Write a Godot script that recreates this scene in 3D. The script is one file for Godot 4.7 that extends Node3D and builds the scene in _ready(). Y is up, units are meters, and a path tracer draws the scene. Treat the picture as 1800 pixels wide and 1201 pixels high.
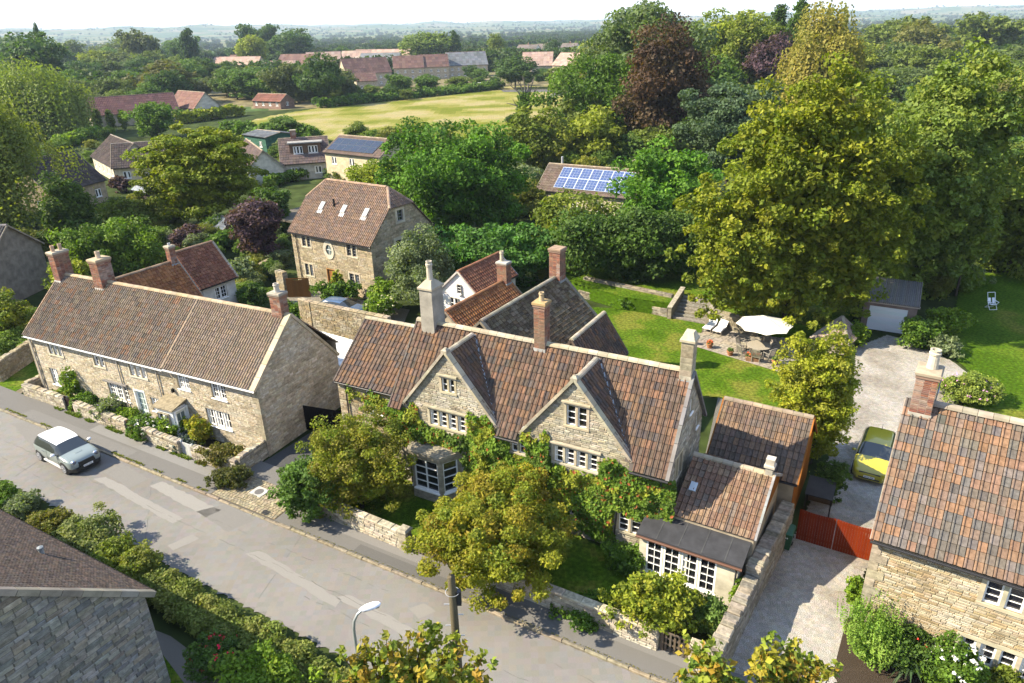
extends Node3D
# An English village street seen from a drone: stone terrace, gabled house, gardens, trees, fields and hills.
# Metres, y up. Camera 22 m up; photo pixels (1800 x 1201) are turned into ground points by at().

const FOC := 1250.0
const CAM_H := 22.0
const PITCH := 0.41485
const ROLL := 0.02967
var cam_r: Vector3
var cam_u: Vector3
var cam_f: Vector3
var rng := RandomNumberGenerator.new()
var M := {}
var taken := {}
var tex := {}


func _ready() -> void:
	rng.seed = 7
	make_camera()
	make_light()
	make_materials()
	build_ground()
	build_street()
	build_terrace()
	build_main_house()
	build_annexes()
	build_right_house()
	build_corner_house()
	build_mid_houses()
	build_far_houses()
	build_walls()
	build_garden()
	build_objects()
	build_cars()
	build_near_plants()
	build_mid_trees()
	build_far_trees()


func make_camera() -> void:
	var c := cos(PITCH)
	var s := sin(PITCH)
	cam_f = Vector3(0, -s, -c)
	var up := Vector3(0, c, -s)
	cam_r = Vector3.RIGHT * cos(ROLL) - up * sin(ROLL)
	cam_u = Vector3.RIGHT * sin(ROLL) + up * cos(ROLL)
	var cam := Camera3D.new()
	cam.name = "camera"
	cam.fov = rad_to_deg(2.0 * atan(600.5 / FOC))
	cam.near = 0.5
	cam.far = 30000.0
	cam.transform = Transform3D(Basis(cam_r, cam_u, -cam_f), Vector3(0, CAM_H, 0))
	add_child(cam)
	cam.current = true


func make_light() -> void:
	var sun := DirectionalLight3D.new()
	sun.name = "sun"
	var el := deg_to_rad(39.5)
	var d := Vector3(0.9976 * cos(el), -sin(el), -0.07 * cos(el))
	sun.transform = Transform3D(Basis.looking_at(d, Vector3.UP), Vector3(0, 60, 0))
	sun.light_energy = 1.6
	sun.light_color = Color(1.0, 0.95, 0.85)
	sun.light_angular_distance = 0.55
	sun.shadow_enabled = true
	add_child(sun)
	var env := Environment.new()
	env.background_mode = Environment.BG_SKY
	var sky := Sky.new()
	var sm := ProceduralSkyMaterial.new()
	sm.sky_top_color = Color(0.47, 0.55, 0.68)
	sm.sky_horizon_color = Color(0.69, 0.695, 0.69)
	sm.sky_curve = 0.16
	sm.ground_bottom_color = Color(0.3, 0.32, 0.25)
	sm.ground_horizon_color = Color(0.7, 0.74, 0.74)
	sm.sun_angle_max = 12.0
	sm.sky_energy_multiplier = 1.0
	sky.sky_material = sm
	env.sky = sky
	env.background_energy_multiplier = 1.26
	env.tonemap_mode = Environment.TONE_MAPPER_LINEAR
	env.tonemap_exposure = 2.95
	env.fog_enabled = true
	env.fog_density = 0.00011
	env.fog_light_color = Color(0.8, 0.88, 0.96)
	env.sdfgi_enabled = true
	env.ssao_enabled = true
	env.ssil_enabled = true
	var we := WorldEnvironment.new()
	we.name = "air"
	we.environment = env
	add_child(we)


# ---------------------------------------------------------------- pixels to places
func ray(u: float, v: float) -> Vector3:
	return cam_r * ((u - 900.0) / FOC) - cam_u * ((v - 600.5) / FOC) + cam_f


func at(u: float, v: float, h := 0.0) -> Vector3:
	var d := ray(u, v)
	return Vector3(0, CAM_H, 0) + d * ((h - CAM_H) / d.y)


func rise(u: float, v: float, p: Vector3) -> float:   # height at which the sight line through a pixel passes over p
	var d := ray(u, v)
	return CAM_H + d.y * Vector2(p.x, p.z).length() / Vector2(d.x, d.z).length()


func scale_at(p: Vector3) -> float:   # metres per photo pixel at p
	return (p - Vector3(0, CAM_H, 0)).dot(cam_f) / FOC


# ---------------------------------------------------------------- mesh builder
class MB:
	var v := PackedVector3Array()
	var c := PackedColorArray()
	var tf := Transform3D()

	func tri(a: Vector3, b: Vector3, d: Vector3, col: Color) -> void:   # counter-clockwise seen from outside
		v.append(tf * a); v.append(tf * d); v.append(tf * b)
		c.append(col); c.append(col); c.append(col)

	func quad(a: Vector3, b: Vector3, d: Vector3, e: Vector3, col: Color) -> void:
		tri(a, b, d, col); tri(a, d, e, col)

	func box(lo: Vector3, hi: Vector3, col: Color) -> void:
		hexa([Vector3(lo.x, lo.y, hi.z), Vector3(hi.x, lo.y, hi.z), Vector3(hi.x, lo.y, lo.z), Vector3(lo.x, lo.y, lo.z)],
			[Vector3(lo.x, hi.y, hi.z), Vector3(hi.x, hi.y, hi.z), Vector3(hi.x, hi.y, lo.z), Vector3(lo.x, hi.y, lo.z)], col)

	func hexa(b: Array, t: Array, col: Color) -> void:   # bottom and top rings, counter-clockwise from above
		var n := b.size()
		for i in n:
			var j := (i + 1) % n
			quad(b[i], b[j], t[j], t[i], col)
		for i in range(1, n - 1):
			tri(t[0], t[i], t[i + 1], col)
			tri(b[0], b[i + 1], b[i], col)

	func cbox(lo: Vector3, hi: Vector3, ch: float, col: Color) -> void:   # box with chamfered top edge
		var m := Vector3(ch, 0, ch)
		var b := [Vector3(lo.x, lo.y, hi.z), Vector3(hi.x, lo.y, hi.z), Vector3(hi.x, lo.y, lo.z), Vector3(lo.x, lo.y, lo.z)]
		var k := [Vector3(lo.x, hi.y - ch, hi.z), Vector3(hi.x, hi.y - ch, hi.z), Vector3(hi.x, hi.y - ch, lo.z), Vector3(lo.x, hi.y - ch, lo.z)]
		var t := [Vector3(lo.x + m.x, hi.y, hi.z - m.z), Vector3(hi.x - m.x, hi.y, hi.z - m.z), Vector3(hi.x - m.x, hi.y, lo.z + m.z), Vector3(lo.x + m.x, hi.y, lo.z + m.z)]
		for i in 4:
			var j := (i + 1) % 4
			quad(b[i], b[j], k[j], k[i], col)
			quad(k[i], k[j], t[j], t[i], col)
		quad(t[0], t[1], t[2], t[3], col)
		quad(b[3], b[2], b[1], b[0], col)

	func bar(a: Vector3, b: Vector3, w: float, h: float, col: Color, up := Vector3.UP) -> void:
		var d := (b - a).normalized()
		if absf(d.dot(up)) > 0.97:
			up = Vector3(0.9, 0.1, 0.4)
		var s := d.cross(up).normalized() * (w / 2)
		var t := s.cross(d).normalized() * (h / 2)
		var r0 := [a - s - t, a + s - t, a + s + t, a - s + t]
		var r1 := [b - s - t, b + s - t, b + s + t, b - s + t]
		for i in 4:
			var j := (i + 1) % 4
			quad(r0[j], r0[i], r1[i], r1[j], col)
		quad(r0[0], r0[1], r0[2], r0[3], col)
		quad(r1[3], r1[2], r1[1], r1[0], col)

	func tube(pts: Array, rad: Array, sides: int, col: Color, cap := true) -> void:
		var rings := []
		var prev := Vector3(0.31, 0.2, 0.93)
		for i in pts.size():
			var d: Vector3 = (pts[mini(i + 1, pts.size() - 1)] - pts[maxi(i - 1, 0)]).normalized()
			var s := d.cross(prev)
			if s.length() < 0.05:
				s = d.cross(Vector3(0.9, 0.3, 0.1))
			s = s.normalized()
			var t := s.cross(d)
			prev = t.cross(s) if false else prev
			var r := []
			for k in sides:
				var a := TAU * k / sides
				r.append(pts[i] + (s * cos(a) + t * sin(a)) * float(rad[i]))
			rings.append(r)
		for i in rings.size() - 1:
			for k in sides:
				var j := (k + 1) % sides
				quad(rings[i][j], rings[i][k], rings[i + 1][k], rings[i + 1][j], col)
		if cap:
			for e in [0, rings.size() - 1]:
				for k in range(1, sides - 1):
					if e == 0:
						tri(rings[0][0], rings[0][k], rings[0][k + 1], col)
					else:
						tri(rings[e][0], rings[e][k + 1], rings[e][k], col)

	func lathe(base: Vector3, prof: Array, sides: int, col: Color) -> void:   # prof: [radius, height] from the bottom
		var pts := []
		for p in prof:
			var r := []
			for k in sides:
				var a := -TAU * k / sides
				r.append(base + Vector3(cos(a) * p[0], p[1], sin(a) * p[0]))
			pts.append(r)
		for i in pts.size() - 1:
			for k in sides:
				var j := (k + 1) % sides
				quad(pts[i][k], pts[i][j], pts[i + 1][j], pts[i + 1][k], col)

	func slab(poly: Array, y0: float, y1: float, col: Color) -> void:   # flat polygon (Vector3, any turn) with a skirt
		var flat := PackedVector2Array()
		for p in poly:
			flat.append(Vector2(p.x, p.z))
		var idx := Geometry2D.triangulate_polygon(flat)
		for i in range(0, idx.size(), 3):
			var a := Vector3(flat[idx[i]].x, y1, flat[idx[i]].y)
			var b := Vector3(flat[idx[i + 1]].x, y1, flat[idx[i + 1]].y)
			var d := Vector3(flat[idx[i + 2]].x, y1, flat[idx[i + 2]].y)
			if (b - a).cross(d - a).y < 0:
				tri(a, d, b, col)
			else:
				tri(a, b, d, col)
		if y1 - y0 > 0.001:
			var n := poly.size()
			var ccw := not Geometry2D.is_polygon_clockwise(flat)
			for i in n:
				var a: Vector3 = poly[i]
				var b: Vector3 = poly[(i + 1) % n]
				if ccw:
					var k := a
					a = b
					b = k
				quad(Vector3(a.x, y0, a.z), Vector3(b.x, y0, b.z), Vector3(b.x, y1, b.z), Vector3(a.x, y1, a.z), col)

	func mesh(smooth := false) -> ArrayMesh:
		var m := ArrayMesh.new()
		if v.is_empty():
			return m
		var arr := []
		arr.resize(Mesh.ARRAY_MAX)
		var n := PackedVector3Array()
		n.resize(v.size())
		for i in range(0, v.size(), 3):
			var q := (v[i + 2] - v[i]).cross(v[i + 1] - v[i])
			if not smooth:
				q = q.normalized()
			n[i] = q; n[i + 1] = q; n[i + 2] = q
		if smooth:
			var sum := {}
			for i in v.size():
				var k := Vector3i(v[i] * 4000.0)
				sum[k] = sum.get(k, Vector3.ZERO) + n[i]
			for i in v.size():
				n[i] = (sum[Vector3i(v[i] * 4000.0)] as Vector3).normalized()
		arr[Mesh.ARRAY_VERTEX] = v
		arr[Mesh.ARRAY_NORMAL] = n
		arr[Mesh.ARRAY_COLOR] = c
		m.add_surface_from_arrays(Mesh.PRIMITIVE_TRIANGLES, arr)
		return m


# ---------------------------------------------------------------- nodes
func numbered(called: String) -> String:
	var k: int = taken.get(called, 0)
	taken[called] = k + 1
	return called if k == 0 else "%s_%03d" % [called, k]


func tag(o: Node, label: String, category: String, group := "") -> void:
	o.set_meta("label", label)
	o.set_meta("category", category)
	if group:
		o.set_meta("group", group)


func thing(called: String, label: String, category: String, pos := Vector3.ZERO, ang := 0.0, group := "") -> Node3D:
	var o := Node3D.new()
	o.name = numbered(called)
	add_child(o)
	o.position = pos
	o.rotation.y = -deg_to_rad(ang)
	tag(o, label, category, group)
	return o


func part(parent: Node, called: String, mb: MB, mat: Material, smooth := false) -> MeshInstance3D:
	var o := MeshInstance3D.new()
	o.name = called
	o.mesh = mb.mesh(smooth)
	o.material_override = mat
	parent.add_child(o, true)
	return o


func stuff(parent: Node, called: String, mb: MB, mat: Material, smooth := false) -> MeshInstance3D:
	var o := part(parent, called, mb, mat, smooth)
	o.set_meta("kind", "stuff")
	return o


func structure(called: String, mb: MB, mat: Material) -> MeshInstance3D:
	var o := part(self, called, mb, mat)
	o.set_meta("kind", "structure")
	return o


func group_node(parent: Node, called: String) -> Node3D:
	var o := Node3D.new()
	o.name = called
	parent.add_child(o, true)
	return o


func vary(col: Color, amount: float) -> Color:
	var k := 1.0 + rng.randf_range(-amount, amount)
	return Color(col.r * k * (1.0 + rng.randf_range(-0.05, 0.05)), col.g * k, col.b * k * (1.0 + rng.randf_range(-0.07, 0.07)))


func pick(pal: Array) -> Color:
	return pal[rng.randi() % pal.size()]


# ---------------------------------------------------------------- materials
func noise_tex(called: String, freq: float, lo: float, hi: float, octaves := 5, size := 512, kind := FastNoiseLite.TYPE_SIMPLEX_SMOOTH, normal := false) -> NoiseTexture2D:
	var n := FastNoiseLite.new()
	n.seed = called.hash() % 1000
	n.noise_type = kind
	n.frequency = freq
	n.fractal_octaves = octaves
	n.fractal_gain = 0.6
	var t := NoiseTexture2D.new()
	t.width = size
	t.height = size
	t.seamless = true
	t.noise = n
	t.normalize = true
	if normal:
		t.as_normal_map = true
		t.bump_strength = hi
	else:
		var g := Gradient.new()
		g.set_color(0, Color(lo, lo, lo))
		g.set_color(1, Color(hi, hi, hi))
		t.color_ramp = g
	tex[called] = t
	return t


func mat(called: String, rough := 0.85, t := "", scale := 1.0, bump := "", bump_scale := 1.0) -> StandardMaterial3D:
	var m := StandardMaterial3D.new()
	m.resource_name = called
	m.vertex_color_use_as_albedo = true
	m.roughness = rough
	m.cull_mode = BaseMaterial3D.CULL_DISABLED
	m.metallic_specular = 0.4
	if t or bump:
		m.uv1_triplanar = true
		m.uv1_world_triplanar = true
		m.uv1_scale = Vector3.ONE * scale
	if t:
		m.albedo_texture = tex[t]
	if bump:
		m.normal_enabled = true
		m.normal_texture = tex[bump]
		m.normal_scale = bump_scale
	M[called] = m
	return m


func make_materials() -> void:
	noise_tex("mottle", 0.012, 0.62, 1.0, 6)
	noise_tex("patch", 0.006, 0.72, 1.0, 5)
	noise_tex("grain", 0.1, 0.5, 1.0, 4)
	noise_tex("speck", 0.09, 0.35, 1.0, 3)
	noise_tex("lawn", 0.02, 0.55, 1.0, 6)
	noise_tex("bump", 0.04, 0.0, 4.0, 4, 512, FastNoiseLite.TYPE_SIMPLEX_SMOOTH, true)
	noise_tex("rough_bump", 0.09, 0.0, 8.0, 3, 512, FastNoiseLite.TYPE_SIMPLEX_SMOOTH, true)
	mat("stone", 0.93, "mottle", 0.55, "rough_bump", 0.8)
	mat("mortar", 0.95, "mottle", 0.7, "rough_bump", 0.6)
	mat("tile", 0.86, "mottle", 0.9, "bump", 0.5)
	mat("render", 0.9, "patch", 0.35, "bump", 0.35)
	mat("asphalt", 0.92, "grain", 0.9, "rough_bump", 0.5)
	mat("gravel", 0.95, "speck", 0.55, "rough_bump", 1.2)
	mat("soil", 0.97, "grain", 0.5, "rough_bump", 1.5)
	mat("grass", 0.9, "lawn", 0.33, "rough_bump", 1.0)
	mat("wood", 0.8, "grain", 0.6, "bump", 0.4)
	mat("paint", 0.45)
	mat("matte", 0.85)
	mat("metal", 0.4)
	M.metal.metallic = 0.6
	mat("lead", 0.55, "patch", 0.6)
	mat("felt", 0.85, "patch", 0.5)
	mat("plastic", 0.42)
	mat("cloth", 0.95)
	mat("rubber", 0.8)
	mat("chrome", 0.15)
	M.chrome.metallic = 0.9
	mat("land", 0.95, "lawn", 0.02)
	var p := mat("car_paint", 0.3)
	p.clearcoat_enabled = true
	p.clearcoat = 1.0
	p.clearcoat_roughness = 0.06
	var gl := mat("glass", 0.06)
	gl.metallic_specular = 0.65
	var sol := mat("solar", 0.08)
	sol.metallic_specular = 0.6
	var leaf := mat("leaf", 0.62)
	leaf.backlight_enabled = true
	leaf.backlight = Color(0.9, 0.94, 0.42)
	leaf.metallic_specular = 0.35
	mat("bark", 0.95, "grain", 0.8, "rough_bump", 1.0)
	mat("petal", 0.8)
	for k in ["stone", "mortar", "tile", "asphalt", "soil", "grass", "bark", "gravel", "land", "render", "wood"]:
		M[k].metallic_specular = 0.14


# ================================================================ walls of coursed stone
const HONEY := [Color(0.47, 0.385, 0.25), Color(0.42, 0.34, 0.22), Color(0.5, 0.42, 0.29), Color(0.37, 0.3, 0.2), Color(0.45, 0.38, 0.27), Color(0.4, 0.31, 0.18)]
const GREYED := HONEY
const RUBBLE := [Color(0.52, 0.46, 0.35), Color(0.44, 0.39, 0.3), Color(0.58, 0.52, 0.41), Color(0.37, 0.32, 0.25), Color(0.49, 0.42, 0.29)]
const COLD := [Color(0.32, 0.31, 0.275), Color(0.39, 0.37, 0.32), Color(0.27, 0.26, 0.235), Color(0.43, 0.395, 0.32), Color(0.36, 0.32, 0.25)]
const BRICK := [Color(0.32, 0.13, 0.08), Color(0.26, 0.1, 0.07), Color(0.38, 0.17, 0.1), Color(0.22, 0.1, 0.08), Color(0.3, 0.16, 0.11)]
const ASHLAR := Color(0.52, 0.45, 0.32)
const WHITE := Color(0.78, 0.77, 0.74)
const DARKGLASS := Color(0.012, 0.014, 0.018)


func top_at(prof: Array, x: float) -> float:
	for i in prof.size() - 1:
		var a: Vector2 = prof[i]
		var b: Vector2 = prof[i + 1]
		if x >= a.x - 0.0001 and x <= b.x + 0.0001:
			return lerpf(a.y, b.y, clampf((x - a.x) / maxf(b.x - a.x, 0.0001), 0, 1))
	return 0.0


# a wall in the plane of tf (x along, y up, z out) under the outline prof, with rectangular openings
func wall_sheet(mb: MB, tf: Transform3D, prof: Array, holes: Array, col: Color, z := 0.0) -> void:
	var xs := []
	for p in prof:
		xs.append(p.x)
	for h in holes:
		xs.append(h.position.x)
		xs.append(h.end.x)
	xs.sort()
	var keep := mb.tf
	mb.tf = keep * tf
	for i in xs.size() - 1:
		var x0: float = xs[i]
		var x1: float = xs[i + 1]
		if x1 - x0 < 0.002:
			continue
		var mid := (x0 + x1) / 2
		var spans := []
		for h in holes:
			if h.position.x < mid and h.end.x > mid:
				spans.append(h)
		spans.sort_custom(func(p, q): return p.position.y < q.position.y)
		var y := 0.0
		for h in spans:
			if h.position.y > y:
				mb.quad(Vector3(x0, y, z), Vector3(x1, y, z), Vector3(x1, h.position.y, z), Vector3(x0, h.position.y, z), col)
			y = h.end.y
		mb.quad(Vector3(x0, y, z), Vector3(x1, y, z), Vector3(x1, top_at(prof, x1 - 0.0005), z), Vector3(x0, top_at(prof, x0 + 0.0005), z), col)
	mb.tf = keep


# one stone: a bevelled face proud of the wall plane
func stone_shape(mb: MB, x0: float, x1: float, y0: float, y1: float, d: float, col: Color) -> void:
	var b := minf(0.014, (y1 - y0) * 0.22)
	var j := (y1 - y0) * 0.09
	var p := [Vector3(x0, y0, 0), Vector3(x1, y0, 0), Vector3(x1, y1, 0), Vector3(x0, y1, 0)]
	var q := [Vector3(x0 + b + rng.randf() * j, y0 + b + rng.randf() * j, d), Vector3(x1 - b - rng.randf() * j, y0 + b + rng.randf() * j, d), Vector3(x1 - b - rng.randf() * j, y1 - b - rng.randf() * j, d), Vector3(x0 + b + rng.randf() * j, y1 - b - rng.randf() * j, d)]
	mb.quad(q[0], q[1], q[2], q[3], col)
	for i in 4:
		mb.quad(p[i], p[(i + 1) % 4], q[(i + 1) % 4], q[i], col)


func stone_rows(prof: Array, holes: Array, hmin: float, hmax: float, lmin: float, lmax: float, y0 := 0.0) -> Array:
	var out := []
	var top := 0.0
	for p in prof:
		top = maxf(top, p.y)
	var xa: float = prof[0].x
	var xb: float = prof[prof.size() - 1].x
	var y := y0
	while y < top - 0.04:
		var h := rng.randf_range(hmin, hmax)
		var yt := y + h
		# the parts of this course under the outline
		var under := []
		var steps := 120
		var inside := false
		var a := xa
		for i in steps + 1:
			var x := lerpf(xa, xb, float(i) / steps)
			var ok := top_at(prof, x) >= yt - 0.02
			if ok and not inside:
				a = x
			if inside and (not ok or i == steps):
				under.append([a, x if ok else x - (xb - xa) / steps])
			inside = ok
		var cuts := []
		for hole in holes:
			if hole.position.y < yt and hole.end.y > y:
				cuts.append(hole)
		cuts.sort_custom(func(p, q): return p.position.x < q.position.x)
		var spans := []
		for ab in under:
			var x0: float = ab[0]
			for hole in cuts:
				if hole.end.x <= ab[0] or hole.position.x >= ab[1]:
					continue
				if hole.position.x > x0:
					spans.append([x0, hole.position.x])
				x0 = maxf(x0, hole.end.x)
			if x0 < ab[1]:
				spans.append([x0, ab[1]])
		for s in spans:
			var x: float = s[0]
			while x < s[1] - 0.03:
				var w := rng.randf_range(lmin, lmax) * (0.75 + 0.5 * h / hmax)
				if s[1] - (x + w) < lmin * 0.6:
					w = s[1] - x
				out.append([x + 0.006, x + w - 0.006, y + 0.005, yt - 0.005])
				x += w
		y = yt
	return out


func face_stones(mb: MB, tf: Transform3D, prof: Array, holes: Array, pal: Array, hmin := 0.09, hmax := 0.17, lmin := 0.16, lmax := 0.46, depth := 0.022, y0 := 0.0) -> void:
	var keep := mb.tf
	mb.tf = keep * tf
	var stain := FastNoiseLite.new()   # lichen and damp stains, stone by stone
	stain.seed = spots_seed
	spots_seed += 1
	stain.frequency = 0.55
	stain.fractal_octaves = 3
	for r in stone_rows(prof, holes, hmin, hmax, lmin, lmax, y0):
		var col := vary(pick(pal), 0.17)
		var k := stain.get_noise_2d(r[0] * 0.8, r[2] * 1.3) + rng.randf_range(-0.12, 0.12)
		if k > 0.12:
			col = col.lerp(Color(0.24, 0.2, 0.13), minf((k - 0.12) * 1.7, 0.55))
		elif k < -0.22:
			col = col.lerp(Color(0.55, 0.53, 0.46), minf((-k - 0.22) * 1.5, 0.4))
		stone_shape(mb, r[0], r[1], r[2], r[3], rng.randf_range(0.3, 1.0) * depth, col)
	mb.tf = keep


func side(o: Vector3, dir_deg: float) -> Transform3D:   # wall plane whose x runs along dir_deg (0 = local +x) and which faces right of travel... outward = x cross y
	var b := Basis(Vector3.UP, deg_to_rad(-dir_deg))
	return Transform3D(b, o)


func rect(x: float, y: float, w: float, h: float) -> Rect2:
	return Rect2(x, y, w, h)


# a wall of a building: backing sheet with openings, stones in front of it
func stone_wall(house: Node3D, tf: Transform3D, prof: Array, holes: Array, pal: Array, mortar: Color, opts := {}) -> MeshInstance3D:
	var mb := MB.new()
	wall_sheet(mb, tf, prof, holes, mortar)
	var w := part(house, "wall", mb, M.mortar)
	var ms := MB.new()
	face_stones(ms, tf, prof, holes, pal, opts.get("hmin", 0.09), opts.get("hmax", 0.17), opts.get("lmin", 0.16), opts.get("lmax", 0.46), opts.get("depth", 0.022))
	stuff(w, "stone_facing", ms, M.stone)
	return w


# ================================================================ windows and doors (in a wall plane)
func window(house: Node3D, tf: Transform3D, x: float, y: float, w: float, h: float, lights := 2, rows := 3, cols := 2, o := {}) -> Node3D:
	var n := group_node(house, o.get("name", "window"))
	n.transform = tf * Transform3D(Basis(), Vector3(x, y, 0))
	var white: Color = o.get("frame", WHITE)
	var deep: float = o.get("deep", 0.13)
	var reveal: Color = o.get("reveal", Color(0.45, 0.39, 0.28))
	var rv := MB.new()
	rv.quad(Vector3(0, 0, -deep), Vector3(0, 0, 0.004), Vector3(0, h, 0.004), Vector3(0, h, -deep), reveal)
	rv.quad(Vector3(w, 0, 0.004), Vector3(w, 0, -deep), Vector3(w, h, -deep), Vector3(w, h, 0.004), reveal)
	rv.quad(Vector3(0, h, 0.004), Vector3(w, h, 0.004), Vector3(w, h, -deep), Vector3(0, h, -deep), reveal)
	rv.quad(Vector3(0, 0, -deep), Vector3(w, 0, -deep), Vector3(w, 0, 0.004), Vector3(0, 0, 0.004), reveal)
	part(n, "reveal", rv, M.render)
	var sw := 0.0
	if o.get("stone", false):
		sw = o.get("surround", 0.13)
		var sc: Color = o.get("ashlar", ASHLAR)
		var sb := MB.new()
		sb.cbox(Vector3(-sw, -sw * 0.9, -0.02), Vector3(w + sw, 0.0, 0.055), 0.01, vary(sc, 0.05))
		part(n, "sill", sb, M.render)
		for k in 2:
			var jb := MB.new()
			var x0 := -sw if k == 0 else w
			jb.box(Vector3(x0, 0.001, -0.02), Vector3(x0 + sw, h - 0.001, 0.035), vary(sc, 0.06))
			part(n, "jamb", jb, M.render)
		var hb := MB.new()
		hb.box(Vector3(-sw, h, -0.02), Vector3(w + sw, h + sw, 0.036), vary(sc, 0.06))
		if o.get("hood", false):
			hb.cbox(Vector3(-sw - 0.08, h + sw, -0.02), Vector3(w + sw + 0.08, h + sw + 0.09, 0.13), 0.02, vary(sc, 0.05) * 0.8)
		part(n, "lintel", hb, M.render)
	else:
		var sb := MB.new()
		sb.cbox(Vector3(-0.05, -0.06, -0.02), Vector3(w + 0.05, 0.0, 0.07), 0.01, o.get("sill", white))
		part(n, "sill", sb, M.paint)
	var mw: float = o.get("mullion", 0.12 if o.get("stone", false) else 0.03)
	var lw := (w - mw * (lights - 1)) / lights
	for k in lights:
		var x0 := k * (lw + mw)
		if k > 0 and o.get("stone", false):
			var mm := MB.new()
			mm.box(Vector3(x0 - mw + 0.001, 0.001, -deep), Vector3(x0 - 0.001, h - 0.001, 0.012), vary(o.get("ashlar", ASHLAR), 0.05))
			part(n, "mullion", mm, M.render)
		var fb := MB.new()
		var fw: float = o.get("fw", 0.06)
		var z0 := -deep + 0.012
		var z1 := -deep + 0.06
		fb.box(Vector3(x0, 0, z0), Vector3(x0 + fw, h, z1), white)
		fb.box(Vector3(x0 + lw - fw, 0, z0), Vector3(x0 + lw, h, z1), white)
		fb.box(Vector3(x0 + fw, 0, z0), Vector3(x0 + lw - fw, fw, z1), white)
		fb.box(Vector3(x0 + fw, h - fw, z0), Vector3(x0 + lw - fw, h, z1), white)
		for c in range(1, cols):
			var xc := x0 + fw + (lw - 2 * fw) * c / cols
			fb.box(Vector3(xc - 0.014, fw, z0 + 0.005), Vector3(xc + 0.014, h - fw, z1 - 0.012), white)
		for r in range(1, rows):
			var yc := fw + (h - 2 * fw) * r / rows
			fb.box(Vector3(x0 + fw, yc - 0.014, z0 + 0.006), Vector3(x0 + lw - fw, yc + 0.014, z1 - 0.011), white)
		part(n, "frame", fb, M.paint)
		var gb := MB.new()
		gb.quad(Vector3(x0, 0, -deep), Vector3(x0 + lw, 0, -deep), Vector3(x0 + lw, h, -deep), Vector3(x0, h, -deep), DARKGLASS)
		part(n, "pane", gb, M.glass)
		if o.get("curtain", rng.randf() < 0.22):
			var cb := MB.new()
			cb.box(Vector3(x0 + fw, fw, -deep + 0.001), Vector3(x0 + fw + lw * 0.22, h - fw, -deep + 0.006), Color(0.6, 0.57, 0.5))
			part(n, "curtain", cb, M.cloth)
	return n


func door(house: Node3D, tf: Transform3D, x: float, y: float, w: float, h: float, col: Color, glazed := 0, o := {}) -> Node3D:
	var n := group_node(house, "door")
	n.transform = tf * Transform3D(Basis(), Vector3(x, y, 0))
	var deep := 0.12
	var mb := MB.new()
	mb.box(Vector3(0.001, 0, -deep - 0.04), Vector3(w - 0.001, h - 0.001, -deep), col)
	part(n, "leaf_panel", mb, M.paint)
	var fb := MB.new()
	var fc: Color = o.get("frame", WHITE)
	fb.box(Vector3(-0.07, 0, -deep), Vector3(0, h, 0.03), fc)
	fb.box(Vector3(w, 0, -deep), Vector3(w + 0.07, h, 0.03), fc)
	fb.box(Vector3(-0.07, h, -deep), Vector3(w + 0.07, h + 0.08, 0.031), fc)
	part(n, "frame", fb, M.paint)
	if glazed > 0:
		for r in glazed:
			for c in 2:
				var gb := MB.new()
				var x0 := 0.1 + c * (w - 0.17) / 2
				var y0 := 0.75 + r * (h - 0.9) / glazed
				gb.box(Vector3(x0, y0, -deep), Vector3(x0 + (w - 0.3) / 2, y0 + (h - 0.9) / glazed - 0.06, -deep + 0.006), Color(0.16, 0.2, 0.2))
				part(n, "pane", gb, M.glass)
	else:
		for c in 3:
			var gb := MB.new()
			gb.box(Vector3(w * c / 3.0 + 0.03, 0.06, -deep), Vector3(w * (c + 1) / 3.0 - 0.03, h - 0.06, -deep + 0.015), vary(col, 0.12))
			part(n, "board", gb, M.paint)
	var kb := MB.new()
	kb.lathe(Vector3(w - 0.1, 1.0, -deep + 0.03), [[0.0, -0.025], [0.025, -0.01], [0.025, 0.01], [0.0, 0.025]], 6, Color(0.3, 0.25, 0.12))
	part(n, "handle", kb, M.chrome)
	return n


# ================================================================ roofs of tiles
const TILE_MAIN := [Color(0.165, 0.112, 0.082), Color(0.2, 0.128, 0.088), Color(0.14, 0.1, 0.08), Color(0.225, 0.135, 0.085), Color(0.17, 0.12, 0.092), Color(0.12, 0.098, 0.085), Color(0.185, 0.115, 0.08), Color(0.15, 0.108, 0.085)]
const TILE_TERRACE := [Color(0.27, 0.21, 0.15), Color(0.31, 0.24, 0.17), Color(0.235, 0.187, 0.142), Color(0.285, 0.212, 0.148), Color(0.26, 0.205, 0.158), Color(0.32, 0.19, 0.115), Color(0.19, 0.16, 0.13)]
const TILE_RIGHT := [Color(0.15, 0.135, 0.12), Color(0.185, 0.157, 0.132), Color(0.23, 0.16, 0.118), Color(0.28, 0.17, 0.105), Color(0.245, 0.155, 0.105), Color(0.175, 0.152, 0.13), Color(0.14, 0.128, 0.118)]
const TILE_ORANGE := [Color(0.36, 0.155, 0.065), Color(0.31, 0.13, 0.06), Color(0.4, 0.185, 0.08), Color(0.27, 0.12, 0.06), Color(0.33, 0.16, 0.08)]
const TILE_RED := [Color(0.29, 0.125, 0.075), Color(0.25, 0.11, 0.07), Color(0.32, 0.15, 0.09), Color(0.22, 0.1, 0.065)]
const TILE_GREY := [Color(0.075, 0.072, 0.075), Color(0.09, 0.085, 0.085), Color(0.06, 0.06, 0.065), Color(0.1, 0.092, 0.088)]
const TILE_STONE := [Color(0.15, 0.11, 0.07), Color(0.18, 0.138, 0.088), Color(0.12, 0.09, 0.06), Color(0.2, 0.158, 0.105), Color(0.16, 0.115, 0.065)]

var tile_meshes := {}
var spots_seed := 11


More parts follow.
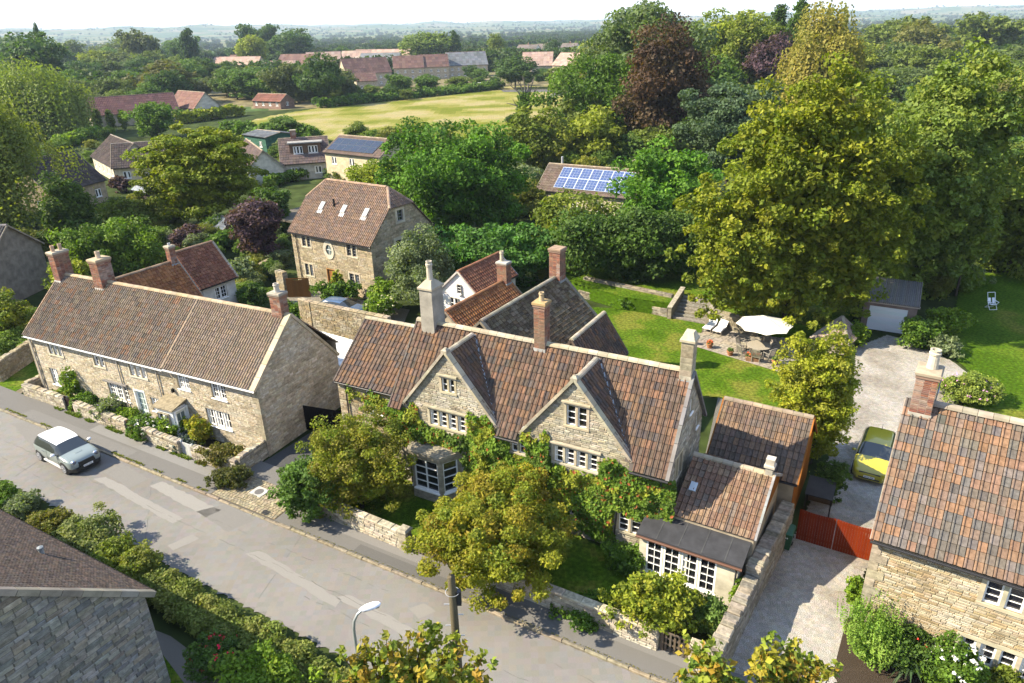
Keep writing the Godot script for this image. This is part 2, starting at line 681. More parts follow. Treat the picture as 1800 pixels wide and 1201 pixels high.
func tile_profile(kind: String) -> Array:   # across one tile: [share of width, height]
	match kind:
		"pantile":
			return [[0.0, 0.014], [0.1, 0.05], [0.24, 0.062], [0.38, 0.05], [0.5, 0.012], [0.75, 0.0], [1.0, 0.012]]
		"roman":
			return [[0.0, 0.008], [0.06, 0.04], [0.16, 0.046], [0.25, 0.008], [0.48, 0.004], [0.54, 0.036], [0.64, 0.04], [0.72, 0.006], [1.0, 0.004]]
		"single":
			return [[0.0, 0.012], [0.07, 0.05], [0.17, 0.06], [0.27, 0.05], [0.35, 0.012], [0.7, 0.006], [1.0, 0.01]]
		"flat":
			return [[0.0, 0.0], [0.5, 0.003], [1.0, 0.0]]
	return []


func tile_mesh(mb: MB, kind: String, w: float, l: float, col: Color) -> void:
	var pr := tile_profile(kind)
	var tail := 0.042
	var g := 0.012 if kind != "pantile" else 0.004
	for i in pr.size() - 1:
		var x0: float = g + pr[i][0] * (w - 2 * g)
		var x1: float = g + pr[i + 1][0] * (w - 2 * g)
		var z0: float = pr[i][1]
		var z1: float = pr[i + 1][1]
		mb.quad(Vector3(x0, 0, z0 + tail), Vector3(x1, 0, z1 + tail), Vector3(x1, l * 1.08, z1 + 0.004), Vector3(x0, l * 1.08, z0 + 0.004), col)
		mb.quad(Vector3(x0, 0, z0), Vector3(x1, 0, z1), Vector3(x1, 0, z1 + tail), Vector3(x0, 0, z0 + tail), col)
	mb.quad(Vector3(g, l, 0), Vector3(g, 0, 0), Vector3(g, 0, pr[0][1] + tail), Vector3(g, l, pr[0][1]), col)
	mb.quad(Vector3(w - g, 0, 0), Vector3(w - g, l, 0), Vector3(w - g, l, 0.004), Vector3(w - g, 0, 0.004 + tail), col)


# Tiles on a slope: o = lower left corner, u along the eave, v up the slope. The `single` tiles nearest the camera are parts of their own, the rest one part.
func tiles(parent: Node3D, o: Vector3, u: Vector3, v: Vector3, lu: float, lv: float, w: float, l: float, kind: String, pal: Array, single := 0, inside = null, called := "tile", streak := 0.0) -> void:
	var n := u.cross(v).normalized()
	var batch := FastNoiseLite.new()
	batch.seed = spots_seed
	spots_seed += 1
	batch.frequency = 0.16
	var base := Transform3D(Basis(u, v, n), o)
	var nu := int(round(lu / w))
	var nv := int(round(lv / l))
	w = lu / nu
	l = lv / nv
	var spots := []
	var world := Transform3D(Basis(), Vector3.ZERO)
	var p: Node = parent
	while p is Node3D and p != self:
		world = (p as Node3D).transform * world
		p = p.get_parent()
	for j in nv:
		for i in nu:
			var cu := (i + 0.5) * w
			var cv := (j + 0.5) * l
			if inside != null and not inside.call(cu, cv):
				continue
			var lift := rng.randf_range(0.0, 0.008)
			var tw := rng.randf_range(-0.012, 0.012)
			var b := Basis(n, tw) * base.basis
			b = Basis(u, rng.randf_range(-0.01, 0.012)) * b
			var tf := Transform3D(b, base * Vector3(i * w, j * l, 0.012 + lift))
			var k := rng.randi() % pal.size()
			if rng.randf() < streak:   # tiles of one batch lie together in uneven runs
				k = clampi(int((batch.get_noise_2d(i * 1.0 + o.x * 7.0, j * 1.6) * 0.75 + 0.5) * pal.size()), 0, pal.size() - 1)
			spots.append([tf, k, (world * tf.origin).distance_squared_to(Vector3(0, CAM_H, 0))])
	if single > 0:
		spots.sort_custom(func(a, b): return a[2] < b[2])
	var key := "%s %.4f %.4f" % [kind, w, l]
	if not tile_meshes.has(key):
		var tm := MB.new()
		tile_mesh(tm, kind, w, l, Color.WHITE)
		tile_meshes[key] = tm
	var proto: MB = tile_meshes[key]
	var shared: ArrayMesh
	var tone := []
	if single > 0:
		shared = proto.mesh()
		for c in pal:
			for q in 3:
				var m: StandardMaterial3D = M.tile.duplicate()
				var cc := vary(c, 0.12)
				m.albedo_color = cc.linear_to_srgb()
				tone.append(m)
	var rest := MB.new()
	for s in spots.size():
		var sp: Array = spots[s]
		if s < single:
			var t := MeshInstance3D.new()
			t.name = called
			t.mesh = shared
			t.material_override = tone[sp[1] * 3 + rng.randi() % 3]
			t.transform = sp[0]
			parent.add_child(t, true)
		else:
			var col := vary(pal[sp[1]], 0.14)
			var tf: Transform3D = sp[0]
			for q in proto.v:
				rest.v.append(tf * q)
				rest.c.append(col)
	if rest.v.size():
		stuff(parent, called + "_courses", rest, M.tile)


# a roof slope: boards under the tiles, then the tiles
func slope(roof: Node3D, o: Vector3, u: Vector3, v: Vector3, lu: float, lv: float, w: float, l: float, kind: String, pal: Array, single := 0, inside = null, streak := 0.5) -> void:
	if inside == null:
		var mb := MB.new()
		mb.quad(o, o + u * lu, o + u * lu + v * lv, o + v * lv, Color(0.08, 0.06, 0.05))
		part(roof, "roof_boards", mb, M.matte)
	tiles(roof, o, u, v, lu, lv, w, l, kind, pal, single, inside, "tile", streak)


func ridge_caps(roof: Node3D, a: Vector3, b: Vector3, r: float, col: Color, each := 0.45, singles := true) -> void:
	var n := maxi(1, int(round(a.distance_to(b) / each)))
	var d := (b - a) / n
	var s := d.normalized().cross(Vector3.UP).normalized()
	var t := s.cross(d.normalized())
	var all := MB.new()
	for i in n:
		var mb := MB.new() if singles else all
		var c := vary(col, 0.14)
		var p := a + d * i + d * 0.015
		var q := a + d * (i + 1) - d * 0.015
		var lift := rng.randf_range(0.0, 0.012)
		for k in 5:
			var a0 := PI * k / 5.0
			var a1 := PI * (k + 1) / 5.0
			var o0 := s * cos(a0) * r * 1.15 + t * (sin(a0) * r - r * 0.35 + lift)
			var o1 := s * cos(a1) * r * 1.15 + t * (sin(a1) * r - r * 0.35 + lift)
			mb.quad(p + o0, q + o0, q + o1, p + o1, c)
			mb.tri(p + o1, p - t * r * 0.35, p + o0, c)
			mb.tri(q + o0, q - t * r * 0.35, q + o1, c)
		if singles:
			part(roof, "ridge_tile", mb, M.render)
	if not singles:
		part(roof, "ridge", all, M.render)


func verge(roof: Node3D, a: Vector3, b: Vector3, w: float, h: float, col: Color, called := "coping") -> void:
	var mb := MB.new()
	var n := maxi(1, int(a.distance_to(b) / 0.7))
	for i in n:
		mb.bar(a.lerp(b, float(i) / n + 0.002), a.lerp(b, float(i + 1) / n - 0.002), w, h, vary(col, 0.12), Vector3.UP)
	part(roof, called, mb, M.render)


func gutter(house: Node3D, a: Vector3, b: Vector3, col := Color(0.03, 0.03, 0.035)) -> void:
	var mb := MB.new()
	var d := (b - a).normalized()
	var s := d.cross(Vector3.UP).normalized()
	var pr := [[-0.06, 0.03], [-0.055, -0.02], [-0.03, -0.05], [0.03, -0.05], [0.055, -0.02], [0.06, 0.03]]
	for i in pr.size() - 1:
		var o0: Vector3 = s * float(pr[i][0]) + Vector3.UP * float(pr[i][1])
		var o1: Vector3 = s * float(pr[i + 1][0]) + Vector3.UP * float(pr[i + 1][1])
		mb.quad(a + o0, b + o0, b + o1, a + o1, col)
	part(house, "gutter", mb, M.plastic)


func downpipe(house: Node3D, top: Vector3, col := Color(0.03, 0.03, 0.035)) -> void:
	var mb := MB.new()
	mb.tube([top, Vector3(top.x, 0.1, top.z)], [0.04, 0.04], 8, col)
	part(house, "downpipe", mb, M.plastic)


# ================================================================ chimneys
func chimney(house: Node3D, base: Vector3, wx: float, wz: float, top: float, kind: String, pots := [], o := {}) -> Node3D:
	var mb := MB.new()
	var col: Color = {"brick": Color(0.3, 0.25, 0.2), "stone": ASHLAR * 0.85, "render": Color(0.36, 0.33, 0.28)}[kind]
	var tx: float = o.get("taper", 1.0)
	var hx := wx / 2
	var hz := wz / 2
	var b := [Vector3(-hx, base.y, hz), Vector3(hx, base.y, hz), Vector3(hx, base.y, -hz), Vector3(-hx, base.y, -hz)]
	var t := []
	for p in b:
		t.append(Vector3(p.x * tx, top, p.z * tx))
	mb.hexa(b, t, col)
	var c := part(house, "chimney", mb, M.render)
	c.position = Vector3(base.x, 0, base.z)
	if kind == "brick" or kind == "stone":
		var bb := MB.new()
		var bk := kind == "brick"
		for k in 4:
			var dir: float = [0.0, 90.0, 180.0, 270.0][k]
			var ww: float = wx if k % 2 == 0 else wz
			var off: float = hz if k % 2 == 0 else hx
			var basis := Basis(Vector3.UP, deg_to_rad(dir))
			var tf := Transform3D(basis, basis * Vector3(-ww / 2, base.y, off))
			face_stones(bb, tf, [Vector2(0, top - base.y), Vector2(ww, top - base.y)], [], BRICK if bk else [ASHLAR, ASHLAR * 0.85, ASHLAR * 0.95], 0.07 if bk else 0.25, 0.075 if bk else 0.32, 0.2 if bk else 0.3, 0.23 if bk else 0.6, 0.008)
		stuff(c, "brickwork" if bk else "stonework", bb, M.stone)
	var cb := MB.new()
	var cc: Color = o.get("cap", Color(0.42, 0.37, 0.28))
	var ex := hx * tx + 0.07
	var ez := hz * tx + 0.07
	cb.cbox(Vector3(-ex, top, -ez), Vector3(ex, top + 0.14, ez), 0.04, cc)
	if o.get("dome", false):
		cb.hexa([Vector3(-ex + 0.05, top + 0.14, ez - 0.05), Vector3(ex - 0.05, top + 0.14, ez - 0.05), Vector3(ex - 0.05, top + 0.14, -ez + 0.05), Vector3(-ex + 0.05, top + 0.14, -ez + 0.05)],
			[Vector3(-0.18, top + 0.42, 0.18), Vector3(0.18, top + 0.42, 0.18), Vector3(0.18, top + 0.42, -0.18), Vector3(-0.18, top + 0.42, -0.18)], cc)
	if kind == "brick":
		cb.box(Vector3(-ex + 0.03, top - 0.12, -ez + 0.03), Vector3(ex - 0.03, top - 0.001, ez - 0.03), Color(0.3, 0.2, 0.15))
	part(c, "cap", cb, M.render)
	var y0 := top + (0.38 if o.get("dome", false) else 0.13)
	for p in pots:
		var pb := MB.new()
		var r: float = p[2]
		var h: float = p[3]
		pb.lathe(Vector3(p[0], y0, p[1]), [[r * 1.05, 0.0], [r * 0.95, h * 0.15], [r * 0.85, h * 0.7], [r * 1.0, h * 0.74], [r * 1.05, h * 0.84], [r * 0.85, h * 0.88], [r * 0.95, h], [r * 0.7, h], [r * 0.66, h * 0.6], [0.0, h * 0.58]], 14, p[4] if p.size() > 4 else Color(0.5, 0.42, 0.3))
		part(c, "chimney_pot", pb, M.render)
	if o.get("flash", true):
		var fb := MB.new()
		fb.box(Vector3(-hx - 0.03, base.y + o.get("flash_y", 0.25), -hz - 0.03), Vector3(hx + 0.03, base.y + o.get("flash_y", 0.25) + 0.16, hz + 0.03), o.get("lead", Color(0.3, 0.32, 0.34)))
		part(c, "flashing", fb, M.lead)
	return c


# ================================================================ a plain gabled block (farther buildings)
# x along the front 0..lx, front wall at z = 0, back at z = -wz, ridge along x
func gabled(h: Node3D, lx: float, wz: float, he: float, hr: float, o := {}) -> Dictionary:
	var wallc: Color = o.get("wall", Color(0.45, 0.38, 0.27))
	var holes: Dictionary = o.get("holes", {})
	var front := Transform3D(Basis(), Vector3.ZERO)
	var right := Transform3D(Basis(Vector3.UP, PI / 2), Vector3(lx, 0, 0))
	var back := Transform3D(Basis(Vector3.UP, PI), Vector3(lx, 0, -wz))
	var left := Transform3D(Basis(Vector3.UP, -PI / 2), Vector3(0, 0, -wz))
	var flat := [Vector2(0, he), Vector2(lx, he)]
	var gab := [Vector2(0, he), Vector2(wz / 2, hr), Vector2(wz, he)]
	var sides := {"front": [front, flat], "right": [right, gab], "back": [back, flat], "left": [left, gab]}
	for k in sides:
		if o.get("stones", false) and k in o.get("faced", ["front", "right"]):
			stone_wall(h, sides[k][0], sides[k][1], holes.get(k, []), o.get("pal", HONEY), wallc * 0.8, o)
		else:
			var mb := MB.new()
			wall_sheet(mb, sides[k][0], sides[k][1], holes.get(k, []), wallc)
			part(h, "wall", mb, M.render)
	var roof := group_node(h, "roof")
	var ov: float = o.get("over", 0.2)
	var sl := (hr - he) / (wz / 2)
	var e0 := Vector3(-ov, he - ov * sl + 0.02, ov)
	var lv := Vector2(wz / 2 + ov, (wz / 2 + ov) * sl).length()
	var vf := Vector3(0, sl, -1).normalized()
	var vb := Vector3(0, sl, 1).normalized()
	slope(roof, e0, Vector3.RIGHT, vf, lx + 2 * ov, lv, o.get("tw", 0.26), o.get("tl", 0.34), o.get("kind", "pantile"), o.get("tiles", TILE_MAIN), o.get("single", 0), o.get("inside", null))
	slope(roof, Vector3(lx + ov, e0.y, -wz - ov), Vector3.LEFT, vb, lx + 2 * ov, lv, o.get("tw", 0.26), o.get("tl", 0.34), o.get("kind", "pantile"), o.get("tiles", TILE_MAIN), 0)
	ridge_caps(roof, Vector3(-ov, hr + 0.05, -wz / 2), Vector3(lx + ov, hr + 0.05, -wz / 2), 0.13, o.get("ridge", Color(0.36, 0.29, 0.21)), 0.45, o.get("ridge_singles", false))
	if o.get("gutter", true):
		gutter(h, Vector3(-ov, e0.y - 0.02, ov + 0.06), Vector3(lx + ov, e0.y - 0.02, ov + 0.06), o.get("gutter_col", Color(0.03, 0.03, 0.035)))
	for k in 2:
		var x := -ov - 0.02 if k == 0 else lx + ov + 0.02
		verge(roof, Vector3(x, e0.y - 0.03, ov), Vector3(x, hr + 0.02, -wz / 2), o.get("vw", 0.06), o.get("vh", 0.14), o.get("vcol", Color(0.3, 0.26, 0.2)), "barge")
		verge(roof, Vector3(x, e0.y - 0.03, -wz - ov), Vector3(x, hr + 0.02, -wz / 2), o.get("vw", 0.06), o.get("vh", 0.14), o.get("vcol", Color(0.3, 0.26, 0.2)), "barge")
	return {"front": front, "right": right, "back": back, "left": left, "roof": roof}


# ================================================================ the stone terrace along the street
func build_terrace() -> void:
	var lx := 20.45
	var wz := 6.74
	var he := 4.43
	var hr := 7.42
	var h := thing("terraced_cottages", "long honey stone terrace with pantile roof and white cottage windows", "house", Vector3(-32.29, 0, -43.88), 26.75)
	var front := Transform3D(Basis(), Vector3.ZERO)
	var right := Transform3D(Basis(Vector3.UP, PI / 2), Vector3(lx, 0, 0))
	var back := Transform3D(Basis(Vector3.UP, PI), Vector3(lx, 0, -wz))
	var left := Transform3D(Basis(Vector3.UP, -PI / 2), Vector3(0, 0, -wz))
	var wins := [[2.05, 3.2, 1.35, 0.95, 3, 3, 1], [6.55, 3.18, 1.0, 0.95, 2, 3, 1], [9.9, 3.14, 1.45, 0.95, 3, 3, 1], [14.05, 3.1, 1.0, 1.0, 2, 3, 2], [16.8, 3.05, 1.15, 1.0, 2, 3, 2],
		[1.35, 0.85, 0.85, 1.2, 2, 3, 1], [7.25, 1.08, 1.9, 1.06, 3, 3, 2], [11.15, 0.95, 0.82, 0.95, 2, 3, 1], [15.95, 1.08, 1.9, 1.12, 3, 2, 2]]
	var holes := []
	for w in wins:
		holes.append(rect(w[0], w[1], w[2], w[3]))
	holes.append(rect(9.8, 0.0, 0.86, 2.1))
	stone_wall(h, front, [Vector2(0, he), Vector2(lx, he)], holes, [Color(0.65, 0.56, 0.41), Color(0.6, 0.5, 0.36), Color(0.68, 0.6, 0.46), Color(0.55, 0.46, 0.32), Color(0.63, 0.53, 0.38)], Color(0.54, 0.47, 0.35), {"depth": 0.016, "hmin": 0.07, "hmax": 0.13, "lmin": 0.14, "lmax": 0.34})
	stone_wall(h, right, [Vector2(0, he), Vector2(wz / 2, hr), Vector2(wz, he - 0.9)], [], [Color(0.65, 0.56, 0.41), Color(0.6, 0.5, 0.36), Color(0.68, 0.6, 0.46), Color(0.55, 0.46, 0.32), Color(0.63, 0.53, 0.38)], Color(0.54, 0.47, 0.35), {"hmin": 0.08, "hmax": 0.16, "lmax": 0.42})
	for k in [[back, [Vector2(0, he), Vector2(lx, he)]], [left, [Vector2(0, he), Vector2(wz / 2, hr), Vector2(wz, he)]]]:
		var mb := MB.new()
		wall_sheet(mb, k[0], k[1], [], Color(0.4, 0.34, 0.25))
		part(h, "wall", mb, M.render)
	for i in wins.size():
		var w: Array = wins[i]
		window(h, front, w[0], w[1], w[2], w[3], w[4], w[5], w[6], {"deep": 0.14, "stone": i < 3, "surround": 0.1, "mullion": 0.1, "ashlar": Color(0.62, 0.56, 0.44), "fw": 0.09, "curtain": i in [2, 8]})
	door(h, front, 9.8, 0.02, 0.86, 2.08, Color(0.62, 0.7, 0.66), 3)
	# quoins and drip band over the big ground floor window
	var band := MB.new()
	band.cbox(Vector3(7.1, 2.25, 0.0), Vector3(9.3, 2.36, 0.16), 0.03, Color(0.25, 0.23, 0.21))
	part(h, "window_hood", band, M.render)
	for c in 2:
		for j in 13:
			var q := MB.new()
			var lo := 0.34 * j
			var wide: float = [0.5, 0.28][j % 2]
			var x0 := -0.02 if c == 0 else lx - wide + 0.02
			q.box(Vector3(x0, lo + 0.006, -0.2), Vector3(x0 + wide, minf(lo + 0.334, he), 0.03), vary(Color(0.5, 0.43, 0.31), 0.1))
			part(h, "quoin", q, M.stone)
	var roof := group_node(h, "roof")
	var sl := (hr - he) / (wz / 2)
	var ov := 0.22
	var lv := Vector2(wz / 2 + ov, (wz / 2 + ov) * sl).length()
	slope(roof, Vector3(-0.05, he - ov * sl + 0.02, ov), Vector3.RIGHT, Vector3(0, sl, -1).normalized(), 13.2, lv, 0.185, 0.33, "pantile", TILE_TERRACE, 0, null, 0.5)
	slope(roof, Vector3(13.25, he - ov * sl + 0.07, ov), Vector3.RIGHT, Vector3(0, sl, -1).normalized(), lx - 13.25 - 0.3, lv, 0.185, 0.33, "pantile", [Color(0.295, 0.225, 0.162), Color(0.32, 0.243, 0.172), Color(0.262, 0.204, 0.153), Color(0.305, 0.227, 0.16), Color(0.28, 0.214, 0.158)], 0, null, 0.3)
	slope(roof, Vector3(lx, he - ov * sl, -wz - ov), Vector3.LEFT, Vector3(0, sl, 1).normalized(), lx, lv, 0.3, 0.34, "pantile", TILE_TERRACE, 0)
	ridge_caps(roof, Vector3(0, hr + 0.07, -wz / 2), Vector3(lx - 0.2, hr + 0.07, -wz / 2), 0.14, Color(0.42, 0.33, 0.22), 0.5, true)
	verge(roof, Vector3(lx - 0.12, he - ov * sl + 0.05, ov), Vector3(lx - 0.12, hr + 0.08, -wz / 2), 0.36, 0.16, Color(0.5, 0.42, 0.29))
	verge(roof, Vector3(lx - 0.12, he - 0.95, -wz - 0.12), Vector3(lx - 0.12, hr + 0.08, -wz / 2), 0.36, 0.16, Color(0.5, 0.42, 0.29))
	verge(roof, Vector3(-0.05, he - ov * sl + 0.02, ov), Vector3(-0.05, hr + 0.05, -wz / 2), 0.12, 0.12, Color(0.4, 0.3, 0.22))
	verge(roof, Vector3(13.2, he - ov * sl + 0.09, ov), Vector3(13.2, hr + 0.05, -wz / 2), 0.16, 0.1, Color(0.3, 0.23, 0.17), "seam_roll")
	gutter(h, Vector3(0, he - ov * sl - 0.03, ov + 0.06), Vector3(13.2, he - ov * sl - 0.03, ov + 0.06), Color(0.55, 0.55, 0.55))
	gutter(h, Vector3(13.25, he - ov * sl + 0.03, ov + 0.06), Vector3(lx, he - ov * sl + 0.03, ov + 0.06), Color(0.62, 0.62, 0.62))
	for x in [0.35, 8.9, 12.4]:
		downpipe(h, Vector3(x, he - 0.15, 0.08), Color(0.4, 0.36, 0.3))
	chimney(h, Vector3(0.25, hr - 0.55, -wz / 2), 0.62, 1.05, hr + 1.55, "brick", [[0.0, -0.26, 0.13, 0.42, Color(0.5, 0.38, 0.27)], [0.0, 0.26, 0.13, 0.42, Color(0.52, 0.36, 0.24)]], {"flash_y": 0.1, "lead": Color(0.6, 0.58, 0.54)})
	chimney(h, Vector3(4.5, hr - 0.55, -wz / 2), 0.8, 1.0, hr + 1.5, "brick", [[0.0, 0.0, 0.16, 0.45, Color(0.6, 0.48, 0.35)]], {"flash_y": 0.1, "lead": Color(0.6, 0.58, 0.54), "cap": Color(0.45, 0.36, 0.24)})
	chimney(h, Vector3(19.7, hr - 0.45, -wz / 2), 0.75, 0.6, hr + 1.2, "brick", [[0.0, 0.0, 0.17, 0.5, Color(0.55, 0.5, 0.42)]], {"flash_y": 0.1, "cap": Color(0.36, 0.32, 0.26)})
	# little porch with a stone slab roof
	var pm := MB.new()
	pm.box(Vector3(12.95, 0, 0.05), Vector3(14.3, 2.12, 1.0), Color(0.7, 0.7, 0.66))
	var porch := part(h, "porch", pm, M.paint)
	var rm := MB.new()
	rm.hexa([Vector3(12.8, 2.13, 1.15), Vector3(14.5, 2.13, 1.15), Vector3(14.5, 2.42, 0.0), Vector3(12.8, 2.42, 0.0)], [Vector3(12.8, 2.21, 1.15), Vector3(14.5, 2.21, 1.15), Vector3(14.5, 2.5, 0.0), Vector3(12.8, 2.5, 0.0)], Color(0.36, 0.3, 0.2))
	part(porch, "slab_roof", rm, M.stone)
	var ptf := Transform3D(Basis(), Vector3(13.1, 0, 1.14))
	window(porch, ptf, 0.05, 1.05, 0.9, 0.8, 2, 2, 1, {"deep": 0.13})
	door(porch, Transform3D(Basis(Vector3.UP, PI / 2), Vector3(14.43, 0, 0.9)), 0.05, 0.02, 0.75, 1.95, Color(0.72, 0.73, 0.7), 2)
	var lamp := MB.new()
	lamp.box(Vector3(13.5, 2.75, 0.03), Vector3(13.62, 2.98, 0.16), Color(0.02, 0.02, 0.02))
	lamp.bar(Vector3(13.56, 2.98, 0.03), Vector3(13.56, 3.05, 0.14), 0.03, 0.03, Color(0.02, 0.02, 0.02))
	part(h, "wall_lantern", lamp, M.metal)

	# the wing behind, with two orange roofs and a white side wall
	var lo := thing("rear_cottage", "lower rear cottage with orange clay pantiles joined behind the terrace", "house", Vector3(-26.53, 0, -47.91), -59.2)
	gabled(lo, 4.9, 4.65, 3.56, 6.2, {"tiles": TILE_ORANGE, "wall": Color(0.6, 0.56, 0.47), "tw": 0.27, "tl": 0.3, "ridge": Color(0.28, 0.2, 0.14)})
	chimney(lo, Vector3(4.75, 5.7, -2.3), 0.5, 0.5, 7.35, "brick", [[0, 0, 0.11, 0.2, Color(0.5, 0.5, 0.5)]], {"flash_y": 0.2})
	var up := thing("white_cottage", "white rendered cottage with red pantile roof behind the terrace", "house", Vector3(-25.39, 0, -55.29), -58.3)
	var f := gabled(up, 3.4, 4.65, 3.35, 5.95, {"tiles": TILE_RED, "wall": Color(0.7, 0.67, 0.6), "tw": 0.27, "tl": 0.3, "holes": {"front": [rect(1.25, 1.75, 1.2, 1.05)]}, "vcol": Color(0.4, 0.35, 0.28), "vw": 0.2, "ridge": Color(0.3, 0.2, 0.14)})
	window(up, f.front, 1.25, 1.75, 1.2, 1.05, 2, 3, 2, {"fw": 0.07})
	downpipe(up, Vector3(0.12, 3.1, 0.08), Color(0.3, 0.3, 0.3))


# ================================================================ the gabled house
const GA := 3.48
const GB := 10.1
const GH := 8.12
const GK := 1.19


func main_h(t: float) -> float:   # height of the front slope, t metres behind the eave
	return 4.62 + GK * t


func under_gable(x: float, t: float, slack := 0.0) -> bool:
	var y := main_h(t)
	return GH - GK * absf(x - GA) > y - slack or GH - GK * absf(x - GB) > y - slack


func build_main_house() -> void:
	var lx := 14.5
	var hr := 8.25
	var zr := -3.05
	var h := thing("gabled_house", "old stone house with twin front gables and brown clay tile roof", "house", Vector3(-6.35, 0, -31.7), 29.2)
	var front := Transform3D(Basis(), Vector3(0, 0, -0.35))
	var feet := main_h(0.35) - 0.02
	var half := (GH - feet) / GK
	var prof := [Vector2(0, feet), Vector2(GA - half, feet), Vector2(GA, GH), Vector2(GA + half, feet), Vector2(GB - half, feet), Vector2(GB, GH), Vector2(GB + half, feet), Vector2(lx - 0.12, feet)]
	var wins := [[3.15, 6.1, 0.72, 0.72, 2, 2, 1, true], [2.3, 4.05, 2.05, 0.85, 4, 3, 1, true], [9.72, 5.92, 0.95, 1.0, 2, 3, 1, true], [9.1, 3.85, 2.1, 0.85, 4, 3, 1, true], [12.3, 1.1, 1.05, 0.95, 2, 3, 1, false], [6.9, 3.75, 0.7, 0.7, 2, 2, 1, false], [9.3, 1.1, 1.7, 1.1, 3, 3, 1, false]]
	var holes := []
	for w in wins:
		holes.append(rect(w[0], w[1], w[2], w[3]))
	var pal := [Color(0.5, 0.45, 0.34), Color(0.45, 0.4, 0.31), Color(0.55, 0.5, 0.4), Color(0.38, 0.34, 0.26), Color(0.5, 0.43, 0.31)]
	stone_wall(h, front, prof, holes, pal, Color(0.36, 0.32, 0.24), {"hmin": 0.07, "hmax": 0.14, "lmin": 0.16, "lmax": 0.42, "depth": 0.024})
	for w in wins:
		window(h, front, w[0], w[1], w[2], w[3], w[4], w[5], w[6], {"stone": true, "surround": 0.13, "mullion": 0.11, "hood": w[7], "fw": 0.04, "deep": 0.12, "curtain": w[4] == 4})
	var right := Transform3D(Basis(Vector3.UP, PI / 2), Vector3(lx - 0.12, 0, -0.35))
	var rh := [rect(2.9, 6.05, 0.45, 0.75), rect(4.3, 4.6, 0.4, 0.8), rect(1.15, 3.6, 0.95, 1.1)]
	stone_wall(h, right, [Vector2(0, feet), Vector2(2.7, hr - 0.05), Vector2(5.4, feet)], rh, pal, Color(0.36, 0.32, 0.24), {"hmin": 0.1, "hmax": 0.18})
	window(h, right, 2.9, 6.05, 0.45, 0.75, 1, 3, 1, {"fw": 0.06})
	window(h, right, 4.3, 4.6, 0.4, 0.8, 1, 3, 1, {"fw": 0.06})
	window(h, right, 1.15, 3.6, 0.95, 1.1, 2, 1, 1, {"stone": true, "surround": 0.1, "frame": Color(0.4, 0.36, 0.28)})
	for k in [[Transform3D(Basis(Vector3.UP, PI), Vector3(lx - 0.12, 0, -5.75)), [Vector2(0, feet), Vector2(lx, feet)]], [Transform3D(Basis(Vector3.UP, -PI / 2), Vector3(0, 0, -5.75)), [Vector2(0, feet), Vector2(2.7, hr - 0.05), Vector2(5.4, feet)]]]:
		var mb := MB.new()
		wall_sheet(mb, k[0], k[1], [], Color(0.36, 0.31, 0.23))
		part(h, "wall", mb, M.render)
	# roof
	var roof := group_node(h, "roof")
	var lv := Vector2(3.05, 3.05 * GK).length()
	var vf := Vector3(0, GK, -1).normalized()
	var cosv := 1.0 / sqrt(1.0 + GK * GK)
	var bm := MB.new()
	for i in 58:
		for j in 14:
			var x0 := lx * i / 58.0
			var t0 := 3.05 * j / 14.0
			if under_gable(x0 + 0.125, t0 + 0.11, -0.12):
				continue
			var x1 := lx * (i + 1) / 58.0
			var t1 := 3.05 * (j + 1) / 14.0
			bm.quad(Vector3(x0, main_h(t0), -t0), Vector3(x1, main_h(t0), -t0), Vector3(x1, main_h(t1), -t1), Vector3(x0, main_h(t1), -t1), Color(0.07, 0.055, 0.05))
	part(roof, "roof_boards", bm, M.matte)
	tiles(roof, Vector3(0, 4.63, 0.0), Vector3.RIGHT, vf, lx - 0.1, lv, 0.245, 0.36, "single", TILE_MAIN, 290, func(u, v): return not under_gable(u, v * cosv), "tile", 0.5)
	slope(roof, Vector3(lx, 4.62, -6.1), Vector3.LEFT, Vector3(0, GK, 1).normalized(), lx, lv, 0.3, 0.36, "single", TILE_MAIN, 0)
	ridge_caps(roof, Vector3(0, hr + 0.07, zr), Vector3(lx - 0.1, hr + 0.07, zr), 0.15, Color(0.46, 0.4, 0.29), 0.48, true)
	verge(roof, Vector3(lx - 0.03, 4.6, 0.02), Vector3(lx - 0.03, hr + 0.06, zr), 0.16, 0.12, Color(0.22, 0.21, 0.2))
	verge(roof, Vector3(lx - 0.03, 4.6, -6.1), Vector3(lx - 0.03, hr + 0.06, zr), 0.16, 0.12, Color(0.22, 0.21, 0.2))
	verge(roof, Vector3(0.02, 4.62, 0.02), Vector3(0.02, hr + 0.05, zr), 0.1, 0.13, Color(0.13, 0.12, 0.11))
	# the two gables over the front
	var sv := Vector2(half, half * GK).length()
	for g in [GA, GB]:
		var deep := (GH - feet) / GK
		var vr := Vector3(-1, GK, 0).normalized()
		var vl := Vector3(1, GK, 0).normalized()
		var z0 := -0.37
		tiles(roof, Vector3(g + half, feet + 0.02, z0), Vector3.FORWARD, vr, deep, sv, 0.245, 0.36, "single", TILE_MAIN, 120, func(u, v): return v * GK * cosv > GK * u - 0.1, "tile", 0.4)
		tiles(roof, Vector3(g - half, feet + 0.02, z0 - deep), Vector3.BACK, vl, deep, sv, 0.245, 0.36, "single", TILE_MAIN, 0, func(u, v): return v * GK * cosv > GK * (deep - u) - 0.1, "tile", 0.4)
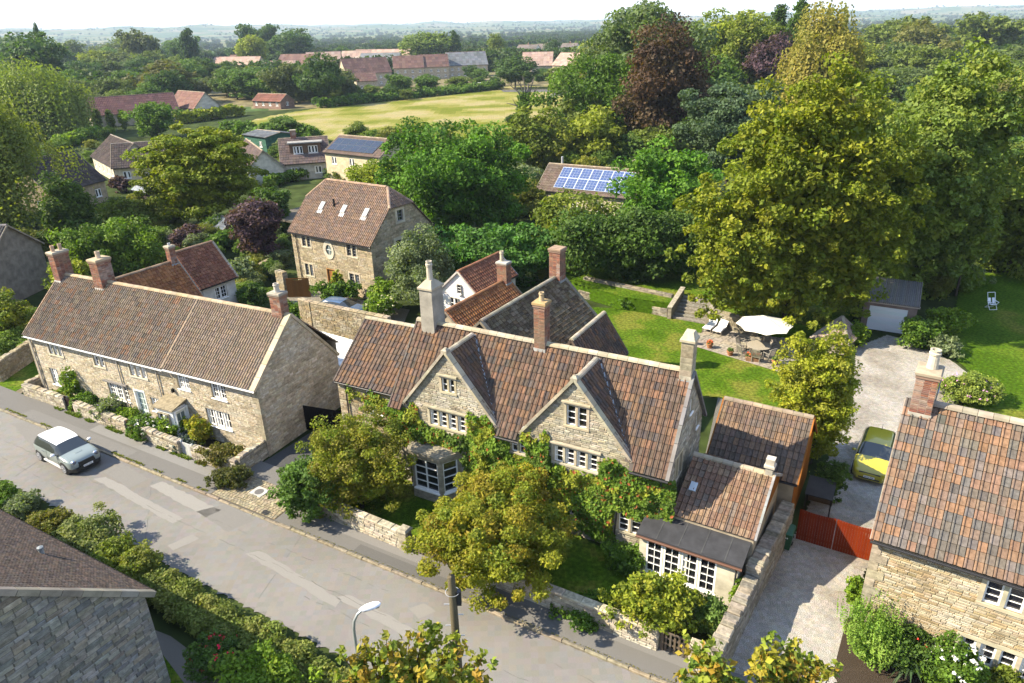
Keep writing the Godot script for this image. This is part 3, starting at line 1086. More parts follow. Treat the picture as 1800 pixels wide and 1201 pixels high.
		for sd in [-1.0, 1.0]:
			var um := MB.new()
			var a := Vector3(g, GH, z0)
			var b := Vector3(g, GH, z0 - deep)
			var c := Vector3(g + sd * half, feet, z0)
			if sd > 0:
				um.tri(a, c, b, Color(0.07, 0.055, 0.05))
			else:
				um.tri(a, b, c, Color(0.07, 0.055, 0.05))
			part(roof, "roof_boards", um, M.matte)
			verge(roof, Vector3(g + sd * (half + 0.12), feet - 0.12, -0.36), Vector3(g + sd * 0.02, GH + 0.13, -0.36), 0.34, 0.13, Color(0.44, 0.39, 0.29))
			var vm := MB.new()
			var p := Vector3(g + sd * (half + 0.04), feet - 0.0, z0 + 0.02)
			var q := Vector3(g + sd * 0.12, GH - 0.05, z0 - deep + 0.05)
			vm.bar(p + Vector3(0, 0.07, 0), q + Vector3(0, 0.07, 0), 0.24, 0.04, Color(0.34, 0.37, 0.4))
			part(roof, "valley_lead", vm, M.lead)
		ridge_caps(roof, Vector3(g, GH + 0.06, -0.45), Vector3(g, GH + 0.06, z0 - deep + 0.2), 0.13, Color(0.36, 0.32, 0.25), 0.45, true)
		var fm := MB.new()
		fm.cbox(Vector3(g - 0.16, GH + 0.02, -0.52), Vector3(g + 0.16, GH + 0.3, -0.2), 0.1, Color(0.46, 0.41, 0.31))
		part(roof, "finial", fm, M.stone)
	for e in [[GA + half + 0.1, GB - half - 0.05], [GB + half + 0.1, lx]]:
		gutter(h, Vector3(e[0], 4.57, 0.07), Vector3(e[1], 4.57, 0.07))
	downpipe(h, Vector3(lx - 0.35, 4.4, -0.28))
	chimney(h, Vector3(0.9, 7.3, zr - 0.1), 0.8, 1.05, 10.15, "render", [[0.0, 0.0, 0.17, 1.0, Color(0.56, 0.5, 0.4)]], {"dome": true, "taper": 0.93, "flash_y": 0.3, "lead": Color(0.5, 0.5, 0.48)})
	chimney(h, Vector3(7.2, 7.5, zr), 0.56, 0.56, 10.3, "brick", [[0.0, 0.0, 0.13, 0.42, Color(0.55, 0.42, 0.26)]], {"flash_y": 0.45, "lead": Color(0.42, 0.42, 0.4), "cap": Color(0.42, 0.3, 0.15)})
	chimney(h, Vector3(lx - 0.32, 7.6, zr), 0.52, 0.62, 9.75, "stone", [], {"dome": true, "flash_y": 0.2, "cap": Color(0.5, 0.44, 0.32)})
	# canted bay window with a flat stone roof
	var pts := [Vector3(1.15, 0, -0.33), Vector3(1.6, 0, 0.62), Vector3(3.35, 0, 0.62), Vector3(3.95, 0, -0.33)]
	var bay := group_node(h, "bay_window")
	var wm := MB.new()
	for i in 3:
		var a: Vector3 = pts[i]
		var b: Vector3 = pts[i + 1]
		var d := b - a
		var len := d.length()
		var tf := Transform3D(Basis(d / len, Vector3.UP, (d / len).cross(Vector3.UP)), a)
		var hole := rect(0.16, 0.75, len - 0.32, 1.75)
		wall_sheet(wm, tf, [Vector2(0, 2.75), Vector2(len, 2.75)], [hole], Color(0.44, 0.39, 0.3))
		var fr := MB.new()
		fr.tf = tf
		var pm := MB.new()
		pm.tf = tf
		pm.quad(Vector3(0.16, 0.75, -0.1), Vector3(len - 0.16, 0.75, -0.1), Vector3(len - 0.16, 2.5, -0.1), Vector3(0.16, 2.5, -0.1), DARKGLASS)
		part(bay, "pane", pm, M.glass)
		var cols := 2 if i == 1 else 1
		for c in cols + 1:
			var x := lerpf(0.16, len - 0.22, float(c) / cols)
			fr.box(Vector3(x, 0.75, -0.095), Vector3(x + 0.06, 2.5, -0.04), WHITE)
		for r in 5:
			var y := lerpf(0.75, 2.45, r / 4.0)
			fr.box(Vector3(0.16, y, -0.094), Vector3(len - 0.16, y + (0.06 if r in [0, 4] else 0.03), -0.045), WHITE)
		fr.cbox(Vector3(0.1, 0.66, -0.05), Vector3(len - 0.1, 0.748, 0.08), 0.01, WHITE)
		part(bay, "frame", fr, M.paint)
	part(bay, "bay_wall", wm, M.stone)
	var top := MB.new()
	top.slab([Vector3(1.0, 0, -0.34), Vector3(1.5, 0, 0.78), Vector3(3.45, 0, 0.78), Vector3(4.1, 0, -0.34)], 2.75, 2.95, Color(0.4, 0.35, 0.26))
	part(bay, "flat_roof", top, M.stone)

	# lower bay at the left end
	var lb := thing("low_end_bay", "lower left end of the gabled house with plain tiled roof", "house", Vector3(-9.6, 0, -34.75), 27.8)
	var f := gabled(lb, 3.75, 6.3, 4.75, 7.18, {"tiles": TILE_MAIN, "kind": "single", "tw": 0.245, "tl": 0.36, "single": 150, "stones": true, "faced": ["front"], "over": 0.12, "holes": {"front": [rect(1.9, 3.2, 1.0, 1.3)]}, "ridge": Color(0.45, 0.39, 0.28), "vcol": Color(0.12, 0.11, 0.1)})
	window(lb, f.front, 1.9, 3.2, 1.0, 1.3, 1, 3, 2, {"fw": 0.07, "deep": 0.1})
	downpipe(lb, Vector3(0.6, 4.5, 0.08))

	# wings behind
	var w1 := thing("stone_slate_wing", "rear wing with dark stone slate roof and brick chimney behind the gabled house", "house", Vector3(0.7, 0, -35.2), -57.5)
	gabled(w1, 9.1, 5.5, 4.55, 7.16, {"tiles": TILE_STONE, "kind": "flat", "tw": 0.34, "tl": 0.24, "wall": Color(0.36, 0.31, 0.23), "ridge": Color(0.3, 0.27, 0.21), "over": 0.1, "vcol": Color(0.24, 0.21, 0.16), "vw": 0.28})
	chimney(w1, Vector3(8.75, 6.5, -2.75), 0.78, 0.78, 8.95, "brick", [], {"flash_y": 0.3, "cap": Color(0.34, 0.24, 0.17)})
	var w2 := thing("small_rear_gable", "small rear gable with dark brown tiles facing the lawn", "house", Vector3(4.57, 0, -34.87), -59.7)
	gabled(w2, 4.4, 2.96, 4.13, 6.3, {"tiles": TILE_MAIN, "kind": "single", "wall": Color(0.36, 0.31, 0.23), "over": 0.1, "ridge": Color(0.38, 0.33, 0.25), "vcol": Color(0.15, 0.12, 0.1)})
	var w3 := thing("orange_tiled_wing", "low rear wing with bright orange pantiles and brick chimney", "house", Vector3(-2.4, 0, -41.9), -57.0)
	gabled(w3, 7.4, 4.4, 3.3, 5.3, {"tiles": TILE_ORANGE, "tw": 0.24, "tl": 0.3, "wall": Color(0.4, 0.34, 0.25), "over": 0.1, "ridge": Color(0.3, 0.15, 0.08)})
	chimney(w3, Vector3(7.0, 4.6, -2.2), 0.62, 0.8, 6.6, "brick", [[0.0, -0.15, 0.15, 0.75, Color(0.55, 0.48, 0.36)]], {"flash_y": 0.4, "cap": Color(0.44, 0.42, 0.38)})
	var w4 := thing("weatherboard_outbuilding", "small white weatherboarded gable with red pantile roof", "outbuilding", Vector3(-2.6, 0, -52.1), -56.5)
	var f4 := gabled(w4, 5.5, 3.4, 3.2, 4.75, {"tiles": TILE_RED, "tw": 0.26, "tl": 0.3, "wall": Color(0.62, 0.58, 0.52), "over": 0.15, "ridge": Color(0.3, 0.14, 0.08), "vcol": Color(0.5, 0.47, 0.42)})
	var y := 0.1
	while y < 4.6:
		var lim := 3.4
		if y + 0.17 > 3.2:
			lim = 3.4 - 2.0 * (y + 0.17 - 3.2) * 1.7 / 1.55
		if lim > 0.25:
			var wb := MB.new()
			wb.tf = f4.left
			var x0 := (3.4 - lim) / 2
			wb.hexa([Vector3(x0, y, 0.035), Vector3(x0 + lim, y, 0.035), Vector3(x0 + lim, y, 0.003), Vector3(x0, y, 0.003)], [Vector3(x0, y + 0.17, 0.012), Vector3(x0 + lim, y + 0.17, 0.012), Vector3(x0 + lim, y + 0.17, 0.003), Vector3(x0, y + 0.17, 0.003)], vary(Color(0.62, 0.6, 0.57), 0.06))
			part(w4, "weatherboard", wb, M.paint)
		y += 0.17
	window(w4, f4.left * Transform3D(Basis(), Vector3(0, 0, 0.16)), 1.55, 2.95, 0.4, 0.75, 1, 3, 1, {"fw": 0.04, "deep": 0.1})
	window(w4, f4.left * Transform3D(Basis(), Vector3(0, 0, 0.16)), 0.8, 1.6, 0.8, 0.9, 2, 2, 1, {"fw": 0.05, "deep": 0.1})


# ================================================================ side extensions by the drive
func build_annexes() -> void:
	var ra := thing("timber_side_annexe", "rear side annexe with mottled clay tiles and orange timber end wall", "extension", Vector3(9.35, 0, -28.95), 31.0)
	var f := gabled(ra, 3.9, 4.9, 2.8, 4.85, {"tiles": [Color(0.2, 0.142, 0.1), Color(0.172, 0.122, 0.092), Color(0.235, 0.158, 0.106), Color(0.15, 0.115, 0.092), Color(0.19, 0.135, 0.1)], "kind": "single", "tw": 0.25, "tl": 0.36, "single": 130, "wall": Color(0.36, 0.31, 0.23), "over": 0.15, "ridge": Color(0.34, 0.27, 0.2), "vcol": Color(0.3, 0.12, 0.03)})
	board_wall(ra, f.right, 4.9, 2.8, 4.85, Color(0.42, 0.15, 0.025))
	var fa := thing("tiled_side_annexe", "front side annexe with sunlit clay tiles above a felt lean-to", "extension", Vector3(6.68, 0, -24.81), 31.4)
	var roof := group_node(fa, "roof")
	var sl := (4.14 - 2.68) / 2.83
	var lv := Vector2(2.83, 2.83 * sl).length()
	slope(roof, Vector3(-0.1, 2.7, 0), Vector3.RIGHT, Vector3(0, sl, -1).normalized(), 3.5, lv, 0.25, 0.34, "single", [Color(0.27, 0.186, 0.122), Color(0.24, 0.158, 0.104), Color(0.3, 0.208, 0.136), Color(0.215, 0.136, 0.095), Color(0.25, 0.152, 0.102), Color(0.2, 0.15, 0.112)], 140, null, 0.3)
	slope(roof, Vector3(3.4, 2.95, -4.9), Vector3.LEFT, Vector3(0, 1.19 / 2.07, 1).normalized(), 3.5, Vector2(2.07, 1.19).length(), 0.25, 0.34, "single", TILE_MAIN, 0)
	ridge_caps(roof, Vector3(-0.1, 4.19, -2.83), Vector3(3.45, 4.19, -2.83), 0.14, Color(0.42, 0.35, 0.25), 0.45, true)
	var wm := MB.new()
	wm.box(Vector3(0, 0, -4.8), Vector3(3.38, 2.66, -0.05), Color(0.4, 0.34, 0.25))
	part(fa, "wall", wm, M.render)
	var gm := MB.new()
	wall_sheet(gm, Transform3D(Basis(Vector3.UP, PI / 2), Vector3(3.385, 2.6, 0)), [Vector2(0, 0.08), Vector2(2.83, 1.5), Vector2(4.9, 0.3)], [], Color(0.36, 0.14, 0.03))
	part(fa, "gable_boarding", gm, M.wood)
	verge(roof, Vector3(3.44, 2.68, 0.0), Vector3(3.44, 4.2, -2.83), 0.1, 0.12, Color(0.3, 0.3, 0.3), "barge")
	verge(roof, Vector3(3.44, 2.95, -4.9), Vector3(3.44, 4.2, -2.83), 0.1, 0.12, Color(0.3, 0.3, 0.3), "barge")
	chimney(fa, Vector3(3.2, 3.7, -2.83), 0.3, 0.3, 4.55, "render", [], {"flash": false, "dome": true, "cap": Color(0.55, 0.5, 0.42)})
	# rooflight
	var rl := MB.new()
	rl.tf = Transform3D(Basis(Vector3.RIGHT, Vector3(0, sl, -1).normalized(), Vector3.RIGHT.cross(Vector3(0, sl, -1).normalized())), Vector3(0.25, 2.7 + 1.2 * sl, -1.2))
	rl.cbox(Vector3(0, 0, 0.02), Vector3(0.3, 0.45, 0.11), 0.02, Color(0.4, 0.45, 0.48))
	part(fa, "rooflight", rl, M.glass)
	# the felt-roofed glazed lean-to in front
	var lt := thing("glazed_garden_room", "glazed garden room with dark felt flat roof and white doors", "extension", Vector3(5.2, 0, -24.33), 31.3)
	var fm := MB.new()
	fm.hexa([Vector3(-0.12, 2.17, 0.14), Vector3(4.32, 2.17, 0.14), Vector3(4.32, 2.52, -1.62), Vector3(-0.12, 2.52, -1.62)], [Vector3(-0.12, 2.27, 0.14), Vector3(4.32, 2.27, 0.14), Vector3(4.32, 2.62, -1.62), Vector3(-0.12, 2.62, -1.62)], Color(0.042, 0.042, 0.045))
	var fr := part(lt, "felt_roof", fm, M.felt)
	for i in 4:
		var sm := MB.new()
		var x := 0.75 + i * 0.95
		sm.bar(Vector3(x, 2.275, 0.13), Vector3(x, 2.623, -1.6), 0.05, 0.012, Color(0.06, 0.06, 0.062))
		part(fr, "seam", sm, M.felt)
	gutter(lt, Vector3(-0.12, 2.17, 0.2), Vector3(4.32, 2.17, 0.2), Color(0.12, 0.06, 0.04))
	downpipe(lt, Vector3(4.1, 2.1, 0.1))
	var cream := Color(0.62, 0.57, 0.45)
	var bm := MB.new()
	var ftf := Transform3D(Basis(), Vector3.ZERO)
	var wins := []
	for i in 4:
		wins.append(rect(0.32 + i * 0.76, 0.35, 0.72, 1.68))
	wall_sheet(bm, ftf, [Vector2(0, 2.17), Vector2(4.15, 2.17)], wins, cream)
	wall_sheet(bm, Transform3D(Basis(Vector3.UP, PI / 2), Vector3(4.15, 0, 0)), [Vector2(0, 2.17), Vector2(1.5, 2.45)], [], cream)
	wall_sheet(bm, Transform3D(Basis(Vector3.UP, -PI / 2), Vector3(0, 0, -1.5)), [Vector2(0, 2.45), Vector2(1.5, 2.17)], [], Color(0.6, 0.57, 0.5))
	part(lt, "wall", bm, M.render)
	for w in wins:
		window(lt, ftf, w.position.x, w.position.y, w.size.x, w.size.y, 1, 4, 2, {"fw": 0.08, "deep": 0.06, "reveal": cream, "curtain": w.position.x > 1.5 and w.position.x < 2.2})


func board_wall(h: Node3D, tf: Transform3D, w: float, he: float, hr: float, col: Color) -> void:
	var n := int(w / 0.15)
	for i in n:
		var x0 := w * i / n
		var x1 := w * (i + 1) / n - 0.01
		var y0 := he + (hr - he) * (1.0 - absf(x0 - w / 2) / (w / 2))
		var y1 := he + (hr - he) * (1.0 - absf(x1 - w / 2) / (w / 2))
		var mb := MB.new()
		mb.tf = tf
		mb.hexa([Vector3(x0, 0.05, 0.03), Vector3(x1, 0.05, 0.03), Vector3(x1, 0.05, 0.003), Vector3(x0, 0.05, 0.003)], [Vector3(x0, y0, 0.03), Vector3(x1, y1, 0.03), Vector3(x1, y1, 0.003), Vector3(x0, y0, 0.003)], vary(col, 0.15))
		part(h, "board", mb, M.wood)


# ================================================================ the near house on the right
func build_right_house() -> void:
	var lx := 9.0
	var wz := 7.7
	var he := 4.95
	var hr := 8.6
	var h := thing("drive_side_house", "near stone house with orange and grey mottled clay tiles beside the drive", "house", Vector3(12.95, 0, -20.6), 34.0)
	var front := Transform3D(Basis(), Vector3.ZERO)
	var wins := [[3.55, 3.5, 1.15, 0.95, 2], [3.3, 0.85, 2.3, 0.95, 4], [6.6, 3.5, 1.15, 0.95, 2], [7.0, 0.85, 1.15, 0.95, 2]]
	var holes := []
	for w in wins:
		holes.append(rect(w[0], w[1], w[2], w[3]))
	var pal := [Color(0.5, 0.4, 0.26), Color(0.54, 0.45, 0.31), Color(0.42, 0.32, 0.19), Color(0.58, 0.5, 0.36), Color(0.46, 0.35, 0.2), Color(0.53, 0.46, 0.33)]
	stone_wall(h, front, [Vector2(0, he), Vector2(lx, he)], holes, pal, Color(0.36, 0.29, 0.19), {"hmin": 0.06, "hmax": 0.13, "lmin": 0.14, "lmax": 0.4, "depth": 0.03})
	for w in wins:
		window(h, front, w[0], w[1], w[2], w[3], w[4], 3, 1, {"stone": true, "surround": 0.15, "mullion": 0.13, "fw": 0.06, "deep": 0.12, "ashlar": Color(0.52, 0.46, 0.34)})
	for j in 13:
		var q := MB.new()
		var lo := 0.37 * j
		var wide: float = [0.55, 0.3][j % 2]
		q.box(Vector3(-0.02, lo + 0.006, -0.25), Vector3(wide, minf(lo + 0.364, he), 0.035), vary(Color(0.46, 0.4, 0.29), 0.12))
		part(h, "quoin", q, M.stone)
	for k in [["left", Transform3D(Basis(Vector3.UP, -PI / 2), Vector3(0, 0, -wz)), [Vector2(0, he), Vector2(wz / 2, hr), Vector2(wz, he)]], ["right", Transform3D(Basis(Vector3.UP, PI / 2), Vector3(lx, 0, 0)), [Vector2(0, he), Vector2(wz / 2, hr), Vector2(wz, he)]], ["back", Transform3D(Basis(Vector3.UP, PI), Vector3(lx, 0, -wz)), [Vector2(0, he), Vector2(lx, he)]]]:
		if k[0] == "left":
			stone_wall(h, k[1], k[2], [], pal, Color(0.36, 0.29, 0.19), {})
		else:
			var mb := MB.new()
			wall_sheet(mb, k[1], k[2], [], Color(0.4, 0.33, 0.22))
			part(h, "wall", mb, M.render)
	var roof := group_node(h, "roof")
	var sl := (hr - he) / (wz / 2)
	var ov := 0.22
	var lv := Vector2(wz / 2 + ov, (wz / 2 + ov) * sl).length()
	slope(roof, Vector3(-0.12, he - ov * sl + 0.03, ov), Vector3.RIGHT, Vector3(0, sl, -1).normalized(), lx + 0.2, lv, 0.285, 0.36, "single", TILE_RIGHT, 300, null, 0.42)
	slope(roof, Vector3(lx + 0.1, he - ov * sl + 0.03, -wz - ov), Vector3.LEFT, Vector3(0, sl, 1).normalized(), lx + 0.2, lv, 0.3, 0.36, "roman", TILE_RIGHT, 0)
	ridge_caps(roof, Vector3(0.3, hr + 0.08, -wz / 2), Vector3(lx, hr + 0.08, -wz / 2), 0.16, Color(0.36, 0.31, 0.24), 0.48, true)
	verge(roof, Vector3(-0.1, he - ov * sl, ov), Vector3(-0.1, hr + 0.02, -wz / 2), 0.08, 0.1, Color(0.3, 0.26, 0.21), "verge")
	gutter(h, Vector3(-0.1, he - ov * sl - 0.03, ov + 0.07), Vector3(lx, he - ov * sl - 0.03, ov + 0.07))
	chimney(h, Vector3(0.45, hr - 0.75, -wz / 2), 0.72, 0.95, hr + 1.3, "brick", [[0.05, -0.1, 0.2, 0.75, Color(0.62, 0.55, 0.42)]], {"flash_y": 0.35, "lead": Color(0.45, 0.42, 0.36), "cap": Color(0.4, 0.33, 0.24)})
	var am := MB.new()
	am.tube([Vector3(0.85, hr - 0.1, -wz / 2 - 0.3), Vector3(0.88, hr + 1.5, -wz / 2 - 0.3)], [0.025, 0.025], 6, Color(0.35, 0.38, 0.42))
	am.bar(Vector3(0.88, hr + 0.6, -wz / 2 - 0.3), Vector3(0.88, hr + 0.6, -wz / 2 + 0.2), 0.03, 0.03, Color(0.3, 0.33, 0.4))
	part(h, "aerial_mast", am, M.metal)


# ================================================================ the corner house at the lower left
func build_corner_house() -> void:
	var lx := 14.0
	var wz := 8.0
	var he := 4.33
	var hr := 7.65
	var h := thing("grey_gable_house", "grey rubble stone gable end with dark plain tile roof by the hedge", "house", Vector3(-29.25, 0, -19.43), 30.0)
	var gable := Transform3D(Basis(Vector3.UP, PI / 2), Vector3(lx, 0, 0))
	var prof := [Vector2(0, he), Vector2(wz / 2, hr), Vector2(wz, he)]
	var mb := MB.new()
	wall_sheet(mb, gable, prof, [], Color(0.15, 0.15, 0.135))
	var w := part(h, "wall", mb, M.mortar)
	var rows := stone_rows(prof, [], 0.14, 0.24, 0.24, 0.52)
	var eye := Vector3(0, CAM_H, 0)
	var ht := Transform3D(Basis(Vector3.UP, h.rotation.y), h.position)
	rows.sort_custom(func(a, b): return (ht * gable * Vector3(a[0], a[2], 0)).distance_squared_to(eye) < (ht * gable * Vector3(b[0], b[2], 0)).distance_squared_to(eye))
	var rest := MB.new()
	rest.tf = gable
	for i in rows.size():
		var r: Array = rows[i]
		var col := vary(pick(COLD), 0.2)
		if i < 300:
			var sb := MB.new()
			sb.tf = gable
			stone_shape(sb, r[0], r[1], r[2], r[3], rng.randf_range(0.015, 0.045), col)
			part(w, "stone", sb, M.stone)
		else:
			stone_shape(rest, r[0], r[1], r[2], r[3], rng.randf_range(0.015, 0.045), col)
	stuff(w, "stone_facing", rest, M.stone)
	for k in [[Transform3D(), [Vector2(0, he), Vector2(lx, he)]], [Transform3D(Basis(Vector3.UP, PI), Vector3(lx, 0, -wz)), [Vector2(0, he), Vector2(lx, he)]], [Transform3D(Basis(Vector3.UP, -PI / 2), Vector3(0, 0, -wz)), prof]]:
		var b := MB.new()
		wall_sheet(b, k[0], k[1], [], Color(0.22, 0.21, 0.19))
		part(h, "wall", b, M.render)
	var roof := group_node(h, "roof")
	var sl := (hr - he) / (wz / 2)
	var ov := 0.3
	var lv := Vector2(wz / 2 + ov, (wz / 2 + ov) * sl).length()
	var pal := [Color(0.105, 0.083, 0.07), Color(0.12, 0.095, 0.08), Color(0.09, 0.075, 0.068), Color(0.14, 0.105, 0.085), Color(0.115, 0.095, 0.085)]
	slope(roof, Vector3(lx - 0.05, he - ov * sl, -wz - ov), Vector3.LEFT, Vector3(0, sl, 1).normalized(), lx, lv, 0.17, 0.115, "flat", pal, 280, null, 0.1)
	slope(roof, Vector3(0, he - ov * sl, ov), Vector3.RIGHT, Vector3(0, sl, -1).normalized(), lx, lv, 0.3, 0.2, "flat", pal, 0)
	ridge_caps(roof, Vector3(0, hr + 0.05, -wz / 2), Vector3(lx, hr + 0.05, -wz / 2), 0.13, Color(0.1, 0.075, 0.06), 0.45, false)
	for e in [[-wz - ov, 1.0], [ov, -1.0]]:
		verge(roof, Vector3(lx + 0.02, he - ov * sl - 0.05, e[0]), Vector3(lx + 0.02, hr + 0.05, -wz / 2), 0.24, 0.2, Color(0.34, 0.31, 0.25))
	gutter(h, Vector3(0, he - ov * sl - 0.05, -wz - ov - 0.05), Vector3(lx, he - ov * sl - 0.05, -wz - ov - 0.05))
	var vm := MB.new()
	var vp := Vector3(lx - 4.0, he + 0.75, -wz + 1.0)
	vm.tube([vp, vp + Vector3(0, 0.35, 0)], [0.08, 0.08], 8, Color(0.2, 0.22, 0.23))
	vm.lathe(vp + Vector3(0, 0.33, 0), [[0.11, 0.0], [0.11, 0.08], [0.0, 0.12]], 8, Color(0.16, 0.18, 0.19))
	part(roof, "vent_pipe", vm, M.plastic)


# ================================================================ land, road, pavements
func hill(x: float, z: float, n: FastNoiseLite) -> float:
	var r := Vector2(x, z).length()
	var k := clampf((r - 900.0) / 5200.0, 0.0, 1.0)
	var lift := 58.0 + 34.0 * n.get_noise_2d(x * 0.35, z * 0.35) + 26.0 * n.get_noise_2d(x * 1.3, z * 1.3)
	lift += 40.0 * clampf(-x / maxf(r, 1.0) * 1.5, 0.0, 1.0)
	return -0.04 + k * k * lift * clampf(r / 6000.0, 0.0, 1.25)


const FIELDS := [Color(0.085, 0.135, 0.035), Color(0.11, 0.16, 0.045), Color(0.14, 0.18, 0.055), Color(0.3, 0.27, 0.13), Color(0.07, 0.11, 0.035), Color(0.19, 0.2, 0.08), Color(0.095, 0.15, 0.05), Color(0.26, 0.22, 0.12)]


func field_colour(x: float, z: float) -> Color:
	var a := 0.45
	var p := Vector2(x * cos(a) - z * sin(a), x * sin(a) + z * cos(a)) / Vector2(260.0, 170.0)
	p += Vector2(sin(p.y * 1.7) * 0.25, sin(p.x * 1.3 + 1.0) * 0.3)
	var c := Vector2i(int(floor(p.x)), int(floor(p.y)))
	return FIELDS[absi(hash(c)) % FIELDS.size()]


func build_ground() -> void:
	var n := FastNoiseLite.new()
	n.seed = 5
	n.frequency = 0.0012
	var mb := MB.new()
	var rings := [0.0, 60.0, 110.0, 160.0, 220.0, 280.0]
	var r := 280.0
	while r < 9000.0:
		r *= 1.032
		rings.append(r)
	var steps := 260
	for i in rings.size() - 1:
		for k in steps:
			var a0 := lerpf(-0.85, 0.85, float(k) / steps)
			var a1 := lerpf(-0.85, 0.85, float(k + 1) / steps)
			var p := []
			for q in [[a0, rings[i]], [a1, rings[i]], [a1, rings[i + 1]], [a0, rings[i + 1]]]:
				var x: float = sin(q[0]) * q[1]
				var z: float = -cos(q[0]) * q[1] + 30.0
				p.append(Vector3(x, hill(x, z, n), z))
			var m: Vector3 = (p[0] + p[2]) / 2
			var c := Color(0.06, 0.085, 0.025)
			if rings[i] > 270.0:
				c = field_colour(m.x, m.z)
			mb.quad(p[0], p[1], p[2], p[3], c)
	# round behind the camera
	for k in 40:
		var a0 := lerpf(0.85, TAU - 0.85, k / 40.0)
		var a1 := lerpf(0.85, TAU - 0.85, (k + 1) / 40.0)
		for s in [[0.0, 300.0], [300.0, 9000.0]]:
			var q := []
			for e in [[a0, s[0]], [a1, s[0]], [a1, s[1]], [a0, s[1]]]:
				q.append(Vector3(sin(e[0]) * e[1], -0.04, -cos(e[0]) * e[1] + 30.0))
			mb.quad(q[0], q[1], q[2], q[3], Color(0.07, 0.1, 0.03))
	structure("ground", mb, M.land)


func pxs(list: Array, h := 0.0) -> Array:
	var out := []
	for p in list:
		out.append(at(p[0], p[1], h))
	return out


# grass in cells of mixed tone, cut to a polygon
func turf(called: String, poly: Array, y: float, cell: float, pal: Array, freq: float, skirt := 0.0, kind := "grass", jitter := 0.05) -> MeshInstance3D:
	var flat := PackedVector2Array()
	var lo := Vector2(1e9, 1e9)
	var hi := -lo
	for p in poly:
		var q := Vector2(p.x, p.z)
		flat.append(q)
		lo = lo.min(q)
		hi = hi.max(q)
	var n := FastNoiseLite.new()
	n.seed = called.hash() % 999
	n.frequency = freq
	n.fractal_octaves = 4
	var mb := MB.new()
	mb.slab(poly, y - 0.004 - skirt, y - 0.004, pal[0])
	var nx := int((hi.x - lo.x) / cell) + 1
	var nz := int((hi.y - lo.y) / cell) + 1
	for i in nx:
		for j in nz:
			var c := lo + Vector2(i + 0.5, j + 0.5) * cell
			if not Geometry2D.is_point_in_polygon(c, flat):
				continue
			var k := clampf(n.get_noise_2d(c.x, c.y) * 1.4 + 0.5 + rng.randf_range(-0.08, 0.08), 0.0, 0.999) * (pal.size() - 1)
			var col: Color = (pal[int(k)] as Color).lerp(pal[int(k) + 1], k - int(k))
			var x0 := lo.x + i * cell
			var z0 := lo.y + j * cell
			mb.quad(Vector3(x0, y, z0 + cell), Vector3(x0 + cell, y, z0 + cell), Vector3(x0 + cell, y, z0), Vector3(x0, y, z0), vary(col, jitter))
	return structure(called, mb, M[kind])


const KERB_A := Vector3(-33.65, 0, -41.2)
const KERB_B := Vector3(4.45, 0, -18.95)


func kerb(s: float, off := 0.0) -> Vector3:   # a point s metres along the far kerb, off metres behind it
	var d := (KERB_B - KERB_A).normalized()
	return KERB_A + d * s + Vector3(d.z, 0, -d.x) * off


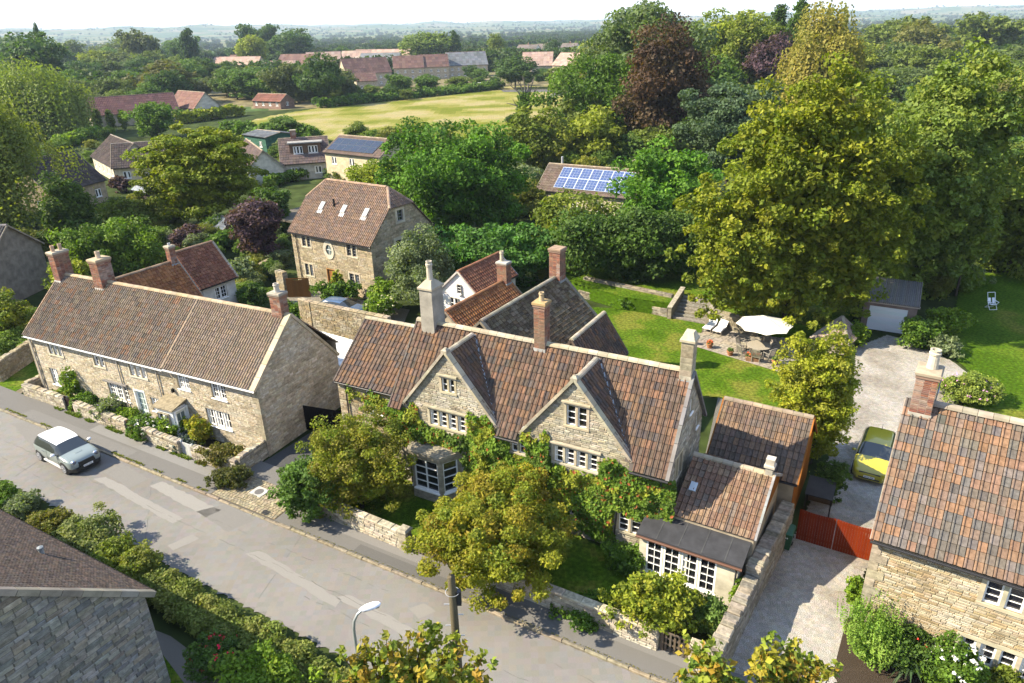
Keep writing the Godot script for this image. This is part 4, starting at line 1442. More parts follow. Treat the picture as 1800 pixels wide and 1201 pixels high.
func build_street() -> void:
	turf("road", [kerb(-60, 0.0), kerb(90, 0.0), kerb(90, -4.9), kerb(44, -4.7), kerb(20, -4.35), kerb(-60, -3.6)], 0.004, 0.28, [Color(0.29, 0.272, 0.248), Color(0.305, 0.287, 0.262), Color(0.325, 0.306, 0.28), Color(0.34, 0.322, 0.295)], 0.1, 0.0, "asphalt", 0.035)
	# worn lighter strips and dark repairs laid in the road
	var strips := [[[[165, 843], [185, 838], [322, 912], [303, 921]], 0.31], [[[262, 855], [285, 846], [388, 898], [362, 910]], 0.33], [[[432, 975], [455, 968], [600, 1055], [590, 1068]], 0.3], [[[590, 1050], [612, 1045], [735, 1112], [722, 1126]], 0.31], [[[345, 900], [400, 885], [450, 915], [400, 935]], 0.2], [[[295, 960], [335, 940], [350, 948], [305, 968]], 0.28], [[[720, 1070], [745, 1060], [765, 1075], [738, 1090]], 0.29], [[[20, 745], [70, 742], [110, 770], [60, 790]], 0.21], [[[180, 830], [215, 815], [262, 842], [228, 858]], 0.205]]
	var pm := MB.new()
	for s in strips:
		pm.slab(ragged(pxs(s[0])), 0.008, 0.008, Color(0.14 + s[1] * 0.82, 0.132 + s[1] * 0.78, 0.122 + s[1] * 0.71))
	structure("road_repairs", pm, M.asphalt)
	# cracks and tar seams
	var cm := MB.new()
	for k in [[-2.0, -1.9, 44.0, -2.2], [16.0, -0.2, 21.0, -4.2], [27.0, -0.1, 28.5, -4.3], [30.0, -2.9, 40.0, -3.0], [36.0, -0.1, 37.4, -4.5], [5.0, -3.0, 14.0, -3.3], [21.0, -1.2, 33.0, -1.0], [41.0, -1.0, 47.0, -1.4], [8.0, -0.2, 9.0, -3.8]]:
		var q := kerb(k[0], k[1]) + Vector3(0, 0.0065, 0)
		var n := int(kerb(k[0], k[1]).distance_to(kerb(k[2], k[3])) / 0.35)
		for i in n:
			var f := float(i + 1) / n
			var e := kerb(lerpf(k[0], k[2], f), lerpf(k[1], k[3], f) + rng.randf_range(-0.05, 0.05)) + Vector3(0, 0.0065, 0)
			if rng.randf() < 0.6:
				cm.bar(q, e, rng.randf_range(0.006, 0.022), 0.004, vary(Color(0.2, 0.187, 0.17), 0.15))
			q = e
	var cr := stuff(self, "road_cracks", cm, M.asphalt)
	tag(cr, "thin dark cracks and tar seams in the road surface", "cracks")
	# pavement with kerb stones
	var pv := MB.new()
	pv.slab([kerb(-12, 0.14), kerb(60, 0.14), kerb(60, 1.75), kerb(25, 1.6), kerb(24.5, 3.6), kerb(20.2, 3.6), kerb(20, 2.2), kerb(-1, 1.9), kerb(-12, 1.9)], 0.0, 0.1, Color(0.25, 0.236, 0.22))
	var pave := structure("pavement", pv, M.asphalt)
	var s := -11.0
	while s < 58.0:
		var len := rng.randf_range(0.75, 1.0)
		var kb := MB.new()
		var d := (KERB_B - KERB_A).normalized()
		kb.tf = Transform3D(Basis(d, Vector3.UP, Vector3(-d.z, 0, d.x)), kerb(s, 0.0))
		var low := 0.045 if s > 20.2 and s < 25.0 else 0.1
		kb.cbox(Vector3(0.008, -0.05, -0.139), Vector3(len - 0.008, low + rng.randf_range(0.0, 0.012), rng.randf_range(-0.01, 0.01)), 0.025, vary(Color(0.33, 0.28, 0.2), 0.15))
		part(pave, "kerb_stone", kb, M.stone)
		s += len
	var pp := MB.new()
	for q in [[2.0, 13.0, 0.25, 1.0, 0.2], [8.0, 20.0, 1.15, 1.85, 0.24], [26.0, 34.0, 0.95, 1.6, 0.23], [30.0, 38.0, 0.2, 0.75, 0.14], [36.5, 47.0, 1.0, 1.65, 0.215], [-6.0, -3.0, 0.4, 1.6, 0.2]]:
		pp.slab([kerb(q[0], q[2]), kerb(q[1], q[2]), kerb(q[1], q[3]), kerb(q[0], q[3])], 0.104, 0.104, Color(q[4] * 1.4, q[4] * 1.34, q[4] * 1.26))
	structure("pavement_repairs", pp, M.asphalt)
	# stone setts across the drive mouth
	var base := MB.new()
	base.slab([kerb(20.3, 0.14), kerb(25.0, 0.14), kerb(24.9, 2.3), kerb(20.4, 2.3)], 0.1, 0.106, Color(0.22, 0.18, 0.12))
	var apron := structure("setts_apron", base, M.soil)
	var sm := MB.new()
	var dd := (KERB_B - KERB_A).normalized()
	var row := 0
	var t := 0.18
	while t < 2.25:
		var x := 20.35 + rng.randf() * 0.1
		while x < 24.85:
			var w := rng.randf_range(0.16, 0.26)
			sm.tf = Transform3D(Basis(dd, Vector3.UP, Vector3(-dd.z, 0, dd.x)), kerb(x, t))
			if not (x > 22.1 and x < 22.9 and t > 1.1 and t < 1.8):
				sm.cbox(Vector3(0, 0.1, -0.15), Vector3(w - 0.015, 0.125 + rng.randf() * 0.01, 0), 0.018, vary(Color(0.4, 0.34, 0.23), 0.18))
			x += w
		t += 0.165
		row += 1
	stuff(apron, "setts", sm, M.stone)
	var man := thing("manhole_cover", "square manhole cover in pale concrete among the setts", "manhole cover", kerb(22.5, 1.45), rad_to_deg(atan2(dd.z, dd.x)))
	var mm := MB.new()
	mm.cbox(Vector3(-0.42, 0.107, -0.36), Vector3(0.42, 0.132, 0.36), 0.01, Color(0.5, 0.48, 0.44))
	part(man, "concrete_surround", mm, M.render)
	var mc := MB.new()
	mc.lathe(Vector3(0, 0.132, 0), [[0.24, 0.0], [0.24, 0.008], [0.0, 0.009]], 18, Color(0.2, 0.19, 0.18))
	part(man, "iron_lid", mc, M.metal)
	var gr := thing("drain_grate", "small iron drain grate at the edge of the setts", "drain", kerb(24.2, 0.35), rad_to_deg(atan2(dd.z, dd.x)))
	for k in 6:
		var gb := MB.new()
		gb.box(Vector3(-0.2 + k * 0.07, 0.118, -0.16), Vector3(-0.165 + k * 0.07, 0.142, 0.16), Color(0.07, 0.07, 0.07))
		part(gr, "bar", gb, M.metal)
	# moss and grass along the kerb
	var gm := MB.new()
	for k in 900:
		var u := rng.randf_range(0.0, 20.0)
		if absf(sin(u * 1.3) + sin(u * 0.37)) < 0.5:
			continue
		tuft(gm, kerb(u, 0.16 + rng.randf() * 0.12) + Vector3(0, 0.1, 0), rng.randf_range(0.03, 0.09), Color(0.19, 0.2, 0.03))
	for k in 1400:
		var u := rng.randf_range(2.0, 19.0)
		if absf(sin(u * 2.1) + sin(u * 0.9)) < 0.6:
			continue
		tuft(gm, kerb(u, 1.72 + rng.randf() * 0.2) + Vector3(0, 0.1, 0), rng.randf_range(0.05, 0.16), Color(0.15, 0.2, 0.03))
	for k in 500:
		var u := rng.randf_range(26.0, 47.0)
		tuft(gm, kerb(u, 0.16 + rng.randf() * 0.04) + Vector3(0, 0.1, 0), rng.randf_range(0.02, 0.05), Color(0.2, 0.18, 0.06))
	var weeds := stuff(self, "kerb_weeds", gm, M.leaf)
	tag(weeds, "low weeds and moss growing along the kerb and wall foot", "weeds")
	# drive between the terrace and the gabled house, tarmac
	var dr := MB.new()
	dr.slab([kerb(20.4, 2.3), kerb(24.6, 2.3), kerb(25.6, 12.5), kerb(20.6, 12.5)], 0.0, 0.06, Color(0.12, 0.12, 0.12))
	structure("side_drive", dr, M.asphalt)
	# lane at the far left end of the terrace
	var la := MB.new()
	la.slab(pxs([[0, 715], [40, 690], [60, 660], [0, 690]]), 0.0, 0.02, Color(0.42, 0.36, 0.25))
	structure("lane", la, M.gravel)
	# gravel drive on the right
	turf("gravel_drive", [at(1215, 1195), at(1300, 1100), at(1345, 1015), at(1400, 940), at(1440, 850), at(1500, 700), at(1505, 612), at(1560, 590), at(1600, 600), at(1680, 640), at(1712, 668), at(1680, 700), at(1660, 760), at(1720, 900), at(1520, 1000), at(1500, 1090), at(1470, 1180), at(1450, 1300), at(1200, 1300)], 0.05, 0.16, [Color(0.6, 0.54, 0.46), Color(0.72, 0.66, 0.57), Color(0.78, 0.72, 0.63), Color(0.84, 0.78, 0.69)], 0.3, 0.05, "gravel", 0.13)


func ragged(poly: Array) -> Array:
	var out := []
	for i in poly.size():
		var a: Vector3 = poly[i]
		var b: Vector3 = poly[(i + 1) % poly.size()]
		var n := maxi(1, int(a.distance_to(b) / 0.3))
		for k in n:
			out.append(a.lerp(b, float(k) / n) + Vector3(rng.randf_range(-0.05, 0.05), 0, rng.randf_range(-0.05, 0.05)))
	return out


func tuft(mb: MB, p: Vector3, s: float, col: Color) -> void:
	for k in 3:
		var a := rng.randf() * TAU
		var d := Vector3(cos(a), 0, sin(a)) * s
		var tip := p + d * 0.9 + Vector3(0, s * rng.randf_range(0.5, 1.3), 0)
		var w := Vector3(-d.z, 0, d.x) * 0.45
		mb.tri(p - w, p + w, tip, vary(col, 0.3))


# ================================================================ stone walls of the gardens
func rubble_wall(label: String, a: Vector3, b: Vector3, h: float, thick := 0.32, o := {}) -> Node3D:
	var d := b - a
	d.y = 0
	var len := d.length()
	var t := thing(o.get("name", "garden_wall"), label, "wall", Vector3(a.x, o.get("y", 0.0), a.z), rad_to_deg(atan2(d.z, d.x)))
	var pal: Array = o.get("pal", RUBBLE)
	var core := MB.new()
	core.box(Vector3(0, 0, -thick / 2), Vector3(len, h, thick / 2), Color(0.3, 0.26, 0.19))
	part(t, "wall_core", core, M.mortar)
	var fm := MB.new()
	var prof := [Vector2(0, h), Vector2(len, h)]
	for k in 2:
		var tf := Transform3D(Basis(), Vector3(0, 0, thick / 2)) if k == 0 else Transform3D(Basis(Vector3.UP, PI), Vector3(len, 0, -thick / 2))
		face_stones(fm, tf, prof, [], pal, o.get("hmin", 0.08), o.get("hmax", 0.18), 0.16, 0.48, 0.04)
	for k in 2:
		var tf := Transform3D(Basis(Vector3.UP, PI / 2), Vector3(len, 0, thick / 2)) if k == 0 else Transform3D(Basis(Vector3.UP, -PI / 2), Vector3(0, 0, -thick / 2))
		face_stones(fm, tf, [Vector2(0, h), Vector2(thick, h)], [], pal, 0.1, 0.2, 0.16, 0.4, 0.03)
	stuff(t, "stone_facing", fm, M.stone)
	var cop: String = o.get("coping", "rough")
	if cop != "none":
		var x := 0.0
		while x < len - 0.05:
			var w := minf(rng.randf_range(0.22, 0.5) if cop == "rough" else 0.8, len - x)
			var cb := MB.new()
			var e := rng.randf_range(0.0, 0.05) if cop == "rough" else 0.03
			var hh := rng.randf_range(0.07, 0.16) if cop == "rough" else 0.09
			cb.cbox(Vector3(x + 0.006, h, -thick / 2 - e), Vector3(x + w - 0.006, h + hh, thick / 2 + e), minf(0.04, hh * 0.4), vary(pick(pal), 0.14))
			part(t, "coping_stone", cb, M.stone)
			x += w
	return t


func slat_gate(label: String, a: Vector3, b: Vector3, h: float, col: Color, o := {}) -> void:
	var d := b - a
	var len := d.length()
	var t := thing(o.get("name", "garden_gate"), label, "gate", a, rad_to_deg(atan2(d.z, d.x)))
	var n: int = o.get("n", 6)
	var gap: float = o.get("gap", 0.5)
	for i in n:
		var mb := MB.new()
		var w := len / n
		var hh: float = h + o.get("arch", 0.0) * sin(PI * (i + 0.5) / n)
		mb.cbox(Vector3(i * w + w * gap / 2, 0.08, -0.014), Vector3((i + 1) * w - w * gap / 2, hh, 0.014), 0.008, vary(col, 0.12))
		part(t, "slat" if gap > 0.1 else "board", mb, M.wood)
	for y in o.get("rails", [0.2, h - 0.12]):
		var rb := MB.new()
		rb.box(Vector3(0.0, y, -0.05), Vector3(len, y + 0.09, -0.015), vary(col, 0.08))
		part(t, "rail", rb, M.wood)
	if o.get("posts", true):
		for x in [-0.06, len + 0.06]:
			var pb := MB.new()
			pb.cbox(Vector3(x - 0.06, 0, -0.07), Vector3(x + 0.06, h + 0.1, 0.05), 0.03, vary(o.get("post", col), 0.1))
			part(t, "post", pb, M.wood)


func build_walls() -> void:
	rubble_wall("dry rubble garden wall at the left end of the terrace", kerb(-0.6, 2.05), kerb(4.1, 2.15), 0.85)
	rubble_wall("short rubble return wall beside the lane by the terrace", kerb(-0.6, 2.2), kerb(-0.9, 4.0), 0.85)
	rubble_wall("rubble garden wall before the trellised cottage door", kerb(5.1, 2.15), kerb(10.6, 2.1), 0.85)
	rubble_wall("rubble garden wall between the brown gate and white gate", kerb(11.5, 2.1), kerb(15.6, 2.05), 0.85)
	rubble_wall("broken topped rubble wall right of the white gate by domed bush", kerb(16.6, 2.1), kerb(20.2, 2.2), 0.85)
	rubble_wall("low stone wall running back from the domed bush to the terrace corner", kerb(20.2, 2.2), kerb(20.0, 4.4), 1.0)
	slat_gate("dark wooden garden gate at the left end of the terrace", kerb(4.15, 2.12), kerb(5.05, 2.12), 0.95, Color(0.06, 0.04, 0.035), {"n": 7, "gap": 0.12})
	slat_gate("brown wooden garden gate before the pale green door", kerb(10.68, 2.1), kerb(11.42, 2.1), 0.9, Color(0.16, 0.08, 0.04), {"n": 6, "gap": 0.12})
	slat_gate("white painted garden gate in the terrace wall", kerb(15.68, 2.1), kerb(16.5, 2.1), 0.9, Color(0.72, 0.72, 0.7), {"n": 6, "gap": 0.06})
	# front wall of the gabled house
	var smooth := {"coping": "flat", "pal": [Color(0.56, 0.49, 0.37), Color(0.52, 0.45, 0.34), Color(0.6, 0.53, 0.41), Color(0.48, 0.41, 0.31)], "hmin": 0.1, "hmax": 0.2}
	rubble_wall("pale stone front wall below the laurel bush", kerb(25.0, 1.75), kerb(31.9, 1.55), 1.0, 0.34, smooth)
	rubble_wall("pale stone front wall in the shade of the maple with the slatted gate", kerb(35.4, 1.5), kerb(44.2, 1.45), 1.0, 0.34, smooth)
	rubble_wall("stone wall running back beside the tarmac drive behind the laurel", kerb(24.9, 2.0), kerb(25.2, 8.0), 1.1, 0.34, smooth)
	rubble_wall("short stone wall right of the slatted street gate under leafy shoots", kerb(45.4, 1.45), kerb(46.6, 1.5), 1.0, 0.34, smooth)
	for k in [[32.1, "square stone gate pier beside the double garden gates"], [35.2, "square stone gate pier hidden under the maple branches"]]:
		var p := thing("gate_pier", k[1], "gate pier", kerb(k[0], 1.5), 30.0)
		var mb := MB.new()
		mb.box(Vector3(-0.22, 0, -0.22), Vector3(0.22, 1.15, 0.22), Color(0.48, 0.42, 0.31))
		part(p, "shaft", mb, M.stone)
		var cb := MB.new()
		cb.cbox(Vector3(-0.28, 1.15, -0.28), Vector3(0.28, 1.3, 0.28), 0.08, Color(0.42, 0.38, 0.29))
		part(p, "cap_stone", cb, M.stone)
	slat_gate("weathered double garden gate leaf beside the stone pier", kerb(32.4, 1.5), kerb(33.65, 1.5), 0.95, Color(0.2, 0.165, 0.12), {"n": 7, "gap": 0.45, "rails": [0.15, 0.5, 0.85]})
	slat_gate("weathered double garden gate leaf under the maple", kerb(33.75, 1.5), kerb(34.95, 1.5), 0.95, Color(0.2, 0.165, 0.12), {"n": 7, "gap": 0.45, "rails": [0.15, 0.5, 0.85]})
	slat_gate("small grey slatted street gate with open squares", kerb(44.4, 1.45), kerb(45.25, 1.45), 1.0, Color(0.2, 0.16, 0.12), {"n": 5, "gap": 0.55, "rails": [0.12, 0.4, 0.68, 0.94]})
	# tall wall beside the gravel drive
	var sw := {"pal": [Color(0.36, 0.31, 0.24), Color(0.31, 0.27, 0.21), Color(0.4, 0.35, 0.27), Color(0.28, 0.24, 0.19)]}
	rubble_wall("tall lichen stained wall along the gravel drive, lower street end", Vector3(6.15, 0, -17.5), Vector3(9.35, 0, -22.2), 1.55, 0.5, sw)
	rubble_wall("tall lichen stained wall along the gravel drive, upper end by the bin", Vector3(9.4, 0, -22.3), Vector3(12.35, 0, -26.5), 1.85, 0.55, sw)
	# walls at the back of the yard between terrace and house
	var back := {"pal": HONEY, "coping": "flat", "hmin": 0.1, "hmax": 0.2}
	rubble_wall("high sunlit stone yard wall in front of the parked blue car", at(556, 585), at(690, 615), 2.6, 0.4, back)
	rubble_wall("shaded end of the high stone yard wall", at(535, 578), at(555, 585), 2.6, 0.4, back)
	var store := thing("flat_roofed_store", "low store with bright white flat roof between terrace and house", "outbuilding")
	var sm := MB.new()
	sm.slab(pxs([[556, 580], [642, 604], [622, 652], [590, 640]], 2.5), 0.0, 2.5, Color(0.74, 0.74, 0.72))
	part(store, "flat_roof", sm, M.render)
	# dark gate across the side drive
	slat_gate("dark stained tall boarded gate across the tarmac side drive", at(533, 756), at(604, 768), 1.75, Color(0.022, 0.018, 0.018), {"n": 22, "gap": 0.06, "name": "drive_gate", "rails": [0.3, 1.4]})
	# red gates
	var ga := at(1398, 949)
	var gb := at(1527, 988)
	var mid := (ga + gb) / 2
	slat_gate("red stained boarded gate leaf beside the green bin", ga, ga.lerp(gb, 0.495), 1.75, Color(0.24, 0.035, 0.01), {"n": 14, "gap": 0.05, "name": "drive_gate", "arch": -0.06, "rails": [0.3, 1.45], "posts": false})
	slat_gate("red stained boarded gate leaf against the near stone house", ga.lerp(gb, 0.505), gb, 1.75, Color(0.27, 0.04, 0.01), {"n": 14, "gap": 0.05, "name": "drive_gate", "arch": -0.06, "rails": [0.3, 1.45], "posts": false})
	# brown boarded gate and curved wall by the half-hipped house
	slat_gate("tall golden brown boarded gate by the half hipped house", at(507, 524), at(547, 523), 1.9, Color(0.2, 0.1, 0.035), {"n": 12, "gap": 0.04, "name": "drive_gate", "arch": -0.2, "posts": false})
	rubble_wall("curved top stone wall beside the golden brown gate", at(494, 518), at(507, 522), 2.3, 0.5, {"pal": GREYED})
	rubble_wall("low curved garden wall above the vegetable plot", at(446, 490), at(494, 462), 1.0, 0.4, {"pal": GREYED})
	rubble_wall("stone wall beside the grass lane left of the terrace", at(0, 672), at(62, 630), 1.4, 0.4, {"pal": GREYED})


# ================================================================ the back garden
const LAWN := [Color(0.085, 0.165, 0.01), Color(0.11, 0.2, 0.014), Color(0.15, 0.23, 0.02), Color(0.23, 0.25, 0.04)]


func build_garden() -> void:
	turf("lawn", pxs([[1020, 540], [1095, 543], [1178, 558], [1246, 572], [1215, 608], [1372, 655], [1420, 680], [1400, 730], [1260, 700], [1060, 660], [980, 590]]), 0.03, 0.22, LAWN, 0.25)
	var fl := turf("side_lawn", pxs([[1690, 480], [1900, 480], [1950, 760], [1740, 740], [1690, 720], [1715, 665], [1670, 620]]), 0.03, 0.3, LAWN, 0.12)
	fl.name = "side_lawn"
	turf("front_lawn", [kerb(26, 1.9), kerb(44, 1.7), kerb(44.2, 5.2), kerb(27, 7.5)], 0.12, 0.3, LAWN, 0.3)
	var along := (at(1241, 571) - at(1181, 560)).normalized()
	var back := Vector3(along.z, 0, -along.x) * 2.62
	turf("upper_lawn", [at(1010, 520), at(1093, 545), at(1176, 557), at(1181, 560) + back, at(1241, 571) + back, at(1250, 572), at(1340, 592), at(1460, 600), at(1500, 560), at(1520, 470), at(1000, 440), at(940, 480)], 1.2, 0.35, LAWN, 0.2, 1.2)
	turf("verge_grass", pxs([[0, 705], [62, 668], [80, 640], [50, 600], [0, 630]]), 0.03, 0.25, LAWN, 0.3)
	turf("corner_lawn", pxs([[268, 1140], [300, 1150], [350, 1201], [380, 1260], [280, 1260]]), 0.03, 0.2, LAWN, 0.4)
	var cp := MB.new()
	cp.slab(pxs([[262, 1105], [300, 1120], [395, 1190], [430, 1250], [360, 1250], [262, 1120]]), 0.0, 0.045, Color(0.27, 0.24, 0.2))
	structure("garden_path", cp, M.asphalt)
	var tp := MB.new()
	tp.slab([kerb(-0.5, 2.3), kerb(20, 2.3), kerb(20, 4.6), kerb(-0.5, 4.4)], 0.0, 0.07, Color(0.09, 0.075, 0.05))
	structure("terrace_beds", tp, M.soil)
	var yd := MB.new()
	yd.slab(pxs([[500, 520], [560, 512], [720, 545], [700, 590], [560, 575]]), 0.0, 0.02, Color(0.5, 0.45, 0.36))
	structure("gravel_yard", yd, M.gravel)
	var cy := MB.new()
	cy.slab(pxs([[1240, 800], [1262, 700], [1300, 715], [1290, 850], [1240, 900]]), 0.0, 0.06, Color(0.36, 0.33, 0.28))
	structure("side_yard", cy, M.gravel)
	var fb0 := MB.new()
	fb0.slab(pxs([[1488, 1090], [1512, 1085], [1720, 1225], [1850, 1300], [1500, 1300], [1465, 1180]]), 0.0, 0.09, Color(0.11, 0.085, 0.06))
	structure("flower_bed", fb0, M.soil)
	# retaining walls and steps
	var rw := {"pal": [Color(0.34, 0.3, 0.22), Color(0.29, 0.25, 0.19), Color(0.38, 0.33, 0.24), Color(0.25, 0.22, 0.17)], "coping": "flat"}
	rubble_wall("lower retaining wall of the back lawn left of the steps", at(1018, 522), at(1174, 557), 0.62, 0.4, rw)
	rubble_wall("upper retaining wall behind the ferny strip left of the steps", at(1018, 522) + Vector3(0.6, 0, -1.3), at(1174, 557) + Vector3(0.6, 0, -1.3), 1.35, 0.4, rw)
	rubble_wall("retaining wall behind the sun loungers", at(1250, 571), at(1330, 592), 1.25, 0.4, rw)
	var a := at(1181, 560)
	var b := at(1241, 571)
	var d := (b - a)
	var wide := d.length()
	var st := thing("garden_steps", "broad flight of grey stone steps up to the upper lawn", "steps", a, rad_to_deg(atan2(d.z, d.x)))
	for i in 7:
		var mb := MB.new()
		mb.cbox(Vector3(0.01, 0.0 if i == 0 else 0.17 * i - 0.02, -0.36 * (i + 1) - 0.12), Vector3(wide - 0.01, 0.17 * (i + 1), -0.36 * i), 0.02, vary(Color(0.3, 0.265, 0.215), 0.07))
		part(st, "tread", mb, M.stone)
	for x in [-0.3, wide]:
		var mb := MB.new()
		mb.hexa([Vector3(x, 0, 0.25), Vector3(x + 0.3, 0, 0.25), Vector3(x + 0.3, 0, -2.7), Vector3(x, 0, -2.7)], [Vector3(x, 0.95, 0.25), Vector3(x + 0.3, 0.95, 0.25), Vector3(x + 0.3, 1.75, -2.7), Vector3(x, 1.75, -2.7)], Color(0.33, 0.29, 0.22))
		var pw := part(st, "parapet", mb, M.stone)
		var cb := MB.new()
		cb.bar(Vector3(x + 0.15, 1.0, 0.3), Vector3(x + 0.15, 1.81, -2.75), 0.4, 0.09, Color(0.4, 0.36, 0.28))
		part(pw, "coping_stone", cb, M.stone)
	# patio of flagstones
	var poly := PackedVector2Array()
	for p in pxs([[1213, 607], [1374, 656], [1450, 640], [1455, 600], [1330, 588], [1246, 571]]):
		poly.append(Vector2(p.x, p.z))
	var pb := MB.new()
	pb.slab(pxs([[1213, 607], [1374, 656], [1450, 640], [1455, 600], [1330, 588], [1246, 571]]), 0.0, 0.04, Color(0.2, 0.18, 0.15))
	var patio := structure("patio", pb, M.soil)
	var pd := (at(1374, 656) - at(1213, 607)).normalized()
	var o := at(1213, 607)
	for i in range(-4, 16):
		for j in range(-1, 14):
			var w := 0.74
			var c := o + pd * (i + 0.5 + (0.3 if j % 2 == 0 else 0.0)) * w + Vector3(pd.z, 0, -pd.x) * (j + 0.5) * 0.6
			if not Geometry2D.is_point_in_polygon(Vector2(c.x, c.z), poly):
				continue
			var fb := MB.new()
			fb.tf = Transform3D(Basis(pd, Vector3.UP, Vector3(-pd.z, 0, pd.x)), c)
			fb.cbox(Vector3(-w / 2 + 0.01, 0.03, -0.29), Vector3(w / 2 - 0.01, 0.062 + rng.randf() * 0.006, 0.29), 0.01, vary(Color(0.4, 0.35, 0.28), 0.1))
			part(patio, "flagstone", fb, M.stone)
	# garage
	var g := thing("garage", "small garage with white up and over door and grey corrugated roof", "garage", Vector3(27.0, 0, -50.6), 30.0)
	var gw := MB.new()
	wall_sheet(gw, Transform3D(), [Vector2(0, 2.3), Vector2(3.6, 2.3)], [rect(0.42, 0, 2.6, 1.95)], Color(0.28, 0.21, 0.18))
	wall_sheet(gw, Transform3D(Basis(Vector3.UP, PI / 2), Vector3(3.6, 0, 0)), [Vector2(0, 2.3), Vector2(5, 2.5)], [], Color(0.28, 0.21, 0.18))
	wall_sheet(gw, Transform3D(Basis(Vector3.UP, -PI / 2), Vector3(0, 0, -5)), [Vector2(0, 2.5), Vector2(5, 2.3)], [], Color(0.28, 0.21, 0.18))
	part(g, "wall", gw, M.render)
	for i in 7:
		var db := MB.new()
		db.cbox(Vector3(0.43, 0.02 + i * 0.275, -0.1), Vector3(3.01, 0.285 + i * 0.275, -0.05), 0.01, vary(Color(0.66, 0.69, 0.72), 0.02))
		part(g, "door_panel", db, M.paint)
	var lm := MB.new()
	lm.box(Vector3(-0.1, 2.2, 0.0), Vector3(3.75, 2.34, 0.12), Color(0.4, 0.33, 0.28))
	part(g, "fascia", lm, M.paint)
	for i in 30:
		var rb := MB.new()
		var x := -0.12 + i * 0.13
		rb.tube([Vector3(x, 2.36, 0.18), Vector3(x, 2.62, -5.1)], [0.062, 0.062], 8, vary(Color(0.24, 0.23, 0.22), 0.12))
		part(g, "roof_corrugation", rb, M.tile)
	# tiled garden shelter
	var sh := thing("tiled_garden_shelter", "little hipped shelter with old stone tiled roof by the patio", "shelter", at(1422, 612), 42.0)
	sh.scale = Vector3.ONE * 0.82
	var sm := MB.new()
	sm.box(Vector3(0.25, 0, -3.3), Vector3(2.9, 1.0, -0.3), Color(0.36, 0.31, 0.24))
	part(sh, "wall", sm, M.stone)
	var rf := group_node(sh, "roof")
	var apex := Vector3(1.6, 2.5, -2.8)
	var k2 := [Vector3(0, 0.95, 0), Vector3(3.2, 0.95, 0), Vector3(3.2, 0.95, -3.6), Vector3(0, 0.95, -3.6)]
	for i in 4:
		var um := MB.new()
		um.tri(k2[i], k2[(i + 1) % 4], apex, Color(0.2, 0.16, 0.12))
		part(rf, "roof_boards", um, M.tile)
		verge(rf, k2[i] + Vector3(0, 0.05, 0), apex + Vector3(0, 0.06, 0), 0.26, 0.1, Color(0.38, 0.32, 0.25), "hip_tile")
	var shp := [Color(0.4, 0.29, 0.23), Color(0.35, 0.28, 0.23), Color(0.44, 0.34, 0.27)]
	tiles(rf, Vector3(0, 0.97, 0), Vector3.RIGHT, Vector3(0, 1.55, -2.8).normalized(), 3.2, 3.2, 0.25, 0.33, "single", shp, 60, func(u, v): return absf(u - 1.6) < 1.6 * (1.0 - v / 3.2))
	tiles(rf, Vector3(0, 0.97, -3.6), Vector3.BACK, Vector3(1.6, 1.55, 0).normalized(), 3.6, 2.228, 0.25, 0.33, "single", shp, 0, func(u, v): return u > v / 2.228 * 0.8 and u < 3.6 - v / 2.228 * 2.8)
	tiles(rf, Vector3(3.2, 0.97, 0), Vector3.FORWARD, Vector3(-1.6, 1.55, 0).normalized(), 3.6, 2.228, 0.25, 0.33, "single", shp, 0, func(u, v): return u > v / 2.228 * 2.8 and u < 3.6 - v / 2.228 * 0.8)
	var nb := thing("garden_log_store", "dark lean-to store beside the yellow car and red gate", "shed", at(1410, 900), 30.0)
	nb.scale = Vector3(0.62, 0.75, 0.7)
	var nm := MB.new()
	nm.hexa([Vector3(0, 1.5, 0.2), Vector3(2.0, 1.5, 0.2), Vector3(2.0, 1.9, -1.6), Vector3(0, 1.9, -1.6)], [Vector3(0, 1.56, 0.2), Vector3(2.0, 1.56, 0.2), Vector3(2.0, 1.96, -1.6), Vector3(0, 1.96, -1.6)], Color(0.045, 0.045, 0.045))
	part(nb, "felt_roof", nm, M.felt)
	for x in [0.1, 1.9]:
		for z in [0.0, -1.5]:
			var pm := MB.new()
			pm.box(Vector3(x - 0.05, 0, z - 0.05), Vector3(x + 0.05, 1.52, z + 0.05), Color(0.05, 0.04, 0.035))
			part(nb, "post", pm, M.wood)
	var bk := MB.new()
	bk.box(Vector3(0.05, 0, -1.6), Vector3(1.95, 1.6, -1.55), Color(0.2, 0.15, 0.1))
	part(nb, "back_boards", bk, M.wood)


